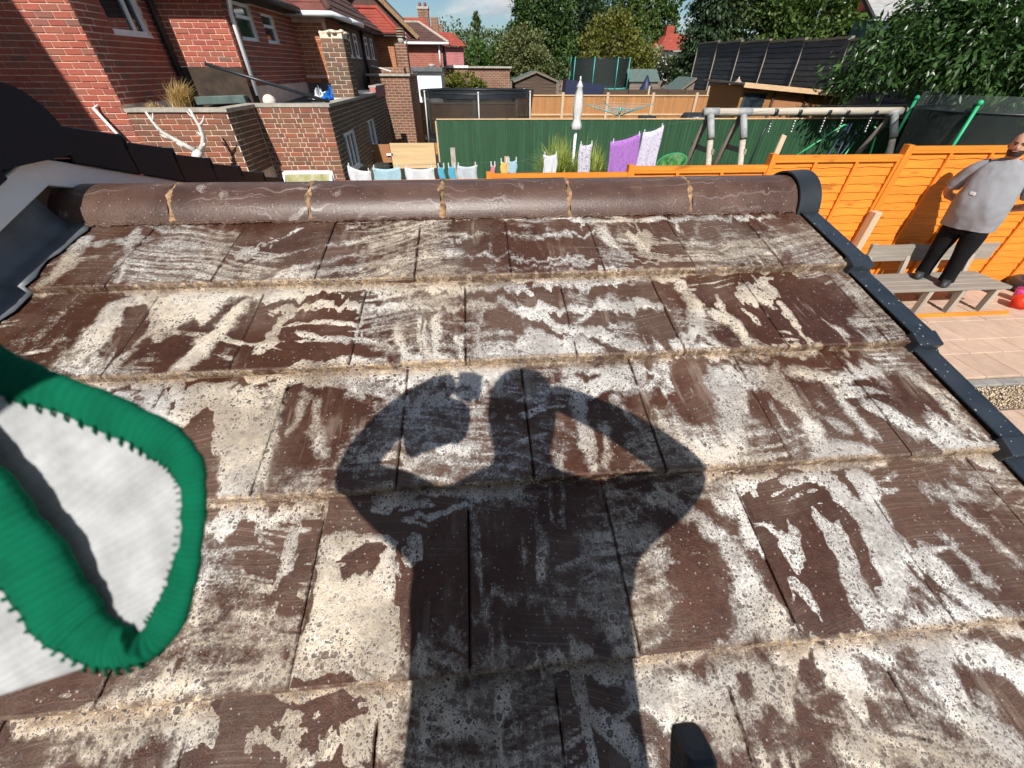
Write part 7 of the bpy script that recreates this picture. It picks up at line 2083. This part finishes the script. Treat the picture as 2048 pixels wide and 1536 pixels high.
ph = thing('person', 'photographer behind the camera whose shadow falls on the roof', 'person', (0, -0.4, -1.47))
def skin_body(name, pts, edges, rad, mat, parent):
    me = bpy.data.meshes.new(name); me.from_pydata([tuple(p) for p in pts], edges, []); me.materials.append(mat); me.update()
    o = link(name, me, parent)
    md = o.modifiers.new('skin', 'SKIN'); md.use_smooth_shade = True
    for i, v in enumerate(me.skin_vertices[0].data):
        r_ = rad[i]; v.radius = r_ if hasattr(r_, '__len__') else (r_, r_); v.use_root = (i == 0)
    o.modifiers.new('sub', 'SUBSURF').levels = 2; o.modifiers['sub'].render_levels = 2
    return o
PT = [(-0.02, -0.40, -0.62), (-0.02, -0.37, -0.42), (-0.02, -0.33, -0.22), (-0.02, -0.30, -0.07), (-0.02, -0.27, 0.03), (-0.02, -0.235, 0.10), (-0.02, -0.225, 0.19), (-0.02, -0.24, 0.30),
      (-0.21, -0.28, -0.07), (-0.385, -0.17, -0.035), (-0.31, -0.10, 0.055), (-0.22, -0.055, 0.105), (-0.165, -0.045, 0.115),
      (0.17, -0.28, -0.09), (0.385, -0.17, -0.105), (0.22, -0.095, 0.0), (0.10, -0.06, 0.05), (0.06, -0.05, 0.06),
      (-0.13, -0.42, -0.74), (-0.14, -0.40, -1.08), (-0.15, -0.44, -1.42), (0.09, -0.42, -0.74), (0.10, -0.40, -1.08), (0.11, -0.44, -1.42), (-0.15, -0.30, -1.44), (0.11, -0.30, -1.44)]
EG = [(0, 1), (1, 2), (2, 3), (3, 4), (4, 5), (5, 6), (6, 7), (3, 8), (8, 9), (9, 10), (10, 11), (11, 12), (3, 13), (13, 14), (14, 15), (15, 16), (16, 17), (0, 18), (18, 19), (19, 20), (20, 24), (0, 21), (21, 22), (22, 23), (23, 25)]
RD = [(0.20, 0.14), (0.205, 0.14), (0.21, 0.13), (0.17, 0.11), 0.055, 0.080, 0.100, 0.070,
      0.075, 0.056, 0.046, 0.036, 0.034, 0.075, 0.056, 0.046, 0.036, 0.034, 0.105, 0.08, 0.06, 0.105, 0.08, 0.06, 0.045, 0.045]
skin_body('body', PT, EG, RD, M['trouser'], ph)
for hx, hy, hz, dx in ((-0.165, -0.045, 0.115, 1), (0.06, -0.05, 0.06, -1)):      # hands: palm fingers and thumb
    for q in range(4):
        MB().tube([(hx, hy, hz + 0.02 - q * 0.018), (hx + dx * 0.035, hy - 0.004, hz + 0.022 - q * 0.02), (hx + dx * 0.055, hy - 0.012, hz + 0.018 - q * 0.02), (hx + dx * 0.05, hy - 0.025, hz + 0.016 - q * 0.02)], [0.0105, 0.0095, 0.009, 0.007], 8).build('finger', M['skin'], ph, smooth=True)
    MB().tube([(hx, hy - 0.01, hz - 0.02), (hx + dx * 0.02, hy - 0.012, hz - 0.045), (hx + dx * 0.04, hy - 0.012, hz - 0.055)], [0.013, 0.011, 0.008], 8).build('thumb', M['skin'], ph, smooth=True)
o = MB(); c0 = -F * 0.020
o.add([c0 + Rv * a + Uv * b - F * d for d in (0, 0.008) for a, b in ((-0.075, -0.055), (0.02, -0.055), (0.02, 0.02), (-0.075, 0.02))], [(0, 1, 2, 3), (7, 6, 5, 4), (0, 4, 5, 1), (1, 5, 6, 2), (2, 6, 7, 3), (3, 7, 4, 0)])
tag(bevel(o.build('phone', M['black_plastic']), 0.002), 'black phone held by the photographer behind the viewpoint', 'phone')
pl = thing('work_platform', 'timber trestle platform the photographer stands on below the eaves', 'platform', (0, -0.5, G))
for i in range(3): MB().box((-0.9, -0.72 + i * 0.16, -1.53), (0.9, -0.57 + i * 0.16, -1.49)).build('plank', M['post_wood'], pl)
for x in (-0.8, 0.8):
    for y in (-0.68, -0.30): MB().tube([(x, y, -1.53), (x * 1.05, y * 1.05, G)], 0.025, 8).build('leg', M['metal'], pl, smooth=True)

# ================================================================== glove hanging into the left of the frame
def m_knit(name, col, freq, depth, trans=0.0):
    t = NT(name); pos = t.obj()
    at = t.node('ShaderNodeUVMap').outputs[0]
    sep = t.node('ShaderNodeSeparateXYZ'); t.link(at, sep.inputs[0])
    wv = t.math('SINE', t.math('MULTIPLY', sep.outputs[0], freq)); w2 = t.math('SINE', t.math('MULTIPLY', sep.outputs[1], freq * 1.0))
    n1 = t.noise(60, 4, 0.6, pos); n2 = t.noise(500, 3, 0.7, pos)
    c = t.ramp(n1, [(0.3, tuple(x * 0.7 for x in col)), (0.65, col)])
    c = t.mix(t.math('MULTIPLY', t.smooth(wv, 0.3, -0.9), depth), c, tuple(x * 0.35 for x in col))
    smu = t.noise(26, 5, 0.65, pos)
    c = t.mix(t.math('MULTIPLY', t.smooth(smu, 0.52, 0.74), 0.45), c, tuple(x * 0.5 for x in col))
    h = t.math('ADD', t.math('ADD', wv, t.math('MULTIPLY', n2, 1.5)), t.math('MULTIPLY', w2, 0.15))
    p = t.bsdf(c, 0.95, h, 0.3, 0.0008, 0.1)
    if not trans: return t.done(p)
    tr = t.node('ShaderNodeBsdfTranslucent'); t.link(c, tr.inputs[0])
    ms = t.node('ShaderNodeMixShader'); ms.inputs[0].default_value = trans
    t.link(p.outputs[0], ms.inputs[1]); t.link(tr.outputs[0], ms.inputs[2]); return t.done(ms)
M['knit_green'] = m_knit('green_overlock_hem', (0.002, 0.115, 0.058), 900.0, 0.16)
M['knit_thread'] = m_plain('green_thread', (0.002, 0.075, 0.038), 0.95, 0.5, 90, 0.4, spec=0.1)
M['knit_white'] = m_knit('white_cotton_knit', (0.62, 0.63, 0.64), 700.0, 0.08, 0.35)
gl_ = thing('work_glove', 'white knitted work glove with thick green hemmed cuff hanging at the left edge', 'glove', cpt(0, 1000, 0.14))
key = [(-120, 640, 0.300, 0.0150), (0, 742, 0.292, 0.0155), (150, 800, 0.284, 0.0150), (290, 862, 0.276, 0.0140), (362, 915, 0.270, 0.0115), (385, 975, 0.264, 0.0098), (382, 1070, 0.254, 0.0090), (362, 1165, 0.245, 0.0092), (330, 1245, 0.236, 0.0108), (275, 1290, 0.228, 0.0145),
       (200, 1285, 0.220, 0.0145), (130, 1225, 0.213, 0.0165), (60, 1120, 0.207, 0.0180), (-20, 1020, 0.203, 0.0188), (-130, 900, 0.205, 0.0190), (-250, 800, 0.225, 0.020), (-280, 700, 0.255, 0.018), (-220, 640, 0.285, 0.016)]
GS = 0.52
key = [(a, b, 0.285 - (0.285 - c) * 0.22, d * (0.285 - (0.285 - c) * 0.22) / c) for a, b, c, d in key]
K = np.array([[*cpt(a, b, c * GS), d * GS] for a, b, c, d in key]); nK = len(K)
def catmull(i, t):
    p0, p1, p2, p3 = K[(i - 1) % nK], K[i % nK], K[(i + 1) % nK], K[(i + 2) % nK]
    return 0.5 * ((2 * p1) + (-p0 + p2) * t + (2 * p0 - 5 * p1 + 4 * p2 - p3) * t * t + (-p0 + 3 * p1 - 3 * p2 + p3) * t ** 3)
SEG = 16; loop = np.array([catmull(i, k / SEG) for i in range(nK) for k in range(SEG)]); nl = len(loop)
cen = loop[:, :3].mean(0)
ax = np.array(Rv * -0.80 + Uv * -0.52 + F * 0.06); ax /= np.linalg.norm(ax)
V, Fc, UV = [], [], []
NR = 18
for i in range(nl):
    p = loop[i, :3]; r_ = loop[i, 3]
    tg = loop[(i + 1) % nl, :3] - loop[i - 1, :3]; tg /= np.linalg.norm(tg)
    sd = np.cross(tg, ax); sd /= np.linalg.norm(sd); a2 = np.cross(sd, tg)
    rb = r_ * (1 + 0.045 * math.sin(i * 0.37) + 0.08 * math.sin(i * 0.11 + 1) + 0.03 * math.sin(i * 0.93) + 0.02 * random.uniform(-1, 1))
    for k in range(NR):
        a = 2 * math.pi * k / NR
        V.append(p + a2 * (rb * 1.08 * math.cos(a)) + sd * (rb * 0.50 * math.sin(a)))
for i in range(nl):
    for k in range(NR): Fc.append((i * NR + k, i * NR + (k + 1) % NR, ((i + 1) % nl) * NR + (k + 1) % NR, ((i + 1) % nl) * NR + k))
me = mesh_np('cuff_hem', np.array(V), np.array(Fc), M['knit_green'], True)
uvl = me.uv_layers.new(name='uv'); arr = np.zeros((len(me.loops), 2), np.float32)
vi = np.array([l.vertex_index for l in me.loops]); arr[:, 0] = (vi // NR) / nl * 1.0; arr[:, 1] = (vi % NR) / NR * 0.05
uvl.data.foreach_set('uv', arr.ravel())
link('cuff_hem', me, gl_)
stm = MB()
for i in range(0, nl, 3):
    p = loop[i, :3]; r_ = loop[i, 3]
    tg = loop[(i + 1) % nl, :3] - loop[i - 1, :3]; tg /= np.linalg.norm(tg)
    sd = np.cross(tg, ax); sd /= np.linalg.norm(sd); a2 = np.cross(sd, tg)
    for sg in (-1, 1):
        q0 = p + a2 * r_ * 0.55 + sd * (sg * r_ * 0.46); q1 = p + a2 * r_ * (1.06 + 0.20 * random.random()) + sd * (sg * r_ * 0.16) + tg * r_ * 0.10
        stm.tube([q0, (q0 + q1) / 2 + sd * (sg * r_ * 0.10), q1], [r_ * 0.055, r_ * 0.075, r_ * 0.04], 5)
stm.build('stitching', M['knit_thread'], gl_, smooth=True)
V, Fc = [], []; NS = 14
for j in range(NS):
    s = j / (NS - 1)
    for i in range(nl):
        p = loop[i, :3]; q = cen + (p - cen) * (1 - 0.10 * s - 0.25 * s * s)
        w = 0.006 * math.sin(i * 0.05 + 3 * s) * s + 0.003 * math.sin(i * 0.12 - 5 * s) * s
        V.append(q + ax * (0.10 * s) + np.array(Uv) * w)
for j in range(NS - 1):
    for i in range(nl): Fc.append((j * nl + i, j * nl + (i + 1) % nl, (j + 1) * nl + (i + 1) % nl, (j + 1) * nl + i))
me = mesh_np('cuff', np.array(V), np.array(Fc), M['knit_white'], True)
uvl = me.uv_layers.new(name='uv'); arr = np.zeros((len(me.loops), 2), np.float32)
vi = np.array([l.vertex_index for l in me.loops]); arr[:, 0] = (vi % nl) / nl * 0.8; arr[:, 1] = (vi // nl) / NS * 0.3
uvl.data.foreach_set('uv', arr.ravel())
o = link('cuff', me, gl_); so = o.modifiers.new('thick', 'SOLIDIFY'); so.thickness = 0.002

# ================================================================== capped pole at the lower edge
po = thing('capped_pole', 'aluminium pole with ribbed black end cap leaning at the lower roof edge', 'pole', (0.16, -1.3, G))
T0 = Vector((0.1485, 0.0455, -0.405)); T1 = Vector((0.165, -1.30, G))
dr = (T1 - T0).normalized()
mb = MB(); mb.tube([T0 + dr * 0.03, T1], 0.0115, 16); mb.build('tube', M['metal'], po, smooth=True)
# ribbed cap, a rounded rectangle in section
s1 = dr.cross(Vector((0, 1, 0))).normalized(); s2 = s1.cross(dr).normalized()
def capring(a, w, h, n=24):
    out = []
    for k in range(n):
        t_ = 2 * math.pi * k / n; c_, q_ = math.cos(t_), math.sin(t_)
        out.append(T0 + dr * a + s1 * (math.copysign(abs(c_) ** 0.45, c_) * w) + s2 * (math.copysign(abs(q_) ** 0.45, q_) * h))
    return out
sec = [(0.0, 0.5), (0.0015, 0.8), (0.005, 0.96), (0.010, 1.0)]
for i in range(7): sec += [(0.0125 + 0.008 * i, 1.0), (0.0133 + 0.008 * i, 0.90), (0.0150 + 0.008 * i, 0.90), (0.0158 + 0.008 * i, 1.0)]
mb = MB(); mb.loft([capring(a, 0.0128 * s_, 0.017 * s_) for a, s_ in sec] + [capring(0.072, 0.0128, 0.017), capring(0.073, 0.011, 0.015)])
mb.build('end_cap', M['black_plastic'], po, smooth=False)
